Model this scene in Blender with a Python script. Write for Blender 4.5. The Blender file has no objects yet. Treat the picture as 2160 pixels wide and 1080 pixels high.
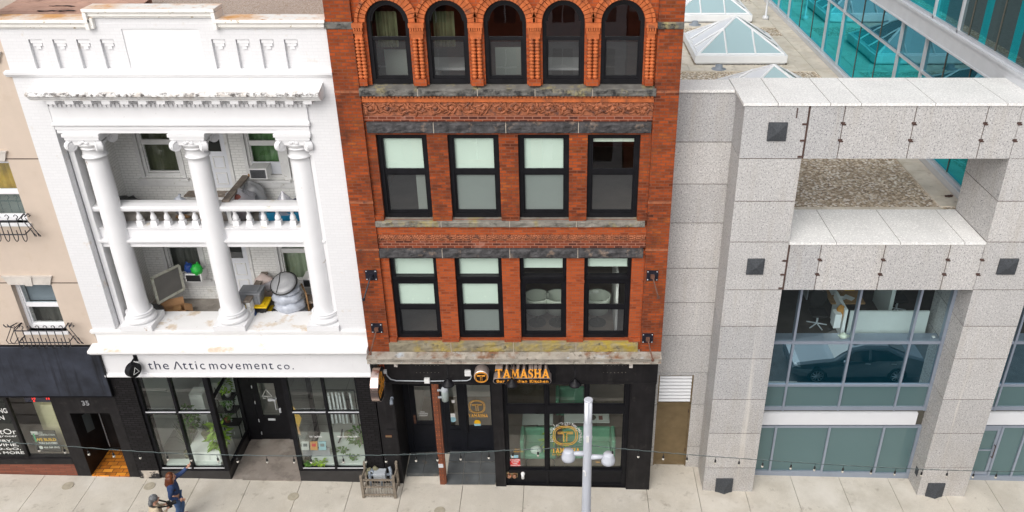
import bpy, bmesh, math, random
from mathutils import Vector, Matrix, noise
random.seed(7)
C = bpy.context.scene.collection
PI = math.pi
# ------------------------------------------------------------------ camera numbers
FPX, PX0, PY0, TH, CD, CH = 1781.0, 1180.0, 540.0, math.radians(28.8), 18.6, 17.8
CT, ST = math.cos(TH), math.sin(TH)
def P(u, v, Y=0.0):
    """point of the plane y = Y at real depth, in metres (u, v measured on the photograph)"""
    a = (u-PX0)/FPX; b = (PY0-v)/FPX
    t = (Y+CD)/(CT+b*ST)
    return Vector((a*t, Y, CH+(-ST+b*CT)*t))
def PZ(u, v, Z=0.0):
    a = (u-PX0)/FPX; b = (PY0-v)/FPX
    t = (Z-CH)/(-ST+b*CT)
    return Vector((a*t, -CD+(CT+b*ST)*t, Z))
def G(x):                                    # the street falls gently to the right
    x = max(-45, min(45, x)); return -0.235-0.03*x
# ------------------------------------------------------------------ mesh collector
class MB:
    def __init__(s): s.v=[]; s.f=[]; s.mi=[]; s.cur=0; s.M=None
    def _a(s, vs, fs):
        o=len(s.v)
        if s.M is not None: vs=[s.M@Vector(p) for p in vs]
        s.v += [tuple(p) for p in vs]; s.f += [tuple(i+o for i in f) for f in fs]; s.mi += [s.cur]*len(fs)
        return s
    def box(s,x0,x1,y0,y1,z0,z1):
        if x0>x1: x0,x1=x1,x0
        if y0>y1: y0,y1=y1,y0
        if z0>z1: z0,z1=z1,z0
        return s._a([(x0,y0,z0),(x1,y0,z0),(x1,y1,z0),(x0,y1,z0),(x0,y0,z1),(x1,y0,z1),(x1,y1,z1),(x0,y1,z1)],
            [(0,3,2,1),(4,5,6,7),(0,1,5,4),(1,2,6,5),(2,3,7,6),(3,0,4,7)])
    def quad(s,a,b,c,d): return s._a([a,b,c,d],[(0,1,2,3)])
    def poly(s,pts): return s._a(pts,[tuple(range(len(pts)))])
    def extr(s,pts,off):                      # closed 3d outline swept along a vector
        n=len(pts); off=Vector(off); P2=[Vector(p)+off for p in pts]
        fs=[tuple(range(n))[::-1], tuple(range(n,2*n))]+[(i,(i+1)%n,n+(i+1)%n,n+i) for i in range(n)]
        return s._a([Vector(p) for p in pts]+P2,fs)
    def px(s,prof,x0,x1): return s.extr([(x0,y,z) for y,z in prof],(x1-x0,0,0))     # (y,z) profile along x
    def py(s,prof,y0,y1): return s.extr([(x,y0,z) for x,z in prof],(0,y1-y0,0))
    def pz(s,prof,z0,z1): return s.extr([(x,y,z0) for x,y in prof],(0,0,z1-z0))
    def tube(s,path,r,n=8,cap=True,flat=1.0):
        path=[Vector(p) for p in path]; m=len(path); rs=r if isinstance(r,(list,tuple)) else [r]*m
        vs=[];fs=[]
        up=Vector((0,0,1)); prev=None
        for i,p in enumerate(path):
            d=(path[min(i+1,m-1)]-path[max(i-1,0)])
            d=d.normalized() if d.length>1e-9 else Vector((0,0,1))
            if prev is None:
                a=d.cross(up) if abs(d.z)<.95 else d.cross(Vector((0,1,0)))
                a.normalize()
            else:
                a=prev-d*prev.dot(d)
                if a.length<1e-6: a=d.cross(up)
                a.normalize()
            prev=a; b=d.cross(a)
            for k in range(n):
                t=2*PI*k/n; vs.append(p+(a*math.cos(t)+b*math.sin(t)*flat)*rs[i])
        for i in range(m-1):
            for k in range(n):
                k2=(k+1)%n; fs.append((i*n+k,i*n+k2,(i+1)*n+k2,(i+1)*n+k))
        if cap: fs.append(tuple(range(n))[::-1]); fs.append(tuple((m-1)*n+k for k in range(n)))
        return s._a(vs,fs)
    def lathe(s,prof,c=(0,0,0),n=20,axis='z',cap=True):
        vs=[];fs=[];m=len(prof);c=Vector(c)
        for r,h in prof:
            for k in range(n):
                t=2*PI*k/n; x,y=r*math.cos(t),r*math.sin(t)
                vs.append(c+(Vector((x,y,h)) if axis=='z' else Vector((h,x,y)) if axis=='x' else Vector((y,h,x))))
        for i in range(m-1):
            for k in range(n):
                k2=(k+1)%n; fs.append((i*n+k,i*n+k2,(i+1)*n+k2,(i+1)*n+k))
        if cap: fs.append(tuple(range(n))[::-1]); fs.append(tuple((m-1)*n+k for k in range(n)))
        return s._a(vs,fs)
    def blob(s,c,rx,ry,rz,seed=0,amp=.25,freq=1.6,n=16,m=10,floor=None):
        vs=[];fs=[];c=Vector(c);so=Vector((seed*7.3,seed*3.1,seed*5.7))
        for i in range(m+1):
            th=PI*i/m
            for k in range(n):
                ph=2*PI*k/n; d=Vector((math.sin(th)*math.cos(ph),math.sin(th)*math.sin(ph),math.cos(th)))
                a=1+amp*noise.noise(d*freq+so)+amp*.6*abs(noise.noise(d*freq*2.7+so))
                p=c+Vector((d.x*rx*a,d.y*ry*a,d.z*rz*a))
                if floor is not None: p.z=max(p.z,floor)
                vs.append(p)
        for i in range(m):
            for k in range(n):
                k2=(k+1)%n; fs.append((i*n+k,(i+1)*n+k,(i+1)*n+k2,i*n+k2))
        return s._a(vs,fs)
    def wall(s,x0,x1,z0,z1,y,d,holes=(),flipx=False):
        """front sheet at y with openings, reveals d deep"""
        xs=sorted({x0,x1,*[h[0] for h in holes],*[h[1] for h in holes]}); zs=sorted({z0,z1,*[h[2] for h in holes],*[h[3] for h in holes]})
        def solid(i,j):
            if not(0<=i<len(xs)-1 and 0<=j<len(zs)-1): return False
            cx=(xs[i]+xs[i+1])/2; cz=(zs[j]+zs[j+1])/2
            return not any(h[0]<cx<h[1] and h[2]<cz<h[3] for h in holes)
        for i in range(len(xs)-1):
            for j in range(len(zs)-1):
                if not solid(i,j): continue
                a,b,e,f=xs[i],xs[i+1],zs[j],zs[j+1]
                s.quad((a,y,e),(b,y,e),(b,y,f),(a,y,f))
                if not solid(i-1,j): s.quad((a,y+d,e),(a,y,e),(a,y,f),(a,y+d,f))
                if not solid(i+1,j): s.quad((b,y,e),(b,y+d,e),(b,y+d,f),(b,y,f))
                if not solid(i,j-1): s.quad((a,y+d,e),(b,y+d,e),(b,y,e),(a,y,e))
                if not solid(i,j+1): s.quad((a,y,f),(b,y,f),(b,y+d,f),(a,y+d,f))
        return s
    def build(s,name,mat,parent=None,smooth=False,bevel=0,weld=False):
        me=bpy.data.meshes.new(name); off=root_loc(parent)
        me.from_pydata([tuple(Vector(p)-off) for p in s.v],[],s.f)
        ms=mat if isinstance(mat,(list,tuple)) else [mat]
        for m in ms: me.materials.append(M[m] if isinstance(m,str) else m)
        me.polygons.foreach_set('material_index',s.mi)
        if weld:
            bm=bmesh.new(); bm.from_mesh(me); bmesh.ops.remove_doubles(bm,verts=bm.verts,dist=1e-4); bm.to_mesh(me); bm.free()
        if smooth: me.polygons.foreach_set('use_smooth',[True]*len(me.polygons))
        me.update()
        o=bpy.data.objects.new(name,me); C.objects.link(o)
        if parent is not None: o.parent=parent
        if bevel:
            b=o.modifiers.new('bevel','BEVEL'); b.width=bevel; b.segments=2; b.limit_method='ANGLE'
        return o
def root_loc(p):
    while p is not None and p.parent is not None: p=p.parent
    return Vector((0,0,0)) if p is None else Vector(p.location)
def tag(o,label=None,cat=None,group=None,kind=None):
    if label: o['label']=label
    if cat: o['category']=cat
    if group: o['group']=group
    if kind: o['kind']=kind
    return o
def thing(name,loc,label,cat,group=None):
    o=bpy.data.objects.new(name,None); C.objects.link(o); o.location=loc; o.empty_display_size=.2
    return tag(o,label,cat,group)
def copy_tree(o,parent=None):
    c=o.copy(); C.objects.link(c)
    if parent is not None: c.parent=parent
    for ch in list(o.children): copy_tree(ch,c)
    return c
def B(*a): return MB().box(*a)
def text_mb(s,x0,x1,z0,z1,y,depth=.012,mb=None,bold=0,space=1.0,basis=None):
    """lettering fitted to a rectangle, facing the street; basis maps (x, z, out) to world for turned signs"""
    cu=bpy.data.curves.new('lettering','FONT'); cu.body=s; cu.extrude=.5; cu.offset=bold; cu.space_character=space; cu.resolution_u=3
    cu.fill_mode='BOTH'
    ob=bpy.data.objects.new('lettering',cu); C.objects.link(ob)
    dg=bpy.context.evaluated_depsgraph_get(); me=bpy.data.meshes.new_from_object(ob.evaluated_get(dg))
    vs=[v.co.copy() for v in me.vertices]; fs=[tuple(p.vertices) for p in me.polygons]
    bpy.data.objects.remove(ob); bpy.data.curves.remove(cu); bpy.data.meshes.remove(me)
    ax,bx=min(v.x for v in vs),max(v.x for v in vs); ay,by=min(v.y for v in vs),max(v.y for v in vs)
    out=[]
    for v in vs:
        X=x0+(v.x-ax)/(bx-ax)*(x1-x0); Z=z0+(v.y-ay)/(by-ay)*(z1-z0); O=(v.z+.5)*depth
        out.append(basis@Vector((X,Z,O)) if basis else Vector((X,y-O,Z)))
    mb=mb or MB(); mb._a(out,fs); return mb
def ring(mb,cx,cz,y,rx,rz,w,depth,sq=0.0,n=40):
    """flat ring facing the street; sq makes it squarer"""
    def pt(t,a,b):
        c,s_=math.cos(t),math.sin(t); e=2/(2+sq*4)
        return (cx+a*math.copysign(abs(c)**e,c), cz+b*math.copysign(abs(s_)**e,s_))
    for i in range(n):
        t0,t1=2*PI*i/n,2*PI*(i+1)/n
        p=[pt(t0,rx,rz),pt(t1,rx,rz),pt(t1,rx-w,rz-w),pt(t0,rx-w,rz-w)]
        mb.extr([(a,y,b) for a,b in p],(0,-depth,0))
    return mb
def leaf(mb,p,d,up,L,W,bend=.3):
    d=d.normalized(); sd=d.cross(up)
    if sd.length<1e-4: sd=Vector((1,0,0))
    sd.normalize(); nn=sd.cross(d)
    q=p+d*L*.5; e=p+d*L-nn*L*bend
    mb._a([p,q+sd*W/2-nn*L*bend*.25,e,q-sd*W/2-nn*L*bend*.25],[(0,1,2,3)])
def rv(): return Vector((random.uniform(-1,1),random.uniform(-1,1),random.uniform(-1,1)))
# ------------------------------------------------------------------ materials
M={}
class N:
    def __init__(s,name):
        m=bpy.data.materials.new(name); m.use_nodes=True; s.m=m; s.t=m.node_tree; s.t.nodes.clear(); M[name]=m
        s.out=s.n('ShaderNodeOutputMaterial'); s.geo=s.n('ShaderNodeNewGeometry')
    def n(s,t,**k):
        x=s.t.nodes.new(t)
        for a,b in k.items(): setattr(x,a,b)
        return x
    def l(s,a,b): s.t.links.new(a,b)
    def val(s,sock,v):
        if hasattr(v,'is_linked') or isinstance(v,bpy.types.NodeSocket): s.l(v,sock)
        else: sock.default_value=v
    def pos(s,scale=(1,1,1)):
        mp=s.n('ShaderNodeMapping'); s.l(s.geo.outputs['Position'],mp.inputs[0]); mp.inputs['Scale'].default_value=scale
        return mp.outputs[0]
    def noise(s,scale,detail=3,rough=.55,vec=None,dist=0):
        x=s.n('ShaderNodeTexNoise'); x.inputs['Scale'].default_value=scale; x.inputs['Detail'].default_value=detail; x.inputs['Roughness'].default_value=rough; x.inputs['Distortion'].default_value=dist
        s.l(vec if vec is not None else s.geo.outputs['Position'],x.inputs['Vector']); return x.outputs['Fac']
    def ramp(s,f,lo,hi):
        x=s.n('ShaderNodeMapRange'); s.l(f,x.inputs[0]); x.inputs[1].default_value=lo; x.inputs[2].default_value=hi; return x.outputs[0]
    def mul(s,a,b,op='MULTIPLY'):
        x=s.n('ShaderNodeMath',operation=op); s.val(x.inputs[0],a); s.val(x.inputs[1],b); return x.outputs[0]
    def mix(s,f,a,b,bt='MIX'):
        x=s.n('ShaderNodeMix',data_type='RGBA',blend_type=bt); s.val(x.inputs[0],f)
        for so,v in ((x.inputs[6],a),(x.inputs[7],b)):
            if isinstance(v,tuple): so.default_value=(*v,1) if len(v)==3 else v
            else: s.l(v,so)
        return x.outputs[2]
    def upface(s):
        x=s.n('ShaderNodeSeparateXYZ'); s.l(s.geo.outputs['Normal'],x.inputs[0]); return s.ramp(x.outputs[2],.35,.75)
    def xyz(s):
        x=s.n('ShaderNodeSeparateXYZ'); s.l(s.geo.outputs['Position'],x.inputs[0]); return x.outputs
    def bsdf(s,col,rough=.6,metal=0,spec=.5,bump=None,bstr=.3,bdist=.01,**k):
        b=s.n('ShaderNodeBsdfPrincipled')
        if isinstance(col,tuple): b.inputs['Base Color'].default_value=(*col,1)
        else: s.l(col,b.inputs['Base Color'])
        s.val(b.inputs['Roughness'],rough); b.inputs['Metallic'].default_value=metal; b.inputs['Specular IOR Level'].default_value=spec
        for a,v in k.items(): b.inputs[a.replace('_',' ')].default_value=v
        if bump is not None:
            x=s.n('ShaderNodeBump'); x.inputs['Strength'].default_value=bstr; x.inputs['Distance'].default_value=bdist; s.l(bump,x.inputs['Height']); s.l(x.outputs[0],b.inputs['Normal'])
        s.l(b.outputs[0],s.out.inputs[0]); return b
def sc(c,f): return tuple(max(0,x*f) for x in c)
def pm(name,col,rough=.6,var=.15,vs=2.5,metal=0,bump=0,bs=60,spec=.4,stains=(),streak=None,fine=0):
    n=N(name); f=n.noise(vs,4,.6)
    c=n.mix(n.ramp(f,.3,.7),sc(col,1-var),sc(col,1+var))
    if fine: c=n.mix(n.ramp(n.noise(fine,2,.6),.35,.65),c,sc(col,1-var*1.6))if False else n.mix(n.mul(n.ramp(n.noise(fine,2,.7),.4,.75),.6),c,sc(col,.55))
    for st in stains:                         # (colour, scale, lo, hi, where)
        k=n.ramp(n.noise(st[1],5,.65,n.pos(st[5]) if len(st)>5 else None),st[2],st[3])
        if len(st)>4 and st[4]=='up': k=n.mul(k,n.upface())
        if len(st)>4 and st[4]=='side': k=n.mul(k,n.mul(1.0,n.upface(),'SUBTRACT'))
        c=n.mix(k,c,st[0])
    if streak:                                # vertical rain streaks (colour, amount)
        k=n.ramp(n.noise(6,4,.7,n.pos((1,1,.06))),.52,.78); k=n.mul(k,streak[1]); c=n.mix(k,c,streak[0])
    n.bsdf(c,rough,metal,spec,n.noise(bs,3,.6) if bump else None,bump)
    return n.m
def brick(name,c1,c2,mortar,bw=.21,bh=.075,ms=.012,bump=.4,dark=None,orange=None,rough=.9,patch=None,spec=.1,bias=0.0):
    n=N(name); X=n.xyz(); cb=n.n('ShaderNodeCombineXYZ'); up=n.upface(); dn=n.mul(1.0,up,'SUBTRACT'); n.l(n.mul(X[0],n.mul(X[1],dn),'ADD'),cb.inputs[0]); n.l(n.mul(n.mul(X[2],dn),n.mul(X[1],up),'ADD'),cb.inputs[1])
    def tex(a,b_,m,sh=0):
        b=n.n('ShaderNodeTexBrick'); n.l(cb.outputs[0],b.inputs['Vector']); b.inputs['Scale'].default_value=1; b.inputs['Brick Width'].default_value=bw; b.inputs['Row Height'].default_value=bh; b.inputs['Mortar Size'].default_value=ms; b.inputs['Mortar Smooth'].default_value=.3; b.inputs['Bias'].default_value=bias
        b.inputs['Color1'].default_value=(*a,1); b.inputs['Color2'].default_value=(*b_,1); b.inputs['Mortar'].default_value=(*m,1); return b
    t=tex(c1,c2,mortar); c=t.outputs['Color']
    if orange:
        t3=tex((0,0,0),(1,1,1),(.3,.3,.3)); f=n.mul(n.ramp(t3.outputs['Color'],.55,.95),n.ramp(n.noise(.8,3,.6),.42,.66)); c=n.mix(f,c,orange)
    if dark:
        t2=tex((0,0,0),(1,1,1),(.35,.35,.35)); f=n.mul(n.ramp(t2.outputs['Color'],.3,.9),n.ramp(n.noise(1.1,4,.65,n.pos((1,1,2.2))),.46,.72)); c=n.mix(n.mul(f,.85),c,dark)
    if patch: c=n.mix(n.mul(n.ramp(n.noise(patch[1],5,.7),patch[2],patch[3]),patch[4]),c,patch[0])
    c=n.mix(n.mul(n.noise(30,3,.7),.45),c,(0,0,0),'SOFT_LIGHT')
    n.bsdf(c,rough,0,spec,t.outputs['Fac'],-bump,.012)
    return n.m
def glass(name,tint=(.8,.9,.86),refl=1.6,rough=0.0,body=None,bodyf=0,rtint=(1,1,1),base=0.0):
    n=N(name); tr=n.n('ShaderNodeBsdfTransparent'); tr.inputs[0].default_value=(*tint,1)
    gl=n.n('ShaderNodeBsdfGlossy'); gl.inputs['Roughness'].default_value=rough; gl.inputs['Color'].default_value=(*rtint,1)
    bn=n.n('ShaderNodeBump'); bn.inputs['Strength'].default_value=.02; bn.inputs['Distance'].default_value=.05; n.l(n.noise(1.3,2,.5),bn.inputs['Height']); n.l(bn.outputs[0],gl.inputs['Normal'])
    dt=n.n('ShaderNodeVectorMath',operation='DOT_PRODUCT'); n.l(n.geo.outputs['Normal'],dt.inputs[0]); n.l(n.geo.outputs['Incoming'],dt.inputs[1])
    g=n.mul(1.0,n.mul(dt.outputs['Value'],0,'ABSOLUTE'),'SUBTRACT'); f=n.mul(n.mul(n.mul(g,5.0,'POWER'),.96),.04,'ADD')   # the same from both sides of a thin pane
    f=n.mul(f,refl); f=n.mul(f,base,'ADD'); f=n.mul(f,1.0,'MINIMUM')
    a=tr.outputs[0]
    if body:
        df=n.n('ShaderNodeBsdfDiffuse'); df.inputs[0].default_value=(*body,1); x=n.n('ShaderNodeMixShader'); x.inputs[0].default_value=bodyf; n.l(a,x.inputs[1]); n.l(df.outputs[0],x.inputs[2]); a=x.outputs[0]
    x=n.n('ShaderNodeMixShader'); n.l(f,x.inputs[0]); n.l(a,x.inputs[1]); n.l(gl.outputs[0],x.inputs[2]); n.l(x.outputs[0],n.out.inputs[0])
    return n.m
# whites
WH=(.80,.80,.80)
brick('white_brick',(.745,.745,.755),(.725,.725,.735),(.70,.70,.71),ms=.008,bump=.16,rough=.7,patch=((.60,.52,.42),2.6,.61,.73,.55))
brick('porch_brick',(.82,.82,.80),(.79,.79,.77),(.68,.68,.66),bump=.3,rough=.75,patch=((.36,.33,.24),2.2,.62,.76,.6))
pm('white_trim',(.75,.75,.76),.55,.03,1.5,stains=(((.60,.54,.44),3.0,.60,.72,'up'),((.35,.33,.30),9,.68,.76)))
pm('white_ledge',(.79,.785,.78),.65,.03,1.5,stains=(((.62,.52,.41),1.7,.54,.66,'up'),((.30,.27,.24),6,.66,.76,'up'),((.6,.56,.5),7,.66,.76)))
pm('cornice_lead',(.79,.79,.785),.6,.04,2,stains=(((.42,.34,.26),3.2,.60,.72,'up'),((.13,.12,.11),6,.60,.72),),streak=((.3,.28,.25),.4))
pm('rusty_coping',(.83,.81,.77),.45,.04,2,stains=(((.66,.33,.10),1.0,.40,.62,'up'),((.40,.16,.03),4,.6,.75,'up'),((.35,.25,.1),9,.62,.72)))
n=N('cornice_lead'); c=n.mix(n.ramp(n.noise(1.5,3,.6),.3,.7),(.77,.77,.77),(.81,.81,.80)); e=n.ramp(n.xyz()[1],-.24,-.46)
c=n.mix(n.mul(n.mul(n.ramp(n.noise(3.5,5,.7),.46,.64),e),.6),c,(.40,.32,.24)); c=n.mix(n.mul(n.ramp(n.noise(9,4,.7),.46,.60),n.mul(e,n.ramp(n.xyz()[1],-.40,-.49))),c,(.10,.09,.085)); n.bsdf(c,.6)
pm('column_white',(.75,.75,.76),.5,.03,2,stains=(((.45,.38,.32),3.6,.68,.73),((.13,.12,.11),14,.70,.74)))
pm('door_white',(.66,.68,.72),.45,.05,3)
pm('frame_grey_white',(.68,.68,.67),.5,.08,4,stains=(((.3,.28,.2),6,.62,.75),))
# brick building
brick('red_brick',(.41,.086,.022),(.165,.040,.017),(.22,.085,.05),bump=.5,dark=(.04,.017,.014),orange=(.54,.145,.030),bias=-.02,patch=((.085,.034,.024),1.3,.45,.70,.75))
brick('smooth_brick',(.46,.105,.030),(.33,.070,.022),(.30,.11,.06),bump=.25,dark=(.14,.04,.025),patch=((.50,.27,.18),1.6,.60,.78,.4))
brick('stained_brick',(.29,.075,.035),(.10,.035,.025),(.34,.16,.11),bump=.4,dark=(.045,.02,.02),patch=((.48,.28,.22),2.2,.58,.74,.6))
pm('terracotta',(.45,.115,.032),.75,.25,5,bump=.3,bs=40,stains=(((.13,.05,.03),4,.55,.72),))
pm('terracotta_relief',(.30,.10,.045),.7,.3,6,bump=.3,bs=50,stains=(((.09,.04,.03),7,.5,.68),))
pm('bluestone',(.060,.058,.060),.9,.5,5,bump=1.0,bs=18,stains=(((.22,.16,.12),3,.56,.7),((.03,.03,.032),8,.5,.65)))
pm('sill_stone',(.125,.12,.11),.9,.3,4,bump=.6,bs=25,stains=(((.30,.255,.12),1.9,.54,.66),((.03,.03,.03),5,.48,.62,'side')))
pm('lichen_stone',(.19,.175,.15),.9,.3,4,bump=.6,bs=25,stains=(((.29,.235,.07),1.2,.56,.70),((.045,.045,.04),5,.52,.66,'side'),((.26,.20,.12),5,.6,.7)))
pm('yellow_stone',(.21,.185,.13),.9,.3,4,bump=.6,bs=25,stains=(((.34,.255,.045),1.1,.45,.60),((.05,.048,.04),4,.62,.74),((.24,.20,.13),6,.6,.7)))
pm('mortar_joint',(.40,.35,.29),.9,.1,6)
pm('cornice_paint',(.34,.31,.265),.7,.25,5,stains=(((.20,.10,.055),2.2,.50,.66,'up'),((.42,.46,.50),3,.58,.7,'up'),((.10,.085,.07),7,.56,.7)))
pm('black_metal',(.008,.008,.010),.45,.3,5,spec=.22)
pm('black_paint',(.013,.012,.013),.5,.35,3,spec=.25,stains=(((.045,.04,.038),4,.6,.8),),streak=((.05,.048,.046),.3))
pm('awning_black',(.026,.030,.042),.5,.4,2,streak=((.003,.003,.004),1.0))
pm('dark_door',(.007,.008,.012),.42,.3,3,spec=.25)
brick('dark_brick',(.028,.026,.028),(.018,.017,.018),(.009,.009,.009),bump=.8,rough=.5,patch=((.35,.30,.24),3,.73,.76,.5))
pm('dark_tile',(.028,.027,.028),.35,.25,5,spec=.5)
pm('rust_steel',(.16,.052,.026),.7,.3,6,bump=.3,stains=(((.30,.12,.06),8,.6,.75),))
pm('rust_bracket',(.13,.06,.04),.75,.35,9)
pm('copper',(.62,.34,.24),.25,.1,4,metal=1.0)
pm('rose_rim',(.70,.56,.52),.22,.08,3,metal=1.0)
pm('gold_face',(.86,.36,.045),.4,.12,8)
pm('gold_vinyl',(.70,.38,.07),.5,.08,8)
pm('sign_side',(.80,.66,.60),.3,.1,5,metal=.7)
# granite
def granite(name,base,top=False):
    n=N(name); a=n.noise(24,3,.8); b=n.noise(34,2,.75); big=n.noise(.9,3,.6)
    c=n.mix(n.ramp(big,.3,.7),sc(base,.93),sc(base,1.06))
    c=n.mix(n.mul(n.ramp(a,.50,.60),.25 if top else .55),c,sc(base,.55))
    c=n.mix(n.mul(n.ramp(b,.57,.63),.25 if top else .85),c,(.07,.07,.095))
    c=n.mix(n.mul(n.ramp(n.noise(19,2,.6,n.pos((1.3,1.1,1))),.55,.65),.55),c,sc(base,1.4))
    if not top:
        c=n.mix(n.mul(n.ramp(n.noise(2.4,4,.7,n.pos((1,1,.12))),.52,.74),.36),c,(.34,.30,.245)); c=n.mix(n.mul(n.ramp(n.noise(2.2,3,.6,n.pos((1.6,1.6,.05))),.60,.68),n.mul(n.ramp(n.xyz()[2],7.5,2.5),.62)),c,(.66,.63,.58))
        z=n.xyz()[2]; low=n.mul(n.ramp(z,3.2,-.3),n.ramp(n.noise(1.6,4,.6),.35,.65)); c=n.mix(n.mul(low,.30),c,(.30,.25,.19))
    n.bsdf(c,.55,0,.4); return n.m
granite('granite',(.482,.472,.462)); granite('granite_pale',(.525,.512,.498)); granite('granite_grey',(.44,.436,.434)); granite('granite_top_lit',(.76,.755,.735),True)  # last one is the same stone, skylight on the tops put into its colour
pm('granite_boss',(.05,.055,.062),.75,.35,30,bump=.8,bs=60)
pm('joint_dark',(.10,.075,.06),.9,.3,8)
pm('rust_stain',(.075,.045,.038),.9,.4,14)
pm('mullion_blue',(.30,.345,.42),.35,.05,3,metal=.35,spec=.6)
pm('mullion_grey',(.56,.585,.62),.35,.05,3,metal=.3,spec=.6)
pm('panel_white',(.67,.685,.71),.35,.02,2)
pm('bronze_door',(.21,.155,.085),.42,.18,2,metal=.45,stains=(((.32,.26,.17),1.3,.5,.7),))
pm('louver_grey',(.62,.63,.645),.4,.05,3,metal=.2)
# ground
pm('concrete',(.62,.575,.495),.85,.10,.9,bump=.25,bs=60,stains=(((.51,.465,.39),1.1,.52,.72),((.34,.30,.25),6,.64,.76),((.33,.29,.24),15,.68,.74),((.38,.34,.28),2.6,.60,.72),((.69,.65,.58),.7,.5,.75)),fine=90)
pm('concrete_dark',(.27,.235,.205),.8,.15,1.4,bump=.2,stains=(((.17,.145,.125),2.2,.5,.68),((.36,.33,.29),1.5,.55,.75)))
pm('kerb_stone',(.36,.34,.31),.85,.15,3)
brick('street_paver',(.30,.275,.25),(.22,.205,.19),(.05,.045,.04),bw=1.2,bh=.6,ms=.03,bump=.5,rough=.85)
pm('road_asphalt',(.095,.095,.097),.9,.2,3,bump=.3)
pm('asphalt',(.17,.168,.165),.9,.2,3,bump=.3)
def gravel(name,c1,c2,c3,s):
    n=N(name); v=n.n('ShaderNodeTexVoronoi'); n.l(n.geo.outputs['Position'],v.inputs['Vector']); v.inputs['Scale'].default_value=s
    h=n.n('ShaderNodeSeparateColor'); n.l(v.outputs['Color'],h.inputs[0])
    c=n.mix(n.ramp(h.outputs[0],.1,.9),c1,c2); c=n.mix(n.ramp(h.outputs[1],.72,.85),c,c3)
    c=n.mix(n.mul(n.ramp(v.outputs['Distance'],.5,.85),.7),c,sc(c1,.3)); c=n.mix(n.mul(n.ramp(n.noise(.7,4,.6),.45,.7),.4),c,sc(c1,.8))
    n.bsdf(c,.9,0,.2,v.outputs['Distance'],-.9,.03); return n.m
gravel('roof_gravel',(.33,.255,.18),(.70,.60,.46),(.85,.80,.72),15)
gravel('white_roof_gravel',(.40,.32,.265),(.55,.46,.40),(.34,.24,.17),45)
pm('roof_paver',(.66,.61,.52),.9,.14,1.2,bump=.2,stains=(((.56,.50,.40),2,.5,.7),((.31,.26,.19),3.5,.6,.75)))
pm('roll_roofing',(.47,.29,.22),.9,.16,2.5,bump=.3,bs=90,stains=(((.22,.12,.09),1.6,.55,.7),))
pm('tar',(.02,.017,.018),.8,.3,6)
pm('curb_metal',(.66,.68,.71),.4,.05,2,metal=.25)
pm('slate_tile',(.085,.092,.095),.45,.3,2.5,spec=.5,stains=(((.20,.16,.12),1.7,.62,.75),))
brick('orange_tile',(.80,.36,.05),(.62,.22,.03),(.13,.06,.03),bw=.3,bh=.15,ms=.012,bump=.2,rough=.5,dark=(.13,.05,.02))
brick('base_brick',(.30,.11,.07),(.22,.075,.05),(.16,.085,.065),bw=.4,bh=.06,bump=.5)
pm('stucco',(.56,.465,.385),.9,.05,1.2,bump=.5,bs=120,stains=(((.52,.42,.33),2.0,.58,.75),),streak=((.50,.42,.34),.25))
pm('cast_stone',(.56,.52,.475),.85,.12,3,stains=(((.3,.26,.22),5,.6,.72),))
pm('vinyl_white',(.80,.80,.82),.4,.02,2)
# interior
pm('room_dark',(.10,.095,.09),.8,.2,1.5); pm('room_wall',(.62,.62,.60),.8,.06,1); pm('room_white',(.85,.86,.84),.7,.04,1)
pm('room_floor',(.33,.27,.22),.5,.18,1.2); pm('carpet',(.075,.06,.052),.9,.25,2)
brick('shop_floor',(.58,.57,.55),(.53,.52,.50),(.36,.35,.34),bw=1.2,bh=.6,ms=.012,bump=.1,rough=.5)
pm('blind',(.63,.735,.675),.8,.03,1.2); pm('blind_pale',(.60,.66,.59),.8,.03,1)
pm('curtain_green',(.13,.27,.10),.85,.25,2); pm('curtain_olive',(.12,.125,.07),.85,.3,2); pm('curtain_yellow',(.55,.30,.03),.85,.3,3); pm('venetian',(.38,.43,.31),.6,.1,2)
pm('interior_red',(.20,.06,.045),.8,.2,2)
glass('shop_glass',(.90,.96,.93),1.5,base=.08); glass('upper_glass',(.95,.99,.96),1.1,base=.06); glass('porch_glass',(.85,.9,.88),1.3)
glass('screen_glass',(.80,.82,.82),1.0,base=.02,body=(.095,.10,.104),bodyf=.40)
glass('clear_tint',(.82,.92,.94),1.2,base=.06,rtint=(.8,.95,1))
glass('spandrel',(.02,.05,.06),3.0,body=(.003,.035,.055),bodyf=.9,rtint=(.62,.84,.95),base=.42)
glass('frosted',(.30,.42,.43),1.6,body=(.125,.205,.215),bodyf=.70,rtint=(.8,.95,.95))
glass('teal_glass',(.05,.80,.86),1.5,body=(.002,.40,.46),bodyf=.50,rtint=(.12,.80,.92),base=.28)
glass('teal_dark',(.06,.42,.48),1.8,body=(.003,.075,.095),bodyf=.5,rtint=(.28,.66,.80),base=.24)
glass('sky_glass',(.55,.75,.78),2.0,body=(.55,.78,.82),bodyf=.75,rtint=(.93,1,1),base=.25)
glass('sky_glass_lit',(.5,.55,.58),2.0,body=(.93,.95,.97),bodyf=.97,rtint=(1,1,1),base=.12)  # left skylight facets: bright sky reflection painted into the body colour
glass('sky_glass_shaded',(.25,.35,.36),2.0,body=(.12,.17,.17),bodyf=.5,rtint=(.8,.95,.95),base=.12)  # right skylight facets: dark reflection of the building painted into the body colour
glass('vinyl_dark',(.1,.1,.1),1.4,body=(.025,.028,.026),bodyf=.93)
glass('plastic_clear',(.80,.80,.84),1.5,rough=.12,body=(.62,.62,.67),bodyf=.42)
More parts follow.
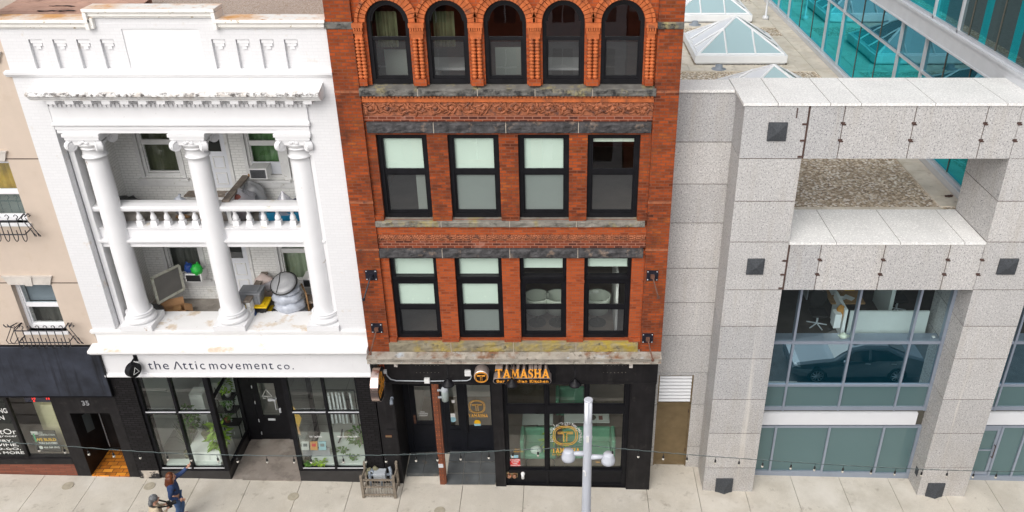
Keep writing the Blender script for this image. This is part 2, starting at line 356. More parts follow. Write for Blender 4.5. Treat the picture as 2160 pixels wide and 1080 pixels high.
# assorted
pm('lamp_grey',(.53,.555,.61),.4,.03,2,spec=.5); pm('lamp_lens',(.72,.75,.80),.25,.03,2,spec=.6)
pm('iron',(.010,.010,.018),.45,.3,6,spec=.5)
pm('grey_pipe',(.40,.43,.46),.45,.1,6); pm('meter_grey',(.24,.275,.32),.55,.2,6); pm('weathered_wood',(.22,.185,.145),.85,.25,6,streak=((.15,.12,.09),.6))
pm('plastic_white',(.74,.74,.73),.4,.04,4); pm('plastic_grey',(.21,.22,.235),.5,.08,4); pm('plastic_black',(.012,.012,.012),.4,.2,4); pm('plastic_yellow',(.72,.48,.01),.45,.06,4)
pm('plastic_blue',(.01,.20,.36),.45,.1,4)
pm('bag_grey',(.40,.43,.49),.3,.18,6,spec=.6,bump=.8,bs=9); pm('bag_dark',(.035,.036,.037),.35,.4,7,spec=.6,bump=.8,bs=12); pm('bag_green',(.02,.42,.05),.4,.15,9,bump=.8,bs=14); pm('bag_blue',(.012,.05,.22),.4,.2,9,bump=.8,bs=14); pm('bag_silver',(.27,.275,.285),.35,.1,5,spec=.6,bump=.6,bs=14); pm('bag_tan',(.36,.33,.29),.6,.2,5,bump=.5,bs=8); pm('bag_pink',(.60,.49,.45),.5,.1,6,bump=.5,bs=9); pm('purple_cloth',(.20,.04,.30),.7,.2,6)
pm('cardboard',(.36,.20,.095),.8,.15,4,stains=(((.22,.12,.06),3,.6,.7),)); pm('wood_worn',(.20,.165,.135),.85,.3,5,stains=(((.42,.38,.33),4,.58,.7),)); pm('wood_tan',(.33,.19,.085),.6,.2,6)
glass('smoke_glass',(.12,.16,.16),2.0,body=(.012,.04,.042),bodyf=.7,rtint=(.6,.75,.78),base=.14)
pm('porch_floor',(.33,.30,.265),.9,.3,1.6,bump=.3,stains=(((.13,.11,.09),1.8,.5,.68),((.20,.18,.16),5,.62,.75)))
pm('screen_mesh',(.165,.16,.15),.8,.1,3); pm('peeled_green_wood',(.47,.47,.40),.8,.15,6,stains=(((.25,.24,.17),7,.55,.7),))
pm('leaf_green',(.075,.17,.03),.5,.4,9,spec=.3); pm('leaf_lime',(.22,.36,.035),.5,.3,9,spec=.3); pm('leaf_grey',(.13,.17,.10),.6,.35,9); pm('soil',(.05,.035,.025),.9,.3,9); pm('terracotta_pot',(.40,.16,.08),.8,.1,6); pm('basket',(.20,.19,.12),.85,.3,14)
pm('linen',(.86,.86,.84),.85,.05,5); pm('shirt_white',(.62,.64,.66),.85,.12,7); pm('cloth_black',(.015,.015,.016),.85,.3,6)
pm('mint_velvet',(.125,.33,.215),.75,.1,4); pm('table_white',(.66,.70,.67),.35,.04,3); pm('plate_dark',(.09,.085,.07),.4,.1,5); pm('plate_white',(.75,.75,.73),.3,.03,5)
pm('paper_white',(.70,.70,.68),.7,.03,5); pm('paper_orange',(.62,.30,.08),.7,.2,14); pm('paper_blue',(.28,.48,.55),.7,.1,14); pm('paper_kraft',(.78,.70,.47),.75,.08,1.2); pm('print_black',(.01,.012,.012),.5,.1,5); pm('print_red',(.62,.02,.02),.5,.05,5); pm('print_yellow',(.75,.42,.01),.5,.05,5); pm('print_green',(.05,.35,.16),.5,.1,5); pm('print_navy',(.012,.016,.05),.45,.1,5); pm('valve_grey',(.40,.36,.28),.8,.15,9)
pm('print_grey',(.13,.16,.165),.6,.1,5)
pm('skin',(.55,.30,.21),.55,.06,9,spec=.35); pm('navy_knit',(.030,.058,.15),.85,.2,14,bump=.3,bs=40); pm('denim',(.075,.14,.28),.85,.2,10,bump=.2); pm('hair_auburn',(.10,.025,.009),.5,.4,12,stains=(((.26,.09,.022),5,.5,.65),)); pm('hair_grey',(.13,.135,.14),.5,.35,12,stains=(((.34,.36,.38),9,.5,.62),)); pm('beige_coat',(.52,.43,.31),.85,.08,6,bump=.2); pm('shoe_red',(.5,.03,.05),.6,.2,6); pm('trouser_dark',(.03,.03,.035),.85,.2,6); pm('lips',(.38,.11,.09),.5,.05,9)
pm('car_paint',(.15,.17,.19),.22,.08,1,metal=.4,spec=.6); pm('car_paint_silver',(.33,.34,.35),.25,.05,1,metal=.5,spec=.6); pm('car_glass',(.006,.007,.008),.06,.1,1,spec=.7); pm('tyre',(.013,.013,.013),.8,.2,6); pm('alloy',(.45,.46,.47),.3,.05,3,metal=.8)
pm('bulb',(.60,.57,.50),.2,.05,4,spec=.7); pm('cable_wire',(.16,.20,.20),.5,.2,5)
pm('cable',(.03,.05,.05),.6,.3,3)
pm('lantern_glass',(.36,.42,.41),.25,.1,5,spec=.6)
pm('skylight_white',(.78,.80,.82),.35,.03,2)
pm('peeled_paint',(.46,.41,.35),.85,.15,6,bump=.4,stains=(((.02,.019,.02),3.2,.47,.53),))
pm('teapot',(.62,.66,.52),.3,.05,5,spec=.6); pm('orange_bag',(.45,.21,.04),.7,.15,6); pm('office_chair',(.018,.015,.014),.7,.2,5)
n=N('led_red'); e=n.n('ShaderNodeEmission'); e.inputs[0].default_value=(1,.03,.02,1); e.inputs[1].default_value=1.6; n.l(e.outputs[0],n.out.inputs[0])
# ================================================================== ground
def ground_sheet(name,xs,y0,y1,dz,mat):
    mb=MB()
    for a,b in zip(xs,xs[1:]): mb.quad((a,y0,G(a)+dz),(b,y0,G(b)+dz),(b,y1,G(b)+dz),(a,y1,G(a)+dz))
    return tag(mb.build(name,mat),kind='structure')
ground_sheet('ground',[-400,-45,0,45,400],-400,400,-.30,'asphalt')
ground_sheet('road',[-120,-45,0,45,120],-16.5,-3.92,-.135,'road_asphalt')
ground_sheet('pavement_across_the_road',[-120,-45,0,45,120],-24,-16.5,-.02,'concrete')
mb=MB()
for i in range(-60,60): 
    a,b=i*1.2,i*1.2+1.19; mb.pz([(a,-3.92),(b,-3.92),(b,-3.76),(a,-3.76)],G(i*1.2)-.2,G(i*1.2)-.004)
tag(mb.build('kerb','kerb_stone'),kind='structure')
ZZ=0
jx=[-30.1+1.5*i for i in range(11)]+[-13.6,-12.1,-10.6,-9.1,-7.6,-6.1,-4.6,-2.85,-1.05,.75,2.58,4.1,5.52,7.02]+[8.5+1.5*i for i in range(20)]
mb=MB()
for a,b in zip(jx,jx[1:]):
    a+=.007; b-=.007
    for y0,y1 in ((-1.95,.03 if b<2.6 else 1.3),):
        mb._a([(a,y0,G(a)),(b,y0,G(b)),(b,y1,G(b)),(a,y1,G(a)),(a,y0,G(a)-.1),(b,y0,G(b)-.1),(b,y1,G(b)-.1),(a,y1,G(a)-.1)],[(0,1,2,3),(0,4,5,1),(1,5,6,2),(2,6,7,3),(3,7,4,0)])
tag(mb.build('sidewalk','concrete'),kind='structure')
ground_sheet('paved_verge',[-120,-45,0,45,120],-3.76,-1.96,-.004,'street_paver')
ground_sheet('sidewalk_bed',[-120,-45,0,45,120],-3.8,1.3,-.05,'joint_dark')
# utility marks and small covers on the sidewalk
for (u,v,m) in ((148,1038,'plate'),(318,1035,'plate'),(619,1050,'plate'),(927,1073,'plate')):
    p=PZ(u,v,-.05); z=G(p.x)
    o=MB().lathe([(.16,.004),(.155,.012),(.02,.014)],(p.x,p.y,z),20).build('valve_cover','valve_grey')
    tag(o,{148:'round pale brown valve cover in the sidewalk before the brick-based shop window',318:'round pale brown valve cover in the sidewalk beside the peeling foot of the pier',619:'round pale brown valve cover in the sidewalk before the display window with the clothes rail',927:'round pale brown valve cover in the sidewalk before the slate entrance'}[u],'valve cover','valve covers in the sidewalk')
# ================================================================== windows
def sash(parent,x0,x1,z0,z1,y,fr=.07,rail=None,mat='black_metal',g=('upper_glass','upper_glass'),name='window',depth=.14,sill=0,bottom=None,part=True):
    """double-hung window: outer frame, meeting rail, two panes"""
    b=bottom or fr; mb=MB(); d=depth
    mb.box(x0,x0+fr,y,y+d,z0,z1).box(x1-fr,x1,y,y+d,z0,z1).box(x0+fr,x1-fr,y,y+d,z1-fr,z1).box(x0+fr,x1-fr,y-.01,y+d,z0,z0+b)
    i=fr*.45
    if rail: mb.box(x0+fr,x1-fr,y+.03,y+.09,rail-.035,rail+.035)
    # inner sash stiles, lower sash set further back
    r=rail or z1
    for (a,c,yy) in ((z0+b,r-.035,y+.05),)+(((r+.035,z1-fr,y+.025),) if rail else ()):
        mb.box(x0+fr,x0+fr+i,yy,yy+.05,a,c).box(x1-fr-i,x1-fr,yy,yy+.05,a,c).box(x0+fr+i,x1-fr-i,yy,yy+.05,a,a+i*1.3).box(x0+fr+i,x1-fr-i,yy,yy+.05,c-i,c)
    w=mb.build(name,mat,parent)
    j=fr+i
    def pane(a,c,yy,gm): return MB().quad((x0+j,yy,a),(x1-j,yy,a),(x1-j,yy,c),(x0+j,yy,c)).build('pane',gm,w)
    pane(z0+b+i*1.3,r-.035-i if rail else z1-j,y+.075,g[0])
    if rail: pane(r+.035+i*1.3,z1-j,y+.05,g[1])
    return w
def room(parent,x0,x1,y0,y1,z0,z1,mats=('room_floor','room_wall'),name='room'):
    """an open-fronted room behind a wall: floor, three walls, ceiling"""
    mb=MB(); mb.quad((x0,y0,z0),(x1,y0,z0),(x1,y1,z0),(x0,y1,z0)); mb.cur=1
    mb.quad((x0,y1,z0),(x1,y1,z0),(x1,y1,z1),(x0,y1,z1)).quad((x0,y0,z0),(x0,y1,z0),(x0,y1,z1),(x0,y0,z1)).quad((x1,y1,z0),(x1,y0,z0),(x1,y0,z1),(x1,y1,z1)).quad((x0,y1,z1),(x1,y1,z1),(x1,y0,z1),(x0,y0,z1))
    return mb.build(name,list(mats),parent)
# ================================================================== white building
WX0,WX1=-12.32,-5.10
wb=thing('white_building',(-8.7,0,-.05),'white painted brick building with a two-storey columned porch above a glazed shop','building')
OX0,OX1=-11.72,-5.80
slots=[(-11.71+k*.527,-11.41+k*.527,12.36,13.02) for k in range(4)]+[(-7.675+k*.533,-7.375+k*.533,12.36,13.02) for k in range(4)]
panel=(-9.6,-7.91,12.35,13.25)
mb=MB().wall(WX0,WX1,10.8,13.36,0,.09,slots+[panel]+[(OX0,OX1,10.8,11.55)])
mb.box(WX0+.02,WX1-.02,.04,.4,11.56,12.33).box(WX0+.01,WX1-.01,.085,.4,12.33,13.38).box(-10.18,-7.56,.01,.4,13.36,13.6)
wall=mb.build('wall','white_brick',wb)
B(panel[0],panel[1],.02,.06,panel[2],panel[3]).build('plain_panel','white_trim',wb)
for a,b,c,d_ in ((WX0,OX0,WX0,WX0+.3),(OX1,WX1,WX1-.3,WX1-.01)): MB().wall(a,b,5.36,10.8,0,.28).box(c,d_,.28,8,4.9,13.1).build('wall','white_brick',wb)
for h in slots:                                   # stepped corbels at the head of every slot
    c=(h[0]+h[1])/2; m=MB().box(h[0]+.02,h[1]-.02,.03,.085,12.93,13.02).box(c-.10,c+.10,.045,.085,12.86,12.93).box(c-.05,c+.05,.055,.085,12.79,12.86)
    m.build('corbel','white_trim',wb)
mb=MB()
for a,b,zt in ((-12.42,-10.22,13.48),(-7.50,-5.09,13.48),(-10.30,-7.44,13.71)):
    mb.box(a,b,-.15,.40,zt-.075,zt).box(a+.05,b-.03,-.09,.02,zt-.17,zt-.075).box(a+.07,b-.05,-.05,.02,zt-.21,zt-.17)
mb.box(-10.30,-10.22,-.14,.39,13.26,13.63).box(-10.22,-10.14,-.088,.02,13.27,13.5).box(-7.52,-7.44,-.14,.39,13.26,13.63)
mb.build('coping','rusty_coping',wb,bevel=.008)
MB().px([(0,12.19),(-.05,12.19),(-.07,12.23),(-.11,12.25),(-.12,12.31),(0,12.335)],WX0-.1,WX1+.02).build('string_course','white_trim',wb)
mb=MB(); x0,x1=-11.85,-5.34
mb.px([(.0,12.06),(-.48,11.945),(-.5,11.93),(-.5,11.875),(-.44,11.85),(-.41,11.79),(-.35,11.76),(-.35,11.735),(0,11.735)],x0,x1)
cor=mb.build('cornice','cornice_lead',wb)
mb=MB()
for k in range(15):
    a=-11.52+k*.412; mb.box(a,a+.19,-.33,-.09,11.645,11.735)
mb.box(-11.62,-5.74,-.09,.1,11.60,11.735)
mb.build('modillion_row','white_trim',cor)
mb=MB().box(-11.62,-5.74,-.075,.1,11.50,11.60)
for k in range(58): a=-11.6+k*.1012; mb.box(a,a+.06,-.12,-.07,11.51,11.595)
mb.build('dentil_row','white_trim',cor)
mb=MB().box(-11.68,-5.78,-.05,.55,11.13,11.50)
mb.px([(.5,11.13),(-.06,11.13),(-.12,11.10),(-.12,11.06),(-.08,11.03),(.5,11.03)],-11.70,-5.76)
mb.box(-11.67,-5.79,-.06,.55,10.94,11.03).box(-11.665,-5.795,-.035,.55,10.845,10.94)
mb.build('entablature','white_trim',wb,bevel=.006)
# porch shell
PY=2.1
mb=MB().wall(OX0+.1,OX1-.1,4.9,7.87,PY,.15,[(-11.02,-10.02,5.75,7.5),(-9.65,-8.72,5.05,7.45),(-7.86,-6.95,5.55,7.5),(-6.78,-5.98,5.55,7.5)])
mb.wall(OX0+.1,OX1-.1,8.1,10.84,PY,.15,[(-11.0,-10.0,8.85,10.6),(-9.62,-8.72,8.5,10.55),(-8.2,-7.3,8.8,10.62),(-7.12,-6.3,8.8,10.62)])
mb.wall(OX0+.1,OX1-.1,7.87,8.1,PY,.15)
for x,s in ((OX0+.1,1),(OX1-.1,-1)): mb.quad((x,.25,4.9),(x,PY,4.9),(x,PY,10.84),(x,.25,10.84))
mb.build('porch_wall','porch_brick',wb)
B(OX0+.03,OX0+.16,.22,.5,5.36,10.85).build('pilaster','white_trim',wb); B(OX1-.16,OX1-.03,.22,.5,5.36,10.85).build('pilaster','white_trim',wb)
B(OX0,OX1,.3,PY,10.87,10.95).build('porch_ceiling','room_white',wb)
B(OX0,OX1,.55,PY+.05,4.86,5.02).build('porch_floor','porch_floor',wb)
mb=MB().box(OX0+.1,OX1-.1,.12,PY-.225,7.885,8.06).px([(.14,8.02),(-.0,8.02),(-.03,8.06),(-.03,8.105),(.14,8.118)],OX0+.1,OX1-.1)
mb.box(OX0+.1,OX1-.1,.06,.14,7.885,8.02)
mb.box(OX0+.1,OX1-.1,.10,.46,8.118,8.385).box(OX0+.1,OX1-.1,.07,.49,8.385,8.405)
deck=mb.build('balcony_deck','white_trim',wb)
B(OX0+.11,OX1-.11,.47,PY-.225,8.06,8.25).build('balcony_floor','porch_floor',deck)
# columns
def column(x):
    y=.30; mb=MB()
    prof=[(.285,5.79),(.267,5.83),(.258,6.2),(.260,7.6),(.256,8.8),(.246,10.05),(.245,10.16),(.285,10.17),(.29,10.20),(.265,10.22),(.258,10.26),(.255,10.38),(.28,10.39),(.285,10.42),(.26,10.44)]
    mb.lathe(prof,(x,y,0),36); col=mb.build('column','column_white',wb,smooth=True)
    m=MB().lathe([(.26,10.43),(.30,10.47),(.34,10.53),(.33,10.56)],(x,y,0),28)
    m.box(x-.36,x+.36,y-.34,y+.34,10.62,10.69).box(x-.40,x+.40,y-.385,y+.385,10.69,10.77).box(x-.43,x+.43,y-.41,y+.41,10.77,10.845)
    for sx in (-1,1):                             # four scrolls, turned out at the corners
        for sy in (-1,1):
            c=Vector((x+sx*.33,y+sy*.31,10.53)); d=Vector((sx,sy*1.35,0)).normalized(); t=Vector((d.y,-d.x,0))
            for w,rr in ((.055,.135),(.075,.095),(.09,.045)):
                ax=[c-t*w,c+t*w]; m.tube(ax,rr,18)
            pth=[]
            for k in range(26):
                a=k/25*PI*3.6; r_=.125*(1-k/25*.72); pth.append(c+Vector((0,0,1))*r_*math.cos(a)+d*r_*math.sin(a)+(t*(-.07 if (sx*sy)>0 else .07)))
            m.tube(pth,.016,5)
    m.box(x-.24,x+.24,y-.335,y-.2,10.55,10.63)
    for k in range(3): m.blob((x+(k-1)*.07,y-.345,10.61+(.03 if k==1 else 0)),.05,.03,.04,k,.2,n=8,m=6)
    m.build('capital','column_white',col)
    m=MB().box(x-.42,x+.42,y-.40,y+.42,5.362,5.52)
    pr=[]
    for zc,R,r_ in ((5.59,.33,.07),(5.725,.295,.045)):
        for k in range(9): a=-PI/2+PI*k/8; pr.append((R+r_*math.cos(a),zc+r_*math.sin(a)))
    m.lathe([(.3,5.52)]+pr+[(.34,5.80)],(x,y,0),36); m.build('base','column_white',col)
for x in (-11.12,-8.67,-6.21): column(x)
# balustrade
bal=MB()
for a,b in ((OX0+.12,-11.0),(-11.05,-8.6),(-8.7,-6.1),(-6.3,OX1-.12)):
    bal.px([(.08,8.80),(.06,8.83),(.05,8.90),(.08,8.93),(.28,8.95),(.48,8.93),(.50,8.88),(.48,8.80)],a,b)
hr=bal.build('balustrade','white_trim',wb)
for u in (285,315,344,375,404,490,519,550,580,612):
    x=P(u,463,.28).x
    m=MB().lathe([(.045,8.47),(.068,8.49),(.078,8.53),(.066,8.59),(.042,8.64),(.033,8.69),(.05,8.70),(.05,8.715),(.036,8.725),(.036,8.76)],(x,.28,0),14).box(x-.075,x+.075,.205,.355,8.33,8.47).box(x-.06,x+.06,.22,.34,8.755,8.80)
    m.build('baluster','white_trim',hr)
for o_,dz in ((deck,-.20),(hr,-.13)): o_.location=o_.location+Vector((0,.22,dz))   # the balcony runs behind the column faces
# ledges over the shop
mb=MB().px([(.9,5.355),(-.02,5.36),(-.07,5.35),(-.07,5.30),(-.03,5.28),(-.03,5.24),(0,5.22),(.9,5.22)],WX0-.06,WX1+.03)
mb.box(WX0,WX1-.01,.03,.9,4.9,5.22)
mb.build('porch_sill','white_ledge',wb)
mb=MB().px([(.1,4.925),(-.28,4.865),(-.31,4.85),(-.31,4.79),(-.26,4.76),(-.22,4.70),(-.06,4.66),(.1,4.66)],WX0-.14,WX1+.01)
mb.build('shop_cornice','white_ledge',wb)
mb=MB().box(WX0-.03,WX1-.02,-.04,.12,3.97,4.66).px([(.1,3.86),(-.09,3.86),(-.10,3.90),(-.05,3.97),(.1,3.97)],WX0-.02,WX1-.02).box(WX1-.5,WX1-.49,-.045,-.03,3.97,4.66)
mb.build('fascia_board','white_trim',wb)
tx=MB(); BO=-.012
text_mb('the',P(313,775,-.05).x,P(356,775,-.05).x,4.10,4.37,-.04,.012,tx,bold=BO,space=1.15)
text_mb('\u039b',P(366,775,-.05).x,P(384,775,-.05).x,4.10,4.35,-.04,.012,tx,bold=BO)
text_mb('ttic',P(386,775,-.05).x,P(432,775,-.05).x,4.10,4.36,-.04,.012,tx,bold=BO,space=1.25)
text_mb('movement',P(442,775,-.05).x,P(576,775,-.05).x,4.10,4.31,-.04,.012,tx,bold=BO,space=1.2)
text_mb('co.',P(585,775,-.05).x,P(619,775,-.05).x,4.10,4.25,-.04,.012,tx,bold=BO,space=1.25)
tag(tx.build('sign_lettering','print_navy'),'thin dark navy lettering spelling the studio name along the white fascia','sign')
# storefront of the white building
MB().wall(WX0,-11.70,G(-12)-.1,3.88,0,.5).build('pier','dark_brick',wb); MB().wall(-5.57,WX1-.01,G(-5.5)-.1,3.88,.0,.5).build('pier','dark_brick',wb)
SY=.10
B(WX0+.04,-11.72,-.015,.1,G(-12)-.02,.42).build('peeled_pier_foot','peeled_paint',wb)
MB().box(-11.70,-9.68,.04,.22,-.25,.36).box(-9.78,-9.68,.22,1.95,-.25,.36).build('stall_riser','dark_tile',wb); MB().box(-7.62,-5.57,.04,.22,-.25,.36).box(-7.62,-7.52,.22,1.95,-.25,.36).build('stall_riser','dark_tile',wb)
mb=MB()
def mull(x,w=.07,z0=.36,z1=3.86,y=SY): mb.box(x-w/2,x+w/2,y-.04,y+.10,z0,z1)
mb0=mb; mb1=MB()
for x,w in ((-11.66,.09),(-10.73,.07)): mull(x,w)
mb=mb1
for x,w in ((-7.57,.13),(-6.53,.07),(-5.60,.07)): mull(x,w)
mb=mb0
mb.box(-9.80,-9.66,SY-.05,SY+.12,.36,3.86)
for a,b in ((-11.62,-9.8),(-7.5,-5.63)):
    (mb if a<-9 else mb1).box(a,b,SY-.03,SY+.08,.36,.45).box(a,b,SY-.03,SY+.08,2.45,2.535).box(a,b,SY-.03,SY+.06,3.80,3.86)
mb.box(-9.73,-9.66,SY+.12,1.72,.36,.45).box(-9.73,-9.66,SY+.12,1.72,2.9,2.98).box(-9.73,-9.66,SY+.12,1.72,3.78,3.86).box(-9.75,-9.64,1.72,1.86,.0,3.86)
sf=mb.build('shopfront_frame','black_metal',wb,bevel=.006); sf2=mb1.build('shopfront_frame','black_metal',wb,bevel=.006)
mb=MB()
for a,b in ((-11.62,-10.77),(-10.69,-9.8),(-7.5,-6.57),(-6.49,-5.63)): mb.box(a,b,SY-.045,SY-.031,.445,.475).box(a,b,SY-.045,SY-.031,2.515,2.55)
mb.build('frame_trim','curb_metal',sf)
for a,b in ((-11.62,-10.765),(-10.695,-9.8),(-7.5,-6.565),(-6.495,-5.63)):
    for c,d in ((.45,2.45),(2.535,3.80)): MB().quad((a,SY+.03,c),(b,SY+.03,c),(b,SY+.03,d),(a,SY+.03,d)).build('pane','shop_glass',sf if a<-9 else sf2)
for c,d in ((.45,2.9),(2.98,3.78)): MB().quad((-9.695,SY+.12,c),(-9.695,1.72,c),(-9.695,1.72,d),(-9.695,SY+.12,d)).build('pane','shop_glass',sf)
mb=MB().quad((-7.56,SY+.12,.4),(-7.56,1.8,.4),(-7.56,1.8,3.86),(-7.56,SY+.12,3.86)); mb.build('pane','shop_glass',sf2)
# entrance
EY=1.78
mb=MB().box(-9.64,-9.30,EY,EY+.1,.0,3.86).box(-8.42,-7.5,EY,EY+.1,.0,3.86).box(-9.30,-8.42,EY,EY+.1,2.36,2.62)
mb.build('entrance_frame','black_metal',wb)
MB().quad((-9.30,EY+.05,2.62),(-8.42,EY+.05,2.62),(-8.42,EY+.05,3.84),(-9.30,EY+.05,3.84)).build('transom_pane','shop_glass',wb)
dr=MB().box(-9.30,-9.12,EY+.02,EY+.07,.06,2.36).box(-8.60,-8.42,EY+.02,EY+.07,.06,2.36).box(-9.12,-8.60,EY+.02,EY+.07,2.22,2.36).box(-9.12,-8.60,EY+.02,EY+.07,.06,.98).box(-9.06,-8.66,EY+.008,EY+.02,.20,.215).build('door','black_metal',wb)
MB().quad((-9.12,EY+.045,.98),(-8.60,EY+.045,.98),(-8.60,EY+.045,2.22),(-9.12,EY+.045,2.22)).build('pane','shop_glass',dr)
MB().tube([(-8.62,EY+.02,1.25),(-8.64,EY-.06,1.27),(-8.64,EY-.06,1.62),(-8.60,EY+.02,1.66)],.016,8).box(-8.86,-8.64,EY-.01,EY+.015,1.56,1.63).box(-8.58,-8.52,EY-.02,EY+.02,1.12,1.28).build('handle','curb_metal',dr)
MB().box(-9.28,-9.26,EY-.01,EY+.02,2.05,2.15).box(-9.28,-9.26,EY-.01,EY+.02,1.45,1.55).box(-9.28,-9.26,EY-.01,EY+.02,.75,.85).box(-9.28,-9.26,EY-.01,EY+.02,.25,.35).build('hinge','curb_metal',dr)
m=MB().box(-8.98,-8.76,EY+.005,EY+.02,.80,.87); m.build('letter_slot','curb_metal',dr)
m=MB(); pts=[(-9.02,1.72),(-8.72,1.72),(-8.87,1.98)]
for i in range(3):
    a,b=pts[i],pts[(i+1)%3]; m.tube([(a[0],EY+.03,a[1]),(b[0],EY+.03,b[1])],.008,5)
text_mb('the \u039bttic',-9.02,-8.72,1.62,1.68,EY+.035,.004,m); m.build('door_emblem','paper_white',dr)
text_mb('37',P(562,800,EY).x,P(581,800,EY).x,P(570,806,EY).z,P(570,793,EY).z,EY+.045,.004,bold=.02).build('house_number','print_grey',wb)
mb=MB()
mb.pz([(-9.66,.0),(-7.62,.0),(-7.62,1.8),(-9.66,1.8)],-.1,.045); mb.build('entrance_floor','concrete_dark',wb)
mb=MB(); x0,x1,y1,z0,z1=-12.2,-5.2,5.2,.12,3.87
for a,b,c,d_ in ((x0,-9.70,.24,1.9),(-7.54,x1,.24,1.9),(x0,x1,1.9,y1)): mb.quad((a,c,z0),(b,c,z0),(b,d_,z0),(a,d_,z0))
mb.cur=1; mb.quad((x0,y1,z0),(x1,y1,z0),(x1,y1,z1),(x0,y1,z1)).quad((x0,.24,z0),(x0,y1,z0),(x0,y1,z1),(x0,.24,z1)).quad((x1,y1,z0),(x1,.24,z0),(x1,.24,z1),(x1,y1,z1)).quad((x0,y1,z1),(x1,y1,z1),(x1,.24,z1),(x0,.24,z1))
mb.build('shop_interior',['shop_floor','room_white'],wb)
# porch windows
def back_box(parent,x0,x1,z0,z1,mat,y=PY+.3):
    """a hung curtain or shade behind a sash, and the dim room behind it"""
    m=MB(); n_=14
    for i in range(n_):
        a=x0+(x1-x0)*i/n_; b=x0+(x1-x0)*(i+1)/n_; ya,yb=y+.03*math.sin(i*1.7),y+.03*math.sin((i+1)*1.7); m.quad((a,ya,z0),(b,yb,z0),(b,yb,z1),(a,ya,z1))
    return m.build('curtain',mat,parent)
def porch_window(x0,x1,z0,z1,rail,cur,sill=True,fm='frame_grey_white'):
    w=sash(wb,x0,x1,z0,z1,PY+.02,.075,rail,fm,('porch_glass','porch_glass'))
    m=MB().box(x0-.09,x0,PY-.04,PY+.02,z0-.04,z1+.1).box(x1,x1+.09,PY-.04,PY+.02,z0-.04,z1+.1)
    if sill: m.box(x0-.16,x1+.16,PY-.12,PY+.03,z0-.10,z0-.04).box(x0-.22,x1+.22,PY-.05,PY,z0-.28,z0-.10)
    m.build('casing','frame_grey_white',w)
    back_box(w,x0,x1,z0,z1,cur)
    return w
porch_window(-11.0,-10.0,8.85,10.6,9.78,'curtain_olive')
wz=porch_window(-8.2,-7.3,8.8,10.62,9.75,'curtain_green'); porch_window(-7.12,-6.3,8.8,10.62,9.75,'curtain_olive',False)
B(-8.12,-7.38,PY+.03,PY+.06,8.9,9.24).build('filler_board','door_white',wz)
porch_window(-11.02,-10.02,5.75,7.5,6.72,'screen_mesh')
porch_window(-7.86,-6.95,5.55,7.5,6.55,'venetian'); porch_window(-6.78,-5.98,5.55,7.5,6.55,'venetian',False)
B(OX0,OX1,PY+.5,PY+3,4.9,10.8).build('inner_room','room_dark',wb)
def porch_door(x0,x1,z0,z1,ang=0):
    m=MB().box(x0,x1,PY+.02,PY+.07,z0,z1); w=x1-x0
    d=m.build('door','door_white',wb)
    m=MB()
    for a,b in ((.12,.46),(.54,.88)):
        for c,e in ((.05,.22),(.28,.45)):
            X0,X1=x0+w*a,x0+w*b; Z0,Z1=z0+(z1-z0)*c,z0+(z1-z0)*e
            m.box(X0,X1,PY+.004,PY+.02,Z0,Z0+.03).box(X0,X1,PY+.004,PY+.02,Z1-.03,Z1).box(X0,X0+.03,PY+.004,PY+.02,Z0+.03,Z1-.03).box(X1-.03,X1,PY+.004,PY+.02,Z0+.03,Z1-.03)
    m.build('panel_moulding','frame_grey_white',d)
    MB().quad((x0+w*.15,PY+.012,z0+(z1-z0)*.52),(x0+w*.85,PY+.012,z0+(z1-z0)*.52),(x0+w*.85,PY+.012,z1-.15),(x0+w*.15,PY+.012,z1-.15)).build('pane','vinyl_dark',d)
    MB().box(x0+.04,x0+.075,PY-.03,PY+.02,z0+(z1-z0)*.42,z0+(z1-z0)*.52).build('handle','iron',d)
    MB().box(x0-.09,x0,PY-.03,PY+.02,z0-.1,z1+.1).box(x1,x1+.09,PY-.03,PY+.02,z0-.1,z1+.1).box(x0,x1,PY-.03,PY+.02,z1,z1+.1).build('casing','frame_grey_white',d)
porch_door(-9.62,-8.72,8.5,10.5); porch_door(-9.65,-8.72,5.15,7.45)
mb=MB()
for k,(d0,zz) in enumerate(((.55,8.22),(.28,8.39))): mb.box(-9.9,-8.5,PY-d0-.02,PY-.002,zz-.19,zz)
mb.cur=1
for k,(d0,zz) in enumerate(((.55,8.22),(.28,8.39))): mb.box(-9.95,-8.45,PY-d0-.06,PY-.004,zz,zz+.035)
mb.build('porch_step',['frame_grey_white','wood_worn'],wb)
mb=MB().box(-9.35,-8.5,PY-.52,PY-.002,5.022,5.13); mb.cur=1; mb.box(-9.4,-8.45,PY-.56,PY-.003,5.13,5.165); mb.build('porch_step',['frame_grey_white','wood_worn'],wb)
# low boarded partitions across each porch
def partition(x,z,h):
    m=MB().box(x-.05,x+.05,.55,PY-.01,z,z+h); m.cur=1; m.box(x-.09,x+.09,.5,PY-.012,z+h,z+h+.05); m.build('partition',['frame_grey_white','wood_worn'],wb)
partition(-8.33,8.05,.78); partition(-8.33,5.02,.85)
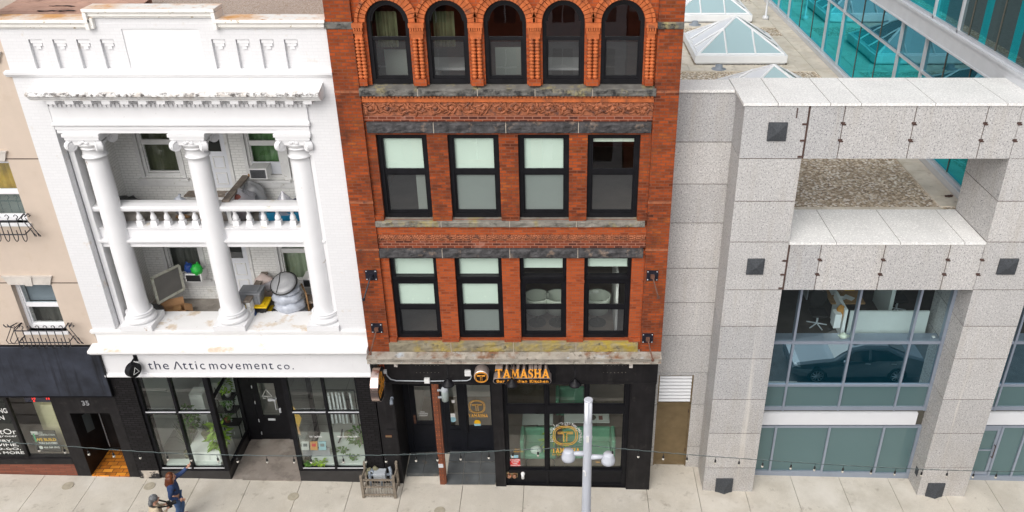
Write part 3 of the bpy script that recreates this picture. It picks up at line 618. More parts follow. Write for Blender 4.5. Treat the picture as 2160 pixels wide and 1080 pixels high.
# roof
mb=MB().quad((-12.3,.41,13.12),(WX1,.41,13.12),(WX1,14,13.12),(-12.3,14,13.12)); mb.build('roof','white_roof_gravel',wb)
mb=MB()
for k in range(7):
    y0=.42+k*.36; mb._a([(-13.2,y0,13.20+k*.030),(-10.0,y0,13.20+k*.030),(-10.0,y0+.38,13.225+k*.030),(-13.2,y0+.38,13.225+k*.030),(-13.2,y0,13.12),(-10.0,y0,13.12)],[(0,1,2,3),(4,5,1,0)])
mb.build('roofing_strip','roll_roofing',wb)
mb=MB()
for k in range(5):
    y0=.425+k*.36
    for j in range(3):
        a=random.uniform(-12.6,-10.9); w=random.uniform(.3,.8); mb.tube([(a+w*t/6,y0+random.uniform(-.02,.03),13.215+k*.030) for t in range(7)],[.004]+[random.uniform(.006,.02) for _ in range(5)]+[.004],5)
mb.build('torn_seam','tar',wb)
t=MB().box(-5.72,-5.28,2.3,2.7,13.12,13.35); t.lathe([(.15,13.35),(.15,13.6),(.22,13.6),(.22,13.7),(.05,13.78)],(-5.5,2.5,0),16)
tag(t.build('roof_vent','meter_grey'),'grey metal vent on the pale gravel roof beside the red brick wall','vent')
# ================================================================== things left on the porches
LF,UF=5.022,8.053
def put(name,mb,mat,label,cat,group=None,smooth=True,bevel=0): return tag(mb.build(name,mat,smooth=smooth,bevel=bevel),label,cat,group)
def ac_unit(x0,x1,z0,z1,y0,y1,label):
    t=thing('air_conditioner',((x0+x1)/2,y1,z0),label,'air conditioner','window air conditioners on the porches')
    B(x0,x1,y0+.015,y1,z0,z1).build('case','plastic_white',t,bevel=.015)
    m=MB().box(x0+.03,x1-.03,y0+.005,y0+.016,z0+.03,z1-.03).build('grille','plastic_grey',t)
    m=MB(); k=9
    for i in range(k): z=z0+.05+(z1-z0-.1)*i/(k-1); m.box(x0+.04,x1-.04,y0-.006,y0+.006,z-.006,z+.006)
    m.build('fin','plastic_black',t); return t
p=P(527,367,1.75); q=P(560,345,1.75)
ac_unit(p.x,q.x,8.92,9.22,1.7,2.2,'white box air conditioner in the green-curtained upper porch window')
MB().box(p.x-.17,p.x-.01,2.03,2.1,8.86,8.93).build('shim','wood_tan',wz)
p=P(399,611,1.7); q=P(430,597,1.7)
ac_unit(p.x,q.x,5.84,6.10,1.62,2.2,'white box air conditioner under blue and green bags on the lower porch')
ac_unit(P(643,612,1.8).x,P(643,612,1.8).x+.5,5.62,5.9,1.7,2.2,'box air conditioner half hidden behind the right porch column')
def tied_bag(c,r,mat,label,seed,h=1.0,ear=.6):
    m=MB().blob((c[0],c[1],c[2]+r*h),r,r*.85,r*h*1.05,seed,.35,2.4,18,12,floor=c[2])
    m.tube([(c[0],c[1],c[2]+r*h*1.9),(c[0]+.1*r,c[1]-.1*r,c[2]+r*h*2.15),(c[0]+ear*r,c[1]-.2*r,c[2]+r*h*2.6)],[r*.22,r*.1,r*.2],7)
    return put('plastic_bag',m,mat,label,'bag')
p=P(407,597,1.75); tied_bag((p.x,1.75,6.10),.13,'bag_blue','crumpled dark blue bag lying on the lower porch air conditioner',3,1,-.4)
p=P(422,599,1.72); tied_bag((p.x+.03,1.68,6.07),.145,'bag_green','bright green knotted bag lying on the lower porch air conditioner',5,1.05,.5)
# upper porch
p=P(268,408,1.6); put('bin_bag',MB().blob((p.x,1.55,UF+.16),.34,.25,.27,11,.35,2,floor=UF),'bag_dark','black bin bag slumped by the upper porch wall near the left column','bag')
p=P(247,396,1.5); put('cloth',MB().blob((p.x-.1,1.3,UF+.2),.2,.16,.3,4,.4,2.2,floor=UF),'purple_cloth','purple cloth bundle half hidden behind the left porch column','cloth')
p=P(272,425,.95); put('sack',MB().blob((p.x-.06,1.0,UF+.1),.36,.3,.34,17,.2,1.5,floor=UF),'bag_tan','large tan sack slumped behind the upper balustrade by the left column','bag')
p=P(376,420,1.4); tied_bag((p.x,1.45,UF),.19,'bag_grey','grey bin bag beside the upper porch steps',9,1.15,.3)
p=P(377,425,1.2); put('paper_scrap',MB().blob((p.x,1.2,UF+.03),.17,.1,.05,2,.4,3,floor=UF),'wood_tan','crumpled brown paper on the upper porch floor under the grey bag','paper')
m=MB().blob((P(497,400,1.2).x,1.25,UF+.36),.40,.42,.42,21,.3,1.8,22,16,floor=UF)
t=thing('wrapped_furniture',(P(497,400,1.2).x,1.25,UF),'heap of furniture wrapped in clear plastic behind the upper balustrade','furniture')
m.build('plastic_cover','plastic_clear',t,smooth=True)
m=MB().box(t.location.x-.2,t.location.x+.15,1.05,1.4,UF,UF+.5).blob((t.location.x+.05,1.1,UF+.55),.17,.17,.2,3,.2); m.build('load','interior_red',t)
m=MB().blob((P(520,380,1.6).x,1.72,UF+.36),.40,.2,.40,27,.25,1.5,20,14,floor=UF); put('plastic_sheet',m,'bag_silver','grey tarpaulin slumped against the upper porch partition','tarpaulin')
p=P(557,412,1.2); put('cushion',MB().blob((p.x,1.25,UF+.16),.22,.2,.13,6,.12,1.5,floor=UF),'paper_blue','pale blue cushion on the upper porch floor','cushion')
p=P(545,425,.9); put('glass_jar',MB().lathe([(.07,0),(.08,.05),(.08,.2),(.05,.25),(.06,.27)],(p.x,.95,UF),14),'bag_grey','small glass jar on the upper porch floor beside the pale cushion','jar')
x=P(600,410,1.2).x; t=thing('storage_crate',(x,1.25,UF),'blue crate of odds and ends under clear plastic on the upper porch','crate')
m=MB().wall(x-.42,x+.42,UF,UF+.32,.85,.03); m.box(x-.42,x+.42,.86,1.6,UF,UF+.03).box(x-.42,x-.39,.86,1.6,UF,UF+.32).box(x+.39,x+.42,.86,1.6,UF,UF+.32).box(x-.42,x+.42,1.57,1.6,UF,UF+.32); m.build('crate_shell','plastic_blue',t,bevel=.01)
m=MB(); 
for k in range(7): m.blob((x-.28+random.random()*.56,1.0+random.random()*.4,UF+.36+random.random()*.1),.13,.11,.11,k,.3,n=8,m=6)
m.build('contents','print_navy',t,smooth=True)
apex=Vector((x-.05,1.2,UF+.78)); rim=[Vector((x+.46*math.cos(a)*1.05,1.22+.46*math.sin(a)*.95,UF+.26)) for a in [2*PI*k/14 for k in range(14)]]
m=MB()
for k in range(14):
    a,b=rim[k],rim[(k+1)%14]; am,bm_=a.lerp(apex,.6)-Vector((0,0,.06)),b.lerp(apex,.6)-Vector((0,0,.06)); m.quad(a,b,bm_,am); m.poly([am,bm_,apex])
m.build('plastic_cover','plastic_clear',t)
# lower porch
m=MB(); a,b,c,d=P(320,587,1.0),P(377,560,1.75),P(388,610,1.7),P(334,640,1.0)
def bar(m,p,q,w=.045): m.tube([p,q],w,4)
for p,q in ((a,b),(b,c),(c,d),(d,a)): bar(m,p,q)
t=thing('window_screen',d,'old wood-framed window screen leaning in the lower porch','screen'); m.build('screen_frame','peeled_green_wood',t)
MB().quad(d,c,b,a).build('mesh','screen_mesh',t)
p=P(357,650,.9); t=thing('cardboard_box',(p.x,1.0,LF),'open brown cardboard box under the leaning window screen','box')
m=MB(); m.M=Matrix.Translation((p.x,1.1,LF))@Matrix.Rotation(.45,4,'Z')
for bx in ((-.3,.3,-.22,-.2,0,.28),(-.3,.3,.2,.22,0,.28),(-.3,-.28,-.2,.2,0,.28),(.28,.3,-.2,.2,0,.28),(-.28,.28,-.2,.2,0,.02)): m.box(*bx)
m.extr([(-.3,-.21,.28),(.3,-.21,.28),(.32,-.40,.19),(-.32,-.40,.19)],(0,0,.006)).extr([(.29,-.2,.28),(.29,.2,.28),(.48,.2,.20),(.48,-.2,.20)],(0,0,.006)).extr([(-.3,.21,.28),(.3,.21,.28),(.3,.3,.44),(-.3,.3,.44)],(0,0,.006))
m.build('carton','cardboard',t)
m=MB(); m.M=Matrix.Translation((p.x,1.1,LF))@Matrix.Rotation(.45,4,'Z'); m.box(-.2,.1,-.12,.1,.05,.24).box(.0,.2,-.05,.15,.1,.27); m.build('contents','wood_tan',t)
p=P(322,640,.9); put('bin_bag',MB().blob((p.x,.95,LF+.2),.22,.22,.3,8,.3,2,floor=LF),'bag_dark','black bin bag behind the left porch column beside the cardboard box','bag')
def tote(x,y,z,w,d_,h,body,lid,label,cat='storage bin'):
    t=thing('storage_tote',(x,y,z),label,cat,'plastic totes stacked on the lower porch')
    m=MB(); b=.04
    m._a([(x-w/2+b,y-d_/2+b,z),(x+w/2-b,y-d_/2+b,z),(x+w/2-b,y+d_/2-b,z),(x-w/2+b,y+d_/2-b,z),(x-w/2,y-d_/2,z+h),(x+w/2,y-d_/2,z+h),(x+w/2,y+d_/2,z+h),(x-w/2,y+d_/2,z+h)],[(0,3,2,1),(4,5,6,7),(0,1,5,4),(1,2,6,5),(2,3,7,6),(3,0,4,7)])
    for k in (-1,0,1): m.box(x+k*w*.27-.05,x+k*w*.27+.05,y-d_/2-.004,y-d_/2+.05,z+h*.2,z+h*.8)
    m.build('tub',body,t,bevel=.012)
    m=MB().box(x-w/2-.025,x+w/2+.025,y-d_/2-.025,y+d_/2+.025,z+h,z+h+.05).box(x-w/2+.06,x+w/2-.06,y-d_/2+.06,y+d_/2-.06,z+h+.05,z+h+.075); m.build('lid',lid,t,bevel=.012)
x=P(540,640,1.0).x
tote(x+.02,1.05,LF,.62,.5,.22,'plastic_black','plastic_yellow','lowest black tote with a yellow lid at the bottom of the porch stack')
tote(x+.02,1.05,LF+.297,.62,.5,.20,'plastic_black','plastic_yellow','upper black tote with a yellow lid under the grey tote')
tote(x-.06,1.02,LF+.575,.56,.44,.34,'plastic_grey','plastic_grey','grey plastic tote with lid on top of the black and yellow totes')
p=P(512,650,.62); m=MB().box(p.x-.02,p.x+.18,.58,.82,LF,LF+.28); put('small_carton',m,'cardboard','small carton on the porch floor beside the middle column base','box',smooth=False)
p=P(524,645,.62); put('cloth',MB().blob((p.x,.72,LF+.36),.12,.12,.14,5,.35,2.4,floor=LF),'navy_knit','crumpled navy cloth in front of the grey porch tote','cloth')
p=P(556,592,1.6); put('sack',MB().blob((p.x-.03,1.72,LF+.66),.28,.2,.34,14,.2,1.5,floor=LF),'bag_pink','pale pink stuffed sack behind the grey porch tote','bag')
p=P(575,590,1.35); m=MB().tube([(p.x-.28,1.5,LF+.72),(p.x+.25,1.62,LF+.95)],[.14,.12],12); put('plastic_roll',m,'plastic_clear','roll of grey plastic sheet beside the pink sack','roll')
x=P(606,640,.95).x; t=thing('wrapped_bundle',(x,1.05,LF),'tall bundle wrapped in pale grey plastic under a round silver cover','bundle')
m=MB()
for k,(zz,r_,h) in enumerate(((.17,.42,.2),(.45,.41,.21),(.73,.40,.22),(.95,.35,.16))): m.blob((x+.02*(k%2),1.08,LF+zz),r_,.34,h,31+k,.2,2.6,24,12,floor=LF)
m.build('wrap','bag_grey',t,smooth=True)
m=MB(); m.M=Matrix.Translation((x-.02,1.0,LF+1.17))@Matrix.Rotation(.5,4,'X')@Matrix.Rotation(-.12,4,'Y'); m.lathe([(.0,.07),(.18,.072),(.30,.05),(.35,.0),(.33,-.05),(.26,-.06)],(0,0,0),26); m.cur=1; m.tube([(.36*math.cos(2*PI*k/26),.36*math.sin(2*PI*k/26),-.02) for k in range(27)],.022,6,cap=False)
m.tube([(-.13,.32,.055),(-.09,0,.09),(-.12,-.32,.055)],.012,5); m.build('silver_cover',['bag_silver','plastic_black'],t,smooth=True)
x=P(640,610,1.35).x; t=thing('cane_chair',(x+.1,1.4,LF),'bentwood chair frame with curved tan arm behind the right column','chair')
m=MB()
for dx in (0,.38):
    m.tube([(x+dx-.12,1.6,LF+.78),(x+dx,1.35,LF+.80),(x+dx+.1,1.2,LF+.74),(x+dx+.13,1.15,LF+.4),(x+dx+.15,1.12,LF)],.025,8)
m.build('arm_frame','wood_tan',t,smooth=True); B(x,x+.5,1.2,1.6,LF+.4,LF+.45).build('seat','wood_worn',t)
for dx in (0.02,.46): B(x+dx,x+dx+.04,1.55,1.6,LF,LF+.4).build('leg','wood_tan',t)
m=MB(); m.box(x-.1,x+.7,.58,1.15,LF+.001,LF+.012); m.cur=1; rr=0
for i in range(6):
    for j in range(4): 
        cx,cy=x-.02+i*.13+(.06 if j%2 else 0),.64+j*.13; m.cur=2 if (i*3+j*5)%7==0 else 1; m.lathe([(.055,.012),(.05,.026),(.01,.03)],(cx,cy,LF),12)
tag(m.build('pebble_mat',['soil','paper_kraft','print_yellow']),'mat of round pale discs on the lower porch floor','mat')
x=P(701,640,.7).x; t=thing('potted_plant',(x,.75,LF),'green plant in a red pot hidden behind the right porch column','plant')
MB().lathe([(.09,0),(.13,.3),(.14,.3),(.14,.34),(.1,.34)],(x+.02,.75,LF),16).build('pot','print_red',t,smooth=True)
m=MB()
for k in range(60): leaf(m,Vector((x+.02,.75,LF+.36+random.random()*.3)),Vector((random.uniform(-1,1),random.uniform(-1,1),random.uniform(0,.9))),Vector((0,0,1)),.16,.07)
m.build('foliage','leaf_green',t)
m=MB(); p=P(266,676,.1); m.blob((p.x,.16,5.375),.09,.06,.025,3,.4,3,floor=5.358); put('tape_scrap',m,'paper_blue','scrap of blue tape on the white ledge beside the left column base','scrap')
# ================================================================== inside the studio shop (seen through its glass)
def plant(c,h,n,mat,label,pot='terracotta_pot',pr=.14,ph=.22,grass=False,L=.2,W=.09,spread=.3,group=None):
    c=Vector(c); t=thing('potted_plant',c,label,'plant',group)
    MB().lathe([(pr*.75,0),(pr,ph*.9),(pr*1.05,ph),(pr*.85,ph-.02)],c,18).build('pot',pot,t,smooth=True)
    m=MB()
    for k in range(n):
        if grass:
            a=random.random()*2*PI; s_=random.uniform(.1,1); e=Vector((math.cos(a)*spread*s_,math.sin(a)*spread*s_,h*random.uniform(.6,1)))
            b=c+Vector((0,0,ph)); pth=[b,b+e*.5+Vector((0,0,.12*h)),b+e]
            sd=Vector((-math.sin(a),math.cos(a),0))*.012
            m._a([pth[0]-sd,pth[0]+sd,pth[1]+sd,pth[1]-sd,pth[2]],[(0,1,2,3),(3,2,4)])
        else:
            d=rv().normalized(); q=c+Vector((d.x*spread,d.y*spread,ph+h*(.5+.5*d.z)))*1
            leaf(m,q,Vector((d.x,d.y,random.uniform(-.4,.5))),Vector((0,0,1)),L*random.uniform(.6,1.2),W*random.uniform(.7,1.2))
    m.build('foliage',mat,t); return t
def deck(x0,x1,y0,y1,z0,z1,label,mat='table_white'): return put('display_platform',B(x0,x1,y0,y1,z0,z1),mat,label,'platform',smooth=False,bevel=.01)
FL=.12
deck(-11.55,-9.95,.2,.42,.12,.50,'low white display ledge inside the left studio window')
deck(-7.35,-5.35,.22,1.6,.12,.5,'broad white display platform strewn with trailing plants')
x,y=-10.42,.78
t=thing('draped_table',(x,y,FL),'table under a white cloth in the left studio window','table')
m=MB(); w=.5
m.box(x-w,x+w,y-.45,y+.45,FL+.70,FL+.73)
n_=40
rim=[]
for k in range(n_):
    a=2*PI*k/n_; c,s_=math.cos(a),math.sin(a); f=1/max(abs(c)/w,abs(s_)/.45); rim.append((c*f,s_*f))
for k in range(n_):
    (a0,b0),(a1,b1)=rim[k],rim[(k+1)%n_]; f0,f1=1.04+.05*math.sin(k*2.1),1.04+.05*math.sin((k+1)*2.1)
    m.quad((x+a0*f0,y+b0*f0,FL+.04),(x+a1*f1,y+b1*f1,FL+.04),(x+a1,y+b1,FL+.73),(x+a0,y+b0,FL+.73))
m.build('cloth','linen',t)
plant((-11.05,.75,FL),1.15,90,'leaf_grey','tall grassy plant in an olive pot in the left studio window','basket',.2,.36,True,spread=.45)
plant((-11.1,1.25,FL+.7),.75,120,'leaf_green','climbing green plant behind the tall grassy plant','basket',.12,.2,False,.16,.09,.2)
plant((-10.5,.95,FL+.73),.42,70,'leaf_grey','dry wispy plant in a woven basket on the draped table','basket',.18,.2,True,spread=.3)
plant((-10.02,.62,FL+.35),.75,75,'leaf_lime','lime green broad-leaved plant beside the draped table','cloth_black',.17,.38,False,.30,.14,.15)
put('white_plinth',B(-11.3,-10.9,1.9,2.3,FL,1.7),'room_white','tall white plinth at the back of the studio','plinth',smooth=False)
put('studio_counter',B(-11.6,-10.2,3.2,4.4,FL,1.05),'table_white','long pale counter inside the studio','counter',smooth=False)
put('pillar_screen',B(-10.0,-9.85,2.2,3.2,FL,2.9),'room_white','white upright screen behind the studio door','screen',smooth=False)
t=thing('plant_shelf',(-9.98,2.3,FL),'black wire plant shelf beside the studio entrance','shelf')
m=MB()
for xx in (-10.55,-9.9):
    for yy in (1.75,2.1): m.box(xx-.012,xx+.012,yy-.012,yy+.012,FL,FL+1.7)
for zz in (.5,1.0,1.5): m.box(-10.56,-9.89,1.74,2.11,FL+zz,FL+zz+.025)
m.build('rack','cloth_black',t)
plant((-10.1,1.92,FL+1.525),.5,60,'leaf_lime','small lime plant on the top of the black shelf','plate_white',.1,.16,False,.14,.06,.12)
plant((-10.15,1.92,FL+1.025),.28,50,'leaf_green','small green plant on the middle of the black shelf','plate_white',.11,.18,False,.12,.06,.14)
plant((-10.3,1.92,FL+.525),.2,40,'leaf_green','small plant in an orange pot low on the black shelf','terracotta_pot',.1,.16,False,.12,.06,.12)
# clothes rail with shirts
t=thing('clothes_rail',(-6.55,1.3,FL),'rail of pale shirts hanging in the right studio window','clothes rail')
m=MB().tube([(-6.95,1.3,2.35),(-6.05,1.3,2.35)],.015,8).tube([(-6.95,1.3,2.35),(-6.95,1.3,FL)],.015,8).tube([(-6.05,1.3,2.35),(-6.05,1.3,FL)],.015,8); m.build('rail','cloth_black',t)
for k in range(7):
    xx=-6.82+k*.105; yo=(k%3-1)*.02
    m=MB()
    prof=[(-.08,2.28),(-.25,2.17),(-.33,1.95),(-.34,1.6),(-.26,1.58),(-.22,1.35),(.22,1.35),(.26,1.58),(.34,1.6),(.33,1.95),(.25,2.17),(.08,2.28)]
    m.M=Matrix.Translation((xx,1.2+yo,0))@Matrix.Rotation(.35,4,'Z'); m.extr([(0,a,b) for a,b in prof],(.05,0,0)); m.build('shirt','shirt_white' if k!=5 else 'cloth_black',t)
m=MB(); m.tube([(-6.55,1.2,.95),(-6.6,1.15,.7),(-6.7,1.1,.5)],[.02,.03,.02],6); m.build('hanger_cord','cloth_black',t)
for k,(u,mat,lab) in enumerate(((644,'paper_white','white picture book on a stand in the right studio window'),(662,'paper_orange','orange picture book on a stand in the right studio window'),(680,'paper_blue','pale blue picture book on a stand in the right studio window'))):
    p=P(u,941,.5); t=thing('picture_book',(p.x,.5,p.z-.18),lab,'book'); m=MB(); m.M=Matrix.Translation((p.x,.52,p.z))@Matrix.Rotation(-.35,4,'X'); m.box(-.105,.105,-.02,.02,-.13,.13).build('cover',mat,t); 
    m=MB(); m.M=Matrix.Translation((p.x,.52,p.z))@Matrix.Rotation(-.35,4,'X'); m.box(-.06,.06,-.024,-.02,-.02,.07); m.build('cover_print','print_grey' if k!=1 else 'print_red',t)
m=MB(); p=P(664,942,.5); m.box(p.x-.4,p.x+.4,.55,.6,.5,p.z-.1); put('book_stand',m,'plastic_clear','clear stand holding three picture books','stand',smooth=False)
plant((-6.0,1.1,.5),.35,110,'leaf_green','bushy trailing plant on the broad white platform','basket',.12,.16,False,.15,.08,.3)
for k,(u,v,n_) in enumerate(((655,978,26),(676,978,22),(690,950,16),(720,950,20),(752,930,22),(746,965,18))):
    p=PZ(u,v,.5); t=thing('trailing_plant',(p.x,p.y,.5),['low leafy sprig on the platform beneath the picture books','pale leafy sprig at the platform front','short vine trailing on the platform beside the blue book','vine in the middle of the white platform','round-leaved vine at the platform right side','round-leaved vine at the front right of the platform'][k],'plant','sprigs laid on the studio platform'); m=MB()
    for j in range(n_): leaf(m,Vector((p.x+random.uniform(-.16,.16),p.y+random.uniform(-.13,.13),.51+random.random()*.08)),Vector((random.uniform(-1,1),random.uniform(-1,.2),random.uniform(-.1,.4))),Vector((0,0,1)),.12,.08)
    m.build('foliage','leaf_green' if k!=1 else 'leaf_lime',t)
x=P(714,925,1.0).x; put('woven_box',MB().blob((P(725,940,.8).x,1.35,.62),.12,.12,.14,2,.1),'basket','small woven jar at the back of the white platform','jar')
p=P(633,942,1.4); m=MB().tube([(p.x-.1,1.5,.12),(p.x-.05,1.45,1.1),(p.x,1.4,1.9)],.02,6); m.cur=1; m._a([(p.x-.02,1.42,1.75),(p.x+.25,1.3,1.3),(p.x+.1,1.35,.9),(p.x-.05,1.42,1.1)],[(0,1,2,3)]); m.cur=2; m._a([(p.x-.05,1.41,1.1),(p.x+.1,1.34,.9),(p.x+.12,1.33,.6),(p.x-.08,1.4,.7)],[(0,1,2,3)])
tag(m.build('furled_flag',['wood_tan','print_yellow','paper_orange']),'furled striped flag standing beside the studio door','flag')
m=MB(); text_mb('Gym / Yoga Nursery',P(653,922,.12).x,P(679,922,.12).x,P(660,924,.12).z,P(660,919,.12).z,.125,.003,m,bold=.02); text_mb('Pilates / Barre / Yoga / Ballet',P(712,922,.12).x,P(754,922,.12).x,P(720,924,.12).z,P(720,919,.12).z,.125,.003,m,bold=.02); m.build('window_lettering','paper_white',sf2)
# round blade sign at the corner of the white shop
t=thing('blade_sign',(-12.0,-.35,4.2),'small round black sign with a triangle hung from the white fascia corner','sign')
c=P(281,780,-.30); m=MB(); m.M=Matrix.Translation(c)@Matrix.Rotation(-.42,4,'Z'); m.lathe([(.0,-.09),(.19,-.09),(.20,-.08),(.20,.08),(.19,.09),(.0,.09)],(0,0,0),30,'x',cap=False); m.build('disc','black_metal',t,smooth=False)
m=MB(); m.M=Matrix.Translation(c)@Matrix.Rotation(-.42,4,'Z')
pts=[(.096,-.09,-.08),(.096,.09,-.08),(.096,0,.10)]
for i in range(3): m.tube([pts[i],pts[(i+1)%3]],.008,5)
m.build('emblem','paper_white',t); m=MB().box(c.x-.015,c.x+.015,-.30,-.03,c.z+.20,c.z+.25).box(c.x-.05,c.x+.05,-.06,-.035,c.z+.1,c.z+.3).tube([(c.x,-.3,c.z+.22),(c.x,-.3,c.z+.18)],.02,6); m.build('bracket','black_metal',t)
# ================================================================== beige building
bb=thing('beige_building',(-16,0,.2),'beige stucco building with white sash windows over a black shop fascia','building')
BX=WX0-.005
holes=[(-14.08,-13.03,5.30,6.72),(-14.15,-13.07,8.5,10.12),(-14.2,-13.1,12.6,14.2),(-16.8,-15.8,5.3,6.72),(-16.8,-15.8,8.5,10.12)]
mb=MB().wall(-22,BX,4.82,14.6,.02,.2,holes)
mb.box(-22,BX,.23,9,12.9,13.1); mb.build('wall','stucco',bb)
mb=MB()
for z in (6.78,10.19): mb.box(-22,BX-.005,.012,.03,z-.012,z+.012)
mb.build('reveal_joint','joint_dark',bb)
def lintel(xc,w,z):
    m=MB().py([(xc-w/2,z),(xc+w/2,z),(xc+w/2+.09,z+.22),(xc-w/2-.09,z+.22)],-.03,.03).py([(xc-.09,z-.02),(xc+.09,z-.02),(xc+.13,z+.26),(xc-.13,z+.26)],-.06,.0).box(xc-w/2-.11,xc+w/2+.11,-.05,.02,z+.22,z+.25); m.build('lintel','cast_stone',bb)
lintel(-13.56,1.06,6.75); lintel(-13.65,1.08,10.15); lintel(-13.0,1.0,12.5)
def bwin(x0,x1,z0,z1,rail,cur):
    w=sash(bb,x0,x1,z0,z1,.17,.075,rail,'vinyl_white',('upper_glass','clear_tint'),depth=.12,bottom=.1)
    m=MB().box(x0-.06,x1+.06,-.05,.17,z0-.07,z0+.0); m.build('sill','vinyl_white',w)
    back_box(w,x0,x1,z0,z1,cur,.5); return w
w=bwin(-14.08,-13.03,5.30,6.72,6.0,'room_dark'); 
MB().quad((-13.95,.36,6.05),(-13.15,.36,6.05),(-13.15,.36,6.65),(-13.95,.36,6.65)).build('plastic_film','plastic_clear',w)
w=bwin(-14.15,-13.07,8.5,10.12,9.25,'curtain_yellow'); B(-14,-13.15,.42,.46,8.5,9.2).build('shade','print_grey',w)
bwin(-14.2,-13.1,12.6,14.2,13.4,'room_dark'); bwin(-16.8,-15.8,5.3,6.72,6.0,'room_dark'); bwin(-16.8,-15.8,8.5,10.12,9.25,'room_dark')
def box_rail(x0,x1,z,label):
    t=thing('window_guard',((x0+x1)/2,0,z),label,'window guard','wrought iron window guards on the stucco wall')
    D=.34; m=MB(); y=.02-D
    m.tube([(x0,.02,z+.42),(x0,y,z+.40),(x1,y,z+.40),(x1,.02,z+.42)],.016,6).tube([(x0-.04,.02,z+.02),(x0-.04,y+.05,z),(x1+.04,y+.05,z),(x1+.04,.02,z+.02)],.016,6)
    m.build('rail','iron',t)
    k=max(3,int((x1-x0)/.19)); m=MB()
    for i in range(k+1):
        x=x0+(x1-x0)*i/k; pth=[(x,y,z+.52)]
        for j in range(9): a=j/8*PI*1.5; pth.append((x+.0,y-.045+.045*math.cos(a),z+.52+.045*math.sin(a)))
        pth=[(x+.05*math.sin(j/7*4.6)*.9,y,z+.46+.05*(1-math.cos(j/7*4.6))) for j in range(8)][::-1]
        pth+= [(x,y,z+.40),(x,y,z+.0)]
        for j in range(1,9): a=j/8*PI; pth.append((x,y+.09*(1-math.cos(a))*.9,z-.04-.16*math.sin(a)))
        pth.append((x,y+.16,z+.06)); m.tube(pth,.011,5)
    m.build('scroll_bar','iron',t)
    for x,s in ((x0,-1),(x1,1)):
        m=MB()
        for q in (0,1):
            xx=x+s*(.05+.1*q); m.tube([(xx-s*.05,.0,z+.44),(xx,y+.1,z+.42+.05*q),(xx+s*.06,y+.02,z+.50),(xx+s*.12,y+.05,z+.56),(xx+s*.15,y+.09,z+.50),(xx+s*.10,y+.09,z+.46)],.013,6)
            m.tube([(xx,y+.1,z+.42),(xx+s*.2,y+.05,z+.06),(xx+s*.22,y+.12,z-.08),(xx+s*.12,y+.2,z-.12),(xx+s*.03,y+.28,z-.0)],.011,5)
        m.build('end_scroll','iron',t)
box_rail(-14.15,-12.92,5.13,'black wrought iron window guard just above the black shop fascia')
box_rail(-14.6,-13.1,8.32,'black wrought iron window guard under the yellow-curtained window')
# fascia and shopfront of the beige building
mb=MB().px([(.02,3.22),(-.10,3.22),(-.06,4.83),(.02,4.84)],-22,BX+.02); mb.build('shop_fascia','awning_black',bb,bevel=.01)
mb=MB().box(-22,BX+.03,-.11,-.06,3.18,3.22).box(BX+.015,BX+.035,-.11,0,3.2,4.84).box(-22,BX+.02,-.03,.0,4.83,4.87); mb.build('fascia_trim','black_metal',bb)
mb=MB().wall(-14.14,BX-.02,G(-13)-.1,3.22,.03,1.15,[(-13.74,-12.62,.2,2.52)]); mb.build('shop_surround','black_paint',bb); B(-22,-18,.03,.3,-.1,3.2).build('shop_surround','black_paint',bb)
text_mb('35',P(173,850,.03).x,P(188,850,.03).x,P(180,855,.03).z,P(180,845,.03).z,.03,.015,bold=.015).build('house_number','bag_silver',bb)
d=B(-13.74,-12.62,1.12,1.17,.3,2.52).build('door','black_paint',bb)
MB().box(-13.68,-13.66,1.10,1.13,.35,2.45).box(-13.2,-13.1,1.06,1.13,1.25,1.33).tube([(-13.2,1.1,1.9),(-12.7,1.1,1.9)],.012,5).build('handle','curb_metal',d)
m=MB(); m.quad((-13.73,.45,1.45),(-13.73,.82,1.30),(-13.73,.82,1.95),(-13.73,.45,2.1)); m.build('notice','print_grey',bb)
mb=MB().box(-13.735,-12.625,.028,1.12,-.1,.212); mb.build('tiled_step','orange_tile',bb)
mb=MB().box(-18,-14.15,.06,.35,G(-16)-.2,.64); mb.build('plinth','base_brick',bb)
mb=MB().box(-18,-14.15,.03,.30,.64,.82).box(-18,-14.15,.10,.2,.82,.86).box(-15.51,-15.42,.10,.2,.86,3.22).box(-14.19,-14.15,.08,.2,.82,3.22); mb.build('shop_window_frame','black_paint',bb)
MB().quad((-15.42,.15,.86),(-14.19,.15,.86),(-14.19,.15,3.22),(-15.42,.15,3.22)).build('pane','shop_glass',bb)
MB().quad((-18,.15,.86),(-15.51,.15,.86),(-15.51,.15,3.22),(-18,.15,3.22)).build('pane','vinyl_dark',bb)
m=MB()
for s_,u0,u1,v0,v1 in (('COMING',-40,15,861,871),('SOON',-40,9,876,885),('marketOn',-60,36,904.5,915.5),('convenient grocer',-72,37,917.5,922.5),('GROCERY,',-50,27,927,933),('BEER & WINE,',-75,39,935.5,941.5),('MEALS TO-GO,',-75,44,944,949.5),('COFFEE & MORE',-70,51,952,957.2)):
    if s_=='COMING': s_='OPENING'
    a,b=P(u0,(v0+v1)/2,.15),P(u1,(v0+v1)/2,.15)
    zt,zb=P(0,v0,.15).z,P(0,v1,.15).z
    text_mb(s_,a.x,b.x,zb,zt,.145,.004,m,bold=.01 if s_.isupper() else 0)
m.build('window_lettering','paper_white',bb)
room(bb,-18,-14.16,.36,4,.5,3.3,('room_floor','room_wall'))
put('kraft_screen',B(-15.38,-14.2,.95,1.0,.6,2.9),'paper_kraft','sheet of kraft paper hung inside the brick-based shop window','paper',smooth=False)
m=MB(); m.box(-15.1,-14.75,.80,.93,.5,2.2); put('paper_roll',m,'paper_kraft','folded kraft board standing before the kraft paper','paper',smooth=False)
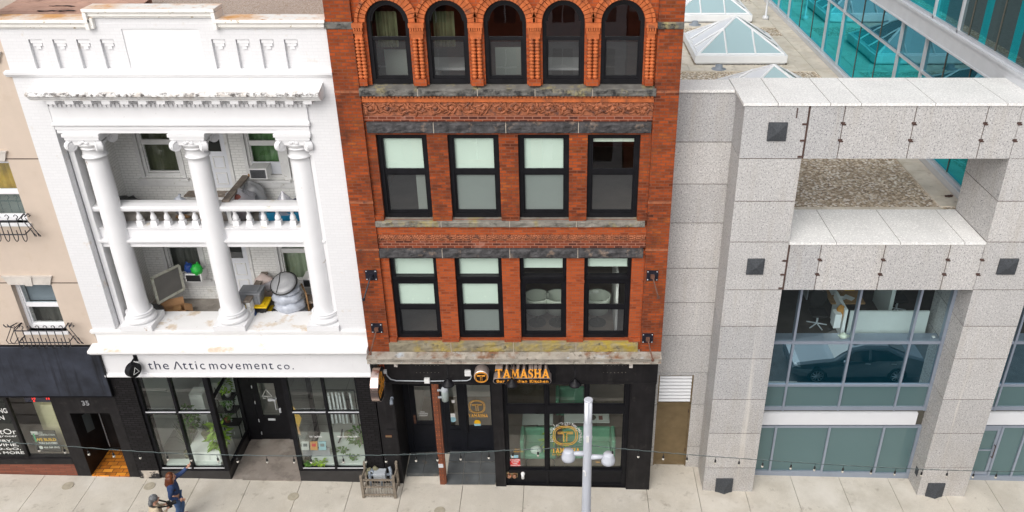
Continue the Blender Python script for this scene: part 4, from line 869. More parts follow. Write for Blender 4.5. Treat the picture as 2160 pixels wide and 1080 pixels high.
t=thing('contractor_sign',(P(95,960,.3).x,.3,.86),'dark green contractor sign with yellow lettering inside the shop window','sign')
x0,x1=P(72,935,.3).x,P(124,935,.3).x; z0,z1=.87,P(90,909,.3).z
B(x0,x1,.3,.33,z0,z1).build('board','print_grey' if 0 else 'vinyl_dark',t)
W=x1-x0; Hh=z1-z0
m=MB().box(x0+.04*W,x0+.3*W,.292,.3,z1-.08*Hh,z1-.03*Hh).box(x0+.04*W,x0+.3*W,.292,.3,z1-.16*Hh,z1-.11*Hh)
text_mb('LCG',x0+.32*W,x0+.5*W,z1-.12*Hh,z1-.04*Hh,.298,.004,m); text_mb('CONSTRUCTION',x0+.32*W,x0+.96*W,z1-.22*Hh,z1-.14*Hh,.298,.004,m); text_mb('YOU SUCCEED',x0+.2*W,x0+.95*W,z1-.62*Hh,z1-.53*Hh,.298,.004,m,bold=.02); text_mb('416 949 9915',x0+.34*W,x0+.97*W,z1-.83*Hh,z1-.74*Hh,.298,.004,m,bold=.02)
m.lathe([(.0,-.004),(.055*W+.02,-.004),(.055*W+.02,.0)],(x0+.22*W,.298,z1-.79*Hh),16,'y'); m.build('small_print','paper_white',t)
m=MB(); text_mb('WE BUILD',x0+.12*W,x0+.95*W,z1-.48*Hh,z1-.34*Hh,.298,.004,m,bold=.025); m.build('headline','print_yellow',t)
m=MB().box(x0+.1*W,x0+.16*W,.285,.292,z1-.5*Hh,z1-.12*Hh); m.build('green_tape','print_green',t)
t=thing('price_display',(P(80,840,.4).x,.4,2.8),'lit red digit board at the top of the shop window','display'); x0,x1=P(50,838,.4).x,P(108,838,.4).x; z1=3.12; z0=P(80,848,.4).z
B(x0,x1,.4,.45,z0,z1).build('board','print_navy',t); m=MB(); text_mb('10',x0+.28*(x1-x0),x0+.42*(x1-x0),z0+.08,z1-.05,.398,.004,m,bold=.03); text_mb('10',x0+.80*(x1-x0),x0+.94*(x1-x0),z0+.08,z1-.05,.398,.004,m,bold=.03); m.box(x0+.30*(x1-x0),x0+.36*(x1-x0),.392,.398,z0+.01,z0+.06); m.build('digits','led_red',t)
# ================================================================== red brick building
RX0,RX1=-5.085,2.71; IX0,IX1=-4.51,2.15
rb=thing('brick_building',(-1.2,0,-.2),'tall red brick building with arched top windows and a black restaurant front','building')
w3=[(-4.29,-3.10),(-2.62,-1.42),(-.97,.23),(.66,1.90)]; w2=[(-4.30,-3.11),(-2.65,-1.46),(-1.01,.18),(.63,1.83)]
arch=[(-4.23,-3.30),(-2.94,-2.01),(-1.66,-.73),(-.375,.555),(.92,1.87)]
for a,b,c,d_ in ((RX0,IX0,RX0,RX0+.3),(IX1,RX1,RX1-.3,RX1)): MB().box(a,b,-.09,.5,4.71,13.27).box(a,b,-.09,.5,13.42,15).box(c,d_,.5,12,4.0,15).build('pier','red_brick',rb)
for z in (7.80,9.1,11.86):
    for a,b in ((RX0,IX0+.01),(IX1-.01,RX1)): B(a,b,-.105,-.088,z-.03,z+.03).build('pier_course','terracotta_relief',rb)
# window field walls
h3=[(a,b,8.60,10.80) for a,b in w3]; h2=[(a,b,5.05,7.52) for a,b in w2]
MB().wall(IX0,IX1,8.43,11.1,.0,.3,h3).build('third_floor_wall','red_brick',rb)
MB().wall(IX0,IX1,4.72,7.75,.0,.3,h2).build('second_floor_wall','smooth_brick',rb)
for xa,xb in ((-3.10,-2.64),(-1.45,-1.0),(.19,.64),(1.84,2.14),(-4.5,-4.31)): B(xa,xb,-.02,.02,6.80,6.86).build('impost_course','smooth_brick',rb)
# weathered patch of brick under the lintels, with piers' heads
MB().box(IX0,IX1,-.01,.1,7.81,8.005).build('stained_course','stained_brick',rb)
MB().box(IX0,IX1,-.03,.1,8.20,8.43).build('brick_course','smooth_brick',rb)
MB().box(IX0,IX1,-.01,.1,11.13,11.27).build('brick_course','stained_brick',rb)
# arched storey
m=MB(); y=.02; top=15
def zarc(a,b,x): c=(a+b)/2; r=(b-a)/2; return 13.40+math.sqrt(max(0,r*r-(x-c)**2))
prev=IX0
for a,b in arch:
    m.quad((prev,y,11.98),(a,y,11.98),(a,y,top),(prev,y,top)); prev=b
    K=24
    for i in range(K):
        x0,x1=a+(b-a)*(.5-.5*math.cos(PI*i/K)),a+(b-a)*(.5-.5*math.cos(PI*(i+1)/K)); z0,z1=zarc(a,b,x0),zarc(a,b,x1)
        m.quad((x0,y,z0),(x1,y,z1),(x1,y,top),(x0,y,top)); m.quad((x0,y,z0),(x0,y+.3,z0),(x1,y+.3,z1),(x1,y,z1))
    m.quad((a,y+.3,11.98),(a,y,11.98),(a,y,13.4),(a,y+.3,13.4)).quad((b,y,11.98),(b,y+.3,11.98),(b,y+.3,13.4),(b,y,13.4))
m.quad((prev,y,11.98),(IX1,y,11.98),(IX1,y,top),(prev,y,top)); m.build('arcade_wall','smooth_brick',rb); B(RX0,RX1,-.085,12,14.9,14.99).build('roof','tar',rb)
for a,b in arch:                                   # moulded brick arches
    c=(a+b)/2; r=(b-a)/2; m=MB(); K=19
    for i in range(K):
        t0,t1=PI*i/K+.012,PI*(i+1)/K-.012
        for ra,rb_,yy in ((r+.01,r+.15,-.035),(r+.16,r+.225,-.075)):
            m.extr([(c+q*math.cos(t),yy,13.40+q*math.sin(t)) for q,t in ((ra,t0),(rb_,t0),(rb_,t1),(ra,t1))],(0,.06,0))
    m.build('arch_ring','terracotta',rb)
caps=[(-4.40,.24),(-3.12,.34),(-1.835,.33),(-.55,.33),(.737,.34),(2.01,.24)]
for k,(x,w) in enumerate(caps):                    # paired beaded colonnettes between the arches
    m=MB().box(x-w/2,x+w/2,-.13,.05,13.30,13.40).box(x-w/2+.02,x+w/2-.02,-.10,.05,13.17,13.23).box(x-w/2+.04,x+w/2-.04,-.08,.05,13.05,13.17)
    n_=max(4,int(w/.055)); 
    for i in range(n_): xx=x-w/2+.015+(w-.03)*(i+.5)/n_; m.box(xx-.018,xx+.018,-.125,.0,13.23,13.30)
    cp=m.build('pier_capital','terracotta',rb)
    for s in ((-1,1) if w>.3 else (-.8,.8)):
        xx=x+s*.062; prof=[(.045,12.14)]
        for i in range(11):
            z=12.16+i*.078; prof+=[(.034,z),(.058,z+.022),(.058,z+.05),(.034,z+.072)]
        prof+=[(.05,13.03),(.055,13.06)]
        MB().lathe(prof,(x+s*.064,-.045,0),12).build('colonnette','terracotta',rb,smooth=True)
    MB().box(x-w/2+.03,x+w/2-.03,-.12,.05,12.0,12.15).build('pier_base','smooth_brick',rb)
# rock-faced stone
def rock(name,mat,x0,x1,z0,z1,y0,y1,seed,n=22,amp=.035,parent=rb,slope=0,h=6):
    m=MB(); nx=max(4,int((x1-x0)/.07)); vs=[];fs=[]
    for j in range(h+1):
        for i in range(nx+1):
            e=min(i,nx-i,2)/2*min(j,h-j,1); q=Vector(((x0+(x1-x0)*i/nx)*4+seed,(z0+(z1-z0)*j/h)*6,seed))
            vs.append((x0+(x1-x0)*i/nx,y0-amp*e*(noise.noise(q)+.45+.7*noise.noise(q*2.3)),z0+(z1-z0)*j/h))
    for j in range(h):
        for i in range(nx): a=j*(nx+1)+i; fs.append((a,a+1,a+nx+2,a+nx+1))
    m._a(vs,fs)
    m._a([(x0,y0,z0),(x1,y0,z0),(x1,y1,z0),(x0,y1,z0),(x0,y0,z1),(x1,y0,z1),(x1,y1,z1+slope),(x0,y1,z1+slope)],[(0,3,2,1),(4,5,6,7),(1,2,6,5),(0,4,7,3)])
    return m.build(name,mat,parent)
def course(name,mat,cuts,z0,z1,y0,y1,slope=0,amp=.035):
    for k,(a,b) in enumerate(zip(cuts,cuts[1:])): rock(name,mat,a+.006,b-.006,z0,z1,y0,y1,k*3.7+z0,amp=amp,slope=slope)
    m=MB()
    for c in cuts[1:-1]: m.box(c-.008,c+.008,y0-.012,y1-.01,z0+.005,z1-.005)
    m.build('mortar_joint','mortar_joint',rb)
course('lintel','bluestone',[-4.46,-2.91,-1.24,.44,2.13],10.865,11.115,-.08,.2)
course('lintel','bluestone',[-4.51,-2.93,-1.24,.46,2.10],7.555,7.80,-.07,.2)
course('window_sill','sill_stone',[-4.53,-3.2,-1.85,-.55,.75,2.19],11.765,11.93,-.13,.16,.06,.03)
course('window_sill','lichen_stone',[-4.52,-2.9,-1.22,.42,2.10],8.43,8.585,-.09,.14,.03,.03)
course('window_sill','yellow_stone',[-4.53,-2.88,-1.22,.44,2.09],4.715,4.99,-.10,.15,.05,.03)
for a,b in zip([IX0]+[w[1] for w in w3],[w[0] for w in w3]+[IX1]): B(a+.005,b-.005,-.06,.02,8.592,8.74).build('pier_foot','red_brick',rb)
for a,b in zip([IX0]+[w[1] for w in w2],[w[0] for w in w2]+[IX1]): B(a+.005,b-.005,-.065,.02,5.0,5.12).build('pier_foot','smooth_brick',rb)
for a,b in ((RX0-.01,IX0+.01),(IX1-.01,RX1+.005)): rock('band_stone','sill_stone',a,b,13.27,13.42,-.11,.3,a,amp=.03)
# terracotta bands
m=MB().box(IX0,IX1,-.05,.1,11.60,11.70).box(IX0,IX1,-.03,.1,11.70,11.765)
for k in range(78): x=IX0+.03+k*.0852; m.box(x,x+.05,-.085,-.03,11.705,11.755)
m.build('dentil_course','terracotta',rb)
m=MB().box(IX0,IX1,.0,.1,11.27,11.60); m.build('frieze_ground','terracotta_relief',rb)
def scrolls(z0,z1,step,name,rose=False):
    """carved running ornament: scrolled stems with leaves and rosettes"""
    m=MB(); zc=(z0+z1)/2; h=(z1-z0)/2; n_=int((IX1-IX0)/step); rn=random.Random(5)
    for k in range(n_):
        xc=IX0+step*(k+.5); s=1 if k%2 else -1
        if not rose:
            pth=[]; 
            for i in range(18): a=i/17*PI*3.1; r_=h*.88*(1-i/17*.75); pth.append((xc+r_*1.15*math.cos(a+.4),-.012,zc+s*r_*math.sin(a+.4)))
            m.tube(pth,[.026-.001*i for i in range(18)],6)
            m.blob((xc,-.015,zc),.06,.045,.055,k,.3,2.5,10,7)
            for i in range(9):
                a=rn.random()*2*PI; r_=h*rn.uniform(.55,1.0); q=Vector((xc+r_*1.3*math.cos(a),-.01,zc+r_*.85*math.sin(a))); m.M=Matrix.Translation(q)@Matrix.Rotation(a+rn.uniform(.4,1.2),4,'Y'); m.blob((0,0,0),.085,.035,.026,k*9+i,.3,2,8,5); m.M=None
            m.tube([(xc-step/2,-.01,zc-s*h*.8),(xc-step*.2,-.02,zc-s*h*.35),(xc+step*.1,-.02,zc-s*h*.85),(xc+step/2,-.01,zc+s*h*.8)],.02,6)
        else:
            m.blob((xc,-.01,zc),.032,.05,.032,k,.2,2,8,6)
            for i in range(6): a=2*PI*i/6+k; m.blob((xc+.055*math.cos(a),-.01,zc+.05*math.sin(a)),.032,.035,.03,i,.2,2,8,5)
            for d_ in (-1,1): m.blob((xc+d_*step*.5,-.005,zc+d_*.03),.045,.03,.03,k,.3,2,8,5)
    return m.build(name,'terracotta_relief',rb,smooth=True)
scrolls(11.30,11.585,.37,'vine_frieze')
MB().box(IX0,IX1,-.005,.1,8.005,8.2).build('frieze_ground','terracotta_relief',rb); scrolls(8.02,8.19,.185,'rosette_frieze',True)
# windows
YW=.10
def blind(w,x0,x1,z0,z1,mat='blind',y=YW+.105): return MB().quad((x0+.1,y,z0),(x1-.1,y,z0),(x1-.1,y,z1),(x0+.1,y,z1)).build('roller_blind',mat,w)
for k,(a,b) in enumerate(w3):
    w=sash(rb,a,b,8.615,10.80,YW,.095,9.80,'black_metal',('screen_glass','upper_glass'),bottom=.12)
    if k==0: blind(w,a,b,9.8,10.75); blind(w,a+.72,b,8.75,9.8,'blind_pale',YW+.13)
    elif k<3: blind(w,a,b,8.7,10.75)
    else: blind(w,a,b,10.55,10.75,'blind_pale')
for k,(a,b) in enumerate(w2):
    w=sash(rb,a,b,5.05,6.83,YW,.095,5.97,'black_metal',('screen_glass','upper_glass'),bottom=.1)
    m=MB().box(a,a+.095,YW,YW+.14,6.95,7.50).box(b-.095,b,YW,YW+.14,6.95,7.50).box(a+.095,b-.095,YW,YW+.14,7.45,7.5).box(a,b,YW,YW+.14,6.83,6.95)
    m.box(a+.04,b-.04,YW-.06,YW,6.88,6.95); n_=12
    for i in range(n_): x=a+.06+(b-a-.12)*(i+.5)/n_; m.py([(x-.035,6.88),(x+.035,6.88),(x,6.815)],YW-.05,YW)
    m.build('transom_frame','black_metal',w)
    MB().quad((a+.1,YW+.06,6.96),(b-.1,YW+.06,6.96),(b-.1,YW+.06,7.45),(a+.1,YW+.06,7.45)).build('pane','upper_glass',w)
    if k==0: blind(w,a,b,6.0,7.45)
    elif k==1: blind(w,a,b,5.1,7.45)
    else: blind(w,a,b,7.12 if k==2 else 7.16,7.45)
for k,(a,b) in enumerate(arch):
    c=(a+b)/2; r=(b-a)/2; f=.085; y0=YW-.02
    m=MB().box(a,a+f,y0,y0+.15,12.0,13.4).box(b-f,b,y0,y0+.15,12.0,13.4).box(a+f,b-f,y0-.01,y0+.15,12.0,12.11)
    K=20
    for i in range(K):
        t0,t1=PI*i/K,PI*(i+1)/K; m.extr([(c+q*math.cos(t),y0,13.40+q*math.sin(t)) for q,t in ((r-f,t0),(r,t0),(r,t1),(r-f,t1))],(0,.15,0))
        m.extr([(c+q*math.cos(t),y0+.03,13.40+q*math.sin(t)) for q,t in ((r-f-.04,t0),(r-f,t0),(r-f,t1),(r-f-.04,t1))],(0,.08,0))
    m.box(a+f,a+f+.04,y0+.05,y0+.1,12.11,13.0).box(b-f-.04,b-f,y0+.05,y0+.1,12.11,13.0).box(a+f,b-f,y0+.03,y0+.09,12.98,13.05).box(a+f+.04,b-f-.04,y0+.05,y0+.1,12.11,12.17)
    w=m.build('arched_window','black_metal',rb)
    MB().quad((a+f,y0+.08,12.15),(b-f,y0+.08,12.15),(b-f,y0+.08,13.0),(a+f,y0+.08,13.0)).build('pane','screen_glass',w)
    MB().poly([(a+f,y0+.06,13.03),(b-f,y0+.06,13.03)]+[(c+(r-f)*math.cos(PI*i/16),y0+.06,13.40+(r-f)*math.sin(PI*i/16)) for i in range(17)]).build('pane','upper_glass',w)
    if k<2: back_box(w,a+.1,b-.35,12.7,13.5,'curtain_olive',y0+.5)
for z0,z1,n_ in ((11.4,14.9,'top_room'),(8.15,11.1,'third_floor_room'),(4.85,7.9,'second_floor_room')): room(rb,RX0+.35,RX1-.35,.34,6,z0,z1,('room_floor','interior_red' if n_!='second_floor_room' else 'room_dark'),n_)
for k,(a,z) in enumerate(((1,11.4),(3,11.4))):
    put('display_board',B(arch[a-1][0]+.15,arch[a-1][0]+.75,.9+.2*k,.94+.2*k,z,z+1.15),'blind_pale',['pale upright board inside the first arched window','pale upright board inside the third arched window'][k],'board',smooth=False)
    put('table',MB().box(arch[a][0]-.3,arch[a][1]+.2,.7,1.6,z+.72,z+.78).box(arch[a][0],arch[a][0]+.1,.8,1.5,z,z+.72),'room_white',['pale table inside the second arched window','pale table inside the fourth arched window'][k],'table',smooth=False)
for k,xx in enumerate((-.62,-.05,1.05)):
    t=thing('tub_chair',(xx,1.1,4.85),['cream tub chair at the left of the third window of the lower row','cream tub chair at the right of the third window of the lower row','cream tub chair in the fourth window of the lower row'][k],'chair','chairs in the second-floor room')
    MB().lathe([(.3,.42),(.34,.75),(.36,.9),(.30,.9),(.27,.5),(0,.48)],(xx,1.1,4.85),20).build('shell','blind_pale',t,smooth=True); MB().lathe([(.03,0),(.03,.43)],(xx,1.1,4.85),8).lathe([(.25,0),(.25,.02)],(xx,1.1,4.85),14).build('pedestal','plate_dark',t)
put('white_partition',B(1.50,1.56,.5,2.2,4.85,6.75),'room_white','white panel standing inside the fourth window of the lower row','panel',smooth=False)
# shop cornice
m=MB().px([(.1,4.735),(-.05,4.72),(-.30,4.665),(-.33,4.655),(-.33,4.62),(-.28,4.60),(-.27,4.50),(-.30,4.48),(-.30,4.455),(.1,4.455)],RX0-.03,RX1-.0)
cn=m.build('shop_cornice','cornice_paint',rb)
m=MB()
for k in range(150): x=RX0+.02+k*.0515; m.box(x,x+.03,-.295,-.26,4.505,4.60)
for k in (.0,.26,.5,.74,1.0): x=RX0+.1+k*(RX1-RX0-.35); m.box(x,x+.16,-.31,-.26,4.49,4.61)
m.build('fluted_face','cornice_paint',cn)
# black restaurant front
MB().box(-4.88,RX1-.04,-.03,.3,3.64,4.46).box(RX0,-4.88,.02,.3,3.64,4.46).box(-4.88,RX1-.05,-.05,-.02,3.60,3.66).build('fascia','black_paint',rb)
m=MB()
for sx in (-3.88,.0,1.2):
    for i in range(7):
        for j in (0,1): 
            if sx!=0: m.lathe([(.007,-.034),(.007,-.03)],(sx+.1*i*1.0,0,3.98+.24*j),6,'y')
m.build('old_fixing','cornice_paint',rb)
g=lambda x:G(x)-.1
MB().box(RX0+.005,-4.62,.01,.5,g(-5),3.64).box(-4.62,-4.60,.02,1.28,g(-5),3.64).build('front_pier','black_paint',rb); MB().box(-1.87,-1.57,-.02,.5,g(-2),3.62).build('front_pier','black_paint',rb); MB().box(1.96,RX1-.06,-.02,.5,g(2),3.62).box(1.98,1.99,-.03,-.02,g(2),3.6).build('front_pier','black_paint',rb)
m=MB().box(-4.90,-4.64,.0,.012,1.96,1.975); m.build('panel_joint','black_metal',rb)
MB().quad((-4.6,.3,3.62),(-1.87,.3,3.62),(-1.87,1.3,3.62),(-4.6,1.3,3.62)).build('entry_soffit','black_paint',rb)
Y=.14; m=MB()
for x,w in ((-1.53,.08),(-.355,.07),(.765,.06),(1.90,.13)): m.box(x-w/2,x+w/2,Y-.05,Y+.1,-.35,3.62)
m.box(-1.49,1.84,Y-.04,Y+.1,2.46,2.72).box(-1.49,1.84,Y-.04,Y+.1,3.5,3.62).box(-1.49,1.84,Y-.08,Y+.1,.26,.36).box(-1.57,1.96,Y-.04,Y+.08,-.4,-.2)
m.box(-1.49,-.39,Y,Y+.06,-.2,.26).box(-.32,.735,Y,Y+.06,-.2,.26).box(.795,1.84,Y,Y+.06,-.2,.26).box(-1.49,1.84,Y-.05,Y-.039,2.72,2.745)
rf=m.build('window_frame','black_metal',rb,bevel=.006)
for a,b in ((-1.49,-.39),(-.32,.735),(.795,1.84)):
    for c,d in ((.36,2.46),(2.72,3.5)):
        m=MB(); f=.045; m.box(a,b,Y-.005,Y+.05,c,c+f).box(a,b,Y-.005,Y+.05,d-f,d).box(a,a+f,Y-.005,Y+.05,c+f,d-f).box(b-f,b,Y-.005,Y+.05,c+f,d-f); m.build('sash','black_metal',rf)
        MB().quad((a+f,Y+.03,c+f),(b-f,Y+.03,c+f),(b-f,Y+.03,d-f),(a+f,Y+.03,d-f)).build('pane','shop_glass',rf)
# recessed doors
DY=1.22
def leafdoor(x0,x1,z0,z1,lx0,lx1,lz0,name='door'):
    m=MB().box(x0,lx0,DY,DY+.05,z0,z1).box(lx1,x1,DY,DY+.05,z0,z1).box(lx0,lx1,DY,DY+.05,z1-.12,z1).box(lx0,lx1,DY,DY+.05,z0,lz0)
    a,b=x0+.12,x1-.10; m.box(a,b,DY-.015,DY,lz0-.14,lz0-.12).box(a,b,DY-.02,DY,z0+.16,z0+.19)
    d=m.build(name,'dark_door',rb); MB().quad((lx0,DY+.03,lz0),(lx1,DY+.03,lz0),(lx1,DY+.03,z1-.12),(lx0,DY+.03,z1-.12)).build('pane','shop_glass',d); return d
MB().box(-4.60,-4.42,DY-.02,DY+.1,-.2,3.62).box(-3.70,-3.42,DY-.02,DY+.1,-.2,3.62).box(-4.42,-3.70,DY-.02,DY+.1,2.68,3.62).box(-3.42,-1.87,DY-.02,DY+.1,2.72,3.62).box(-2.87,-2.80,DY-.02,DY+.1,-.2,2.72).box(-1.95,-1.87,DY-.02,DY+.1,-.2,2.72).build('door_surround','dark_door',rb)
q=lambda u,v:P(u,v,DY)
d1=leafdoor(-4.42,-3.70,.05,2.68,q(868,0).x if 0 else -4.27,-3.80,q(885,889).z)
MB().box(-4.36,-4.30,DY-.03,DY,q(862,892).z,q(862,875).z).build('handle','rust_bracket',d1)
m=MB(); text_mb('MAXON',P(882,873,DY).x,P(902,873,DY).x,P(890,875.5,DY).z,P(890,872,DY).z,DY+.028,.003,m,bold=.02); m.box(-4.17,-4.02,DY+.024,DY+.028,P(890,870.5,DY).z,P(890,869.5,DY).z).box(-4.2,-3.95,DY+.024,DY+.028,P(890,878.5,DY).z,P(890,877.5,DY).z); m.build('door_lettering','paper_white',d1)
d2=leafdoor(-3.42,-2.87,.0,2.72,-3.26,-3.03,q(955,899).z,'side_light')
m=MB()
p=P(956,848,DY); m.box(p.x-.05,p.x+.04,DY+.024,DY+.028,p.z-.05,p.z+.05); p=P(955,878,DY); m.box(p.x-.09,p.x+.07,DY+.024,DY+.028,p.z-.09,p.z+.08); m.cur=1; p=P(955,886,DY); m.lathe([(0,DY+.022),(.10,DY+.022),(.10,DY+.028)],(p.x,0,p.z),16,'y'); m.build('sticker',['paper_white','paper_blue'],d2)
d3=leafdoor(-2.80,-1.95,.0,2.72,-2.72,-2.04,q(1000,899).z)
MB().tube([(-2.75,DY,q(979,912).z),(-2.75,DY-.07,q(979,910).z),(-2.75,DY-.07,q(979,878).z),(-2.75,DY,q(979,876).z)],.018,8).build('handle','black_metal',d3)
# emblem of the restaurant: a stemmed T in a double rounded ring
def emblem(cx,cz,y,r,depth,mat,parent,name='emblem'):
    m=MB(); ring(m,cx,cz,y,r,r,r*.055,depth,.13); ring(m,cx,cz,y,r*.86,r*.86,r*.05,depth,.13)
    w=r*.062
    for zz in (.36,.20): 
        m.box(cx-r*.62,cx+r*.62,y-depth,y,cz+r*zz-w/2,cz+r*zz+w/2) if zz>.3 else (m.box(cx-r*.62,cx-r*.12,y-depth,y,cz+r*zz-w/2,cz+r*zz+w/2),m.box(cx+r*.12,cx+r*.62,y-depth,y,cz+r*zz-w/2,cz+r*zz+w/2))
    for s in (-1,1): m.box(cx+s*r*.12-w/2,cx+s*r*.12+w/2,y-depth,y,cz-r*.62,cz+r*.20)
    return m.build(name,mat,parent)
SER={'T':[[(0,.78),(0,1),(1,1),(1,.78),(.93,.78),(.88,.9),(.64,.9),(.64,.1),(.74,0),(.26,0),(.36,.1),(.36,.9),(.12,.9),(.07,.78)]],
 'A':[[(0,0),(.0,.05),(.08,.09),(.42,1),(.62,1),(.94,.09),(1,.05),(1,0),(.62,0),(.62,.05),(.70,.09),(.63,.30),(.30,.30),(.23,.09),(.32,.05),(.32,0)],],
 'M':[[(0,0),(0,.06),(.08,.1),(.12,.9),(.04,.94),(.04,1),(.3,1),(.5,.42),(.7,1),(.96,1),(.96,.94),(.88,.9),(.92,.1),(1,.06),(1,0),(.64,0),(.64,.06),(.72,.1),(.69,.68),(.47,.06),(.25,.68),(.2,.1),(.3,.06),(.3,0)]],
 'H':[[(0,0),(0,.07),(.1,.1),(.1,.9),(0,.93),(0,1),(.42,1),(.42,.93),(.33,.9),(.33,.58),(.67,.58),(.67,.9),(.58,.93),(.58,1),(1,1),(1,.93),(.9,.9),(.9,.1),(1,.07),(1,0),(.58,0),(.58,.07),(.67,.1),(.67,.44),(.33,.44),(.33,.1),(.42,.07),(.42,0)]],
 'S':[[(.05,.0),(.05,.34),(.14,.34),(.24,.12),(.5,.08),(.70,.2),(.62,.36),(.2,.52),(.06,.74),(.2,.95),(.5,1.02),(.78,.96),(.93,1.0),(.93,.70),(.84,.70),(.74,.88),(.5,.93),(.33,.84),(.42,.68),(.82,.52),(.95,.28),(.8,.05),(.5,-.02),(.2,.04),(.12,0)]]}
def serif(s,x0,x1,z0,z1,y,depth,mb,widths=None):
    ws=[{'M':1.25,'T':1.0,'A':1.08,'S':.78,'H':1.08}[c] for c in s]; gap=.06; tot=sum(ws)+gap*(len(s)-1); k=(x1-x0)/tot; x=x0
    for i,c in enumerate(s):
        for pl in SER[c]:
            pts=[(x+a*ws[i]*k,y,z0+b*(z1-z0)) for a,b in pl]
            if c=='A' :                              # counter as a real opening: two legs and a bar
                t=[(0,0),(.0,.05),(.08,.09),(.42,1),(.62,1),(.555,.76),(.30,.09),(.32,.05),(.32,0)]; u=[(.62,1),(.94,.09),(1,.05),(1,0),(.62,0),(.62,.05),(.70,.09),(.49,.70)]
                for q_ in (t,u,[(.34,.22),(.36,.34),(.62,.34),(.66,.22)]): mb.extr([(x+a*ws[i]*k,y,z0+b*(z1-z0)) for a,b in q_],(0,-depth,0))
            else: mb.extr(pts,(0,-depth,0))
        x+=(ws[i]+gap)*k
    return mb
t=thing('restaurant_sign',(P(1090,790).x,-.05,3.6),'raised copper and orange restaurant sign on the black fascia','sign')
x0,x1=P(992,790,-.05).x,P(1172,790,-.05).x
B(x0,x1,-.07,-.03,3.66,4.40).build('backing_board','black_metal',t)
yy=-.36
c=P(1015,795,yy); m=MB().lathe([(.0,-.07),(.195,-.07),(.195,yy),(.18,yy-.01),(.0,yy-.01)],(c.x,0,c.z),40,'y'); m.build('round_box','sign_side',t); 
MB().lathe([(0,yy-.012),(.178,yy-.012),(.178,yy-.011)],(c.x,0,c.z),40,'y').build('round_face','black_metal',t)
emblem(c.x,c.z,yy-.013,.172,.012,'gold_face',t)
lz0,lz1=P(1100,796.5,yy).z,P(1100,778.5,yy).z; lx0,lx1=P(1045,790,yy).x,P(1159,790,yy).x
serif('TAMASHA',lx0,lx1,lz0,lz1,-.07,-yy-.075,MB()).build('letter_returns','sign_side',t)
serif('TAMASHA',lx0,lx1,lz0,lz1,yy-.006,.012,MB()).build('letter_faces','gold_face',t)
a,b=P(1040,803,yy),P(1163,803,yy); z0,z1=P(1100,809.5,yy).z,P(1100,798,yy).z; r=(z1-z0)/2
def pill(m,x0,x1,zc,r,y,d): m.extr([(x0+r+r*math.cos(PI/2+PI*i/10),y,zc+r*math.sin(PI/2+PI*i/10)) for i in range(11)]+[(x1-r+r*math.cos(-PI/2+PI*i/10),y,zc+r*math.sin(-PI/2+PI*i/10)) for i in range(11)],(0,-d,0)); return m
pill(MB(),a.x,b.x,(z0+z1)/2,r,-.07,-yy-.07).build('strap_box','sign_side',t); pill(MB(),a.x+.012,b.x-.012,(z0+z1)/2,r-.012,yy-.001,.008).build('strap_face','black_metal',t)
text_mb('Bar & Indian Kitchen',a.x+.10,b.x-.08,(z0+z1)/2-r*.50,(z0+z1)/2+r*.52,yy-.009,.006,bold=.015,space=1.1).build('strap_lettering','gold_face',t)
# vinyl emblems on the glass
p=P(1006,858,DY+.02); emblem(p.x,p.z,DY+.022,.245,.003,'gold_vinyl',d3)
serif('TAMASHA',P(988,877,DY).x,P(1029,877,DY).x,P(1006,881,DY).z,P(1006,874,DY).z,DY+.022,.003,MB()).build('door_lettering','gold_vinyl',d3)
m=MB(); p=P(1007,892,DY); m.lathe([(0,DY+.018),(.10,DY+.018),(.10,DY+.024)],(p.x,0,p.z),16,'y'); m.cur=1; m.box(p.x-.10,p.x+.10,DY+.016,DY+.022,p.z-.14,p.z-.05); m.build('sticker',['print_yellow','paper_blue'],d3)
YG=Y+.025; p=P(1192.5,919,YG); emblem(p.x,p.z,YG,.36,.003,'gold_vinyl',rf)
serif('TAMASHA',P(1164,950,YG).x,P(1223,950,YG).x,P(1190,955,YG).z,P(1190,945,YG).z,YG,.003,MB()).build('window_lettering','gold_vinyl',rf)
m=MB()
for k in range(260):
    a=random.uniform(-.55,3.7); rr=.44+random.gauss(0,.028); m.lathe([(0,-.002),(random.uniform(.006,.016),-.002)],(p.x+rr*math.cos(a),YG,p.z+rr*math.sin(a)),5,'y',cap=False)
m.build('frost_wreath','paper_white',rf)
text_mb('Bar & Indian Kitchen',P(1165,958,YG).x,P(1212,958,YG).x,P(1190,960.5,YG).z,P(1190,957,YG).z,YG,.003).build('window_lettering','gold_vinyl',rf)
m=MB(); text_mb('OPEN TILL',P(1085,947,YG).x,P(1099,947,YG).x,P(1090,949,YG).z,P(1090,946.5,YG).z,YG,.003,m); text_mb('MIDNIGHT DAILY',P(1084,952,YG).x,P(1104,952,YG).x,P(1090,954,YG).z,P(1090,951,YG).z,YG,.003,m); m.build('window_lettering','gold_vinyl',rf)
m=MB(); a,b=P(1076,983,YG),P(1097,968,YG); m.box(a.x,b.x,YG-.006,YG,a.z,b.z); m.cur=1
for i,s_ in enumerate(('STANDPIPE','& HOSE','FIRE','CONNECTION')): h=(b.z-a.z)/4; cx=(a.x+b.x)/2; ww=len(s_)*.017; text_mb(s_,cx-ww,cx+ww,b.z-h*(i+.85),b.z-h*(i+.2),YG-.006,.003,m,bold=.02)
m.cur=2; c,d=P(1078,966,YG),P(1093,960,YG); m.box(c.x,d.x,YG-.006,YG,c.z,d.z); tag(m.build('fire_connection_sign',['print_red','paper_white','paper_blue']),'small red fire connection sign with white capitals on the dining window','sign')
m=MB(); text_mb('Follow us',P(1257,974,YG).x,P(1266,974,YG).x,P(1260,976,YG).z,P(1260,973,YG).z,YG,.003,m); m.build('window_lettering','gold_vinyl',rf)
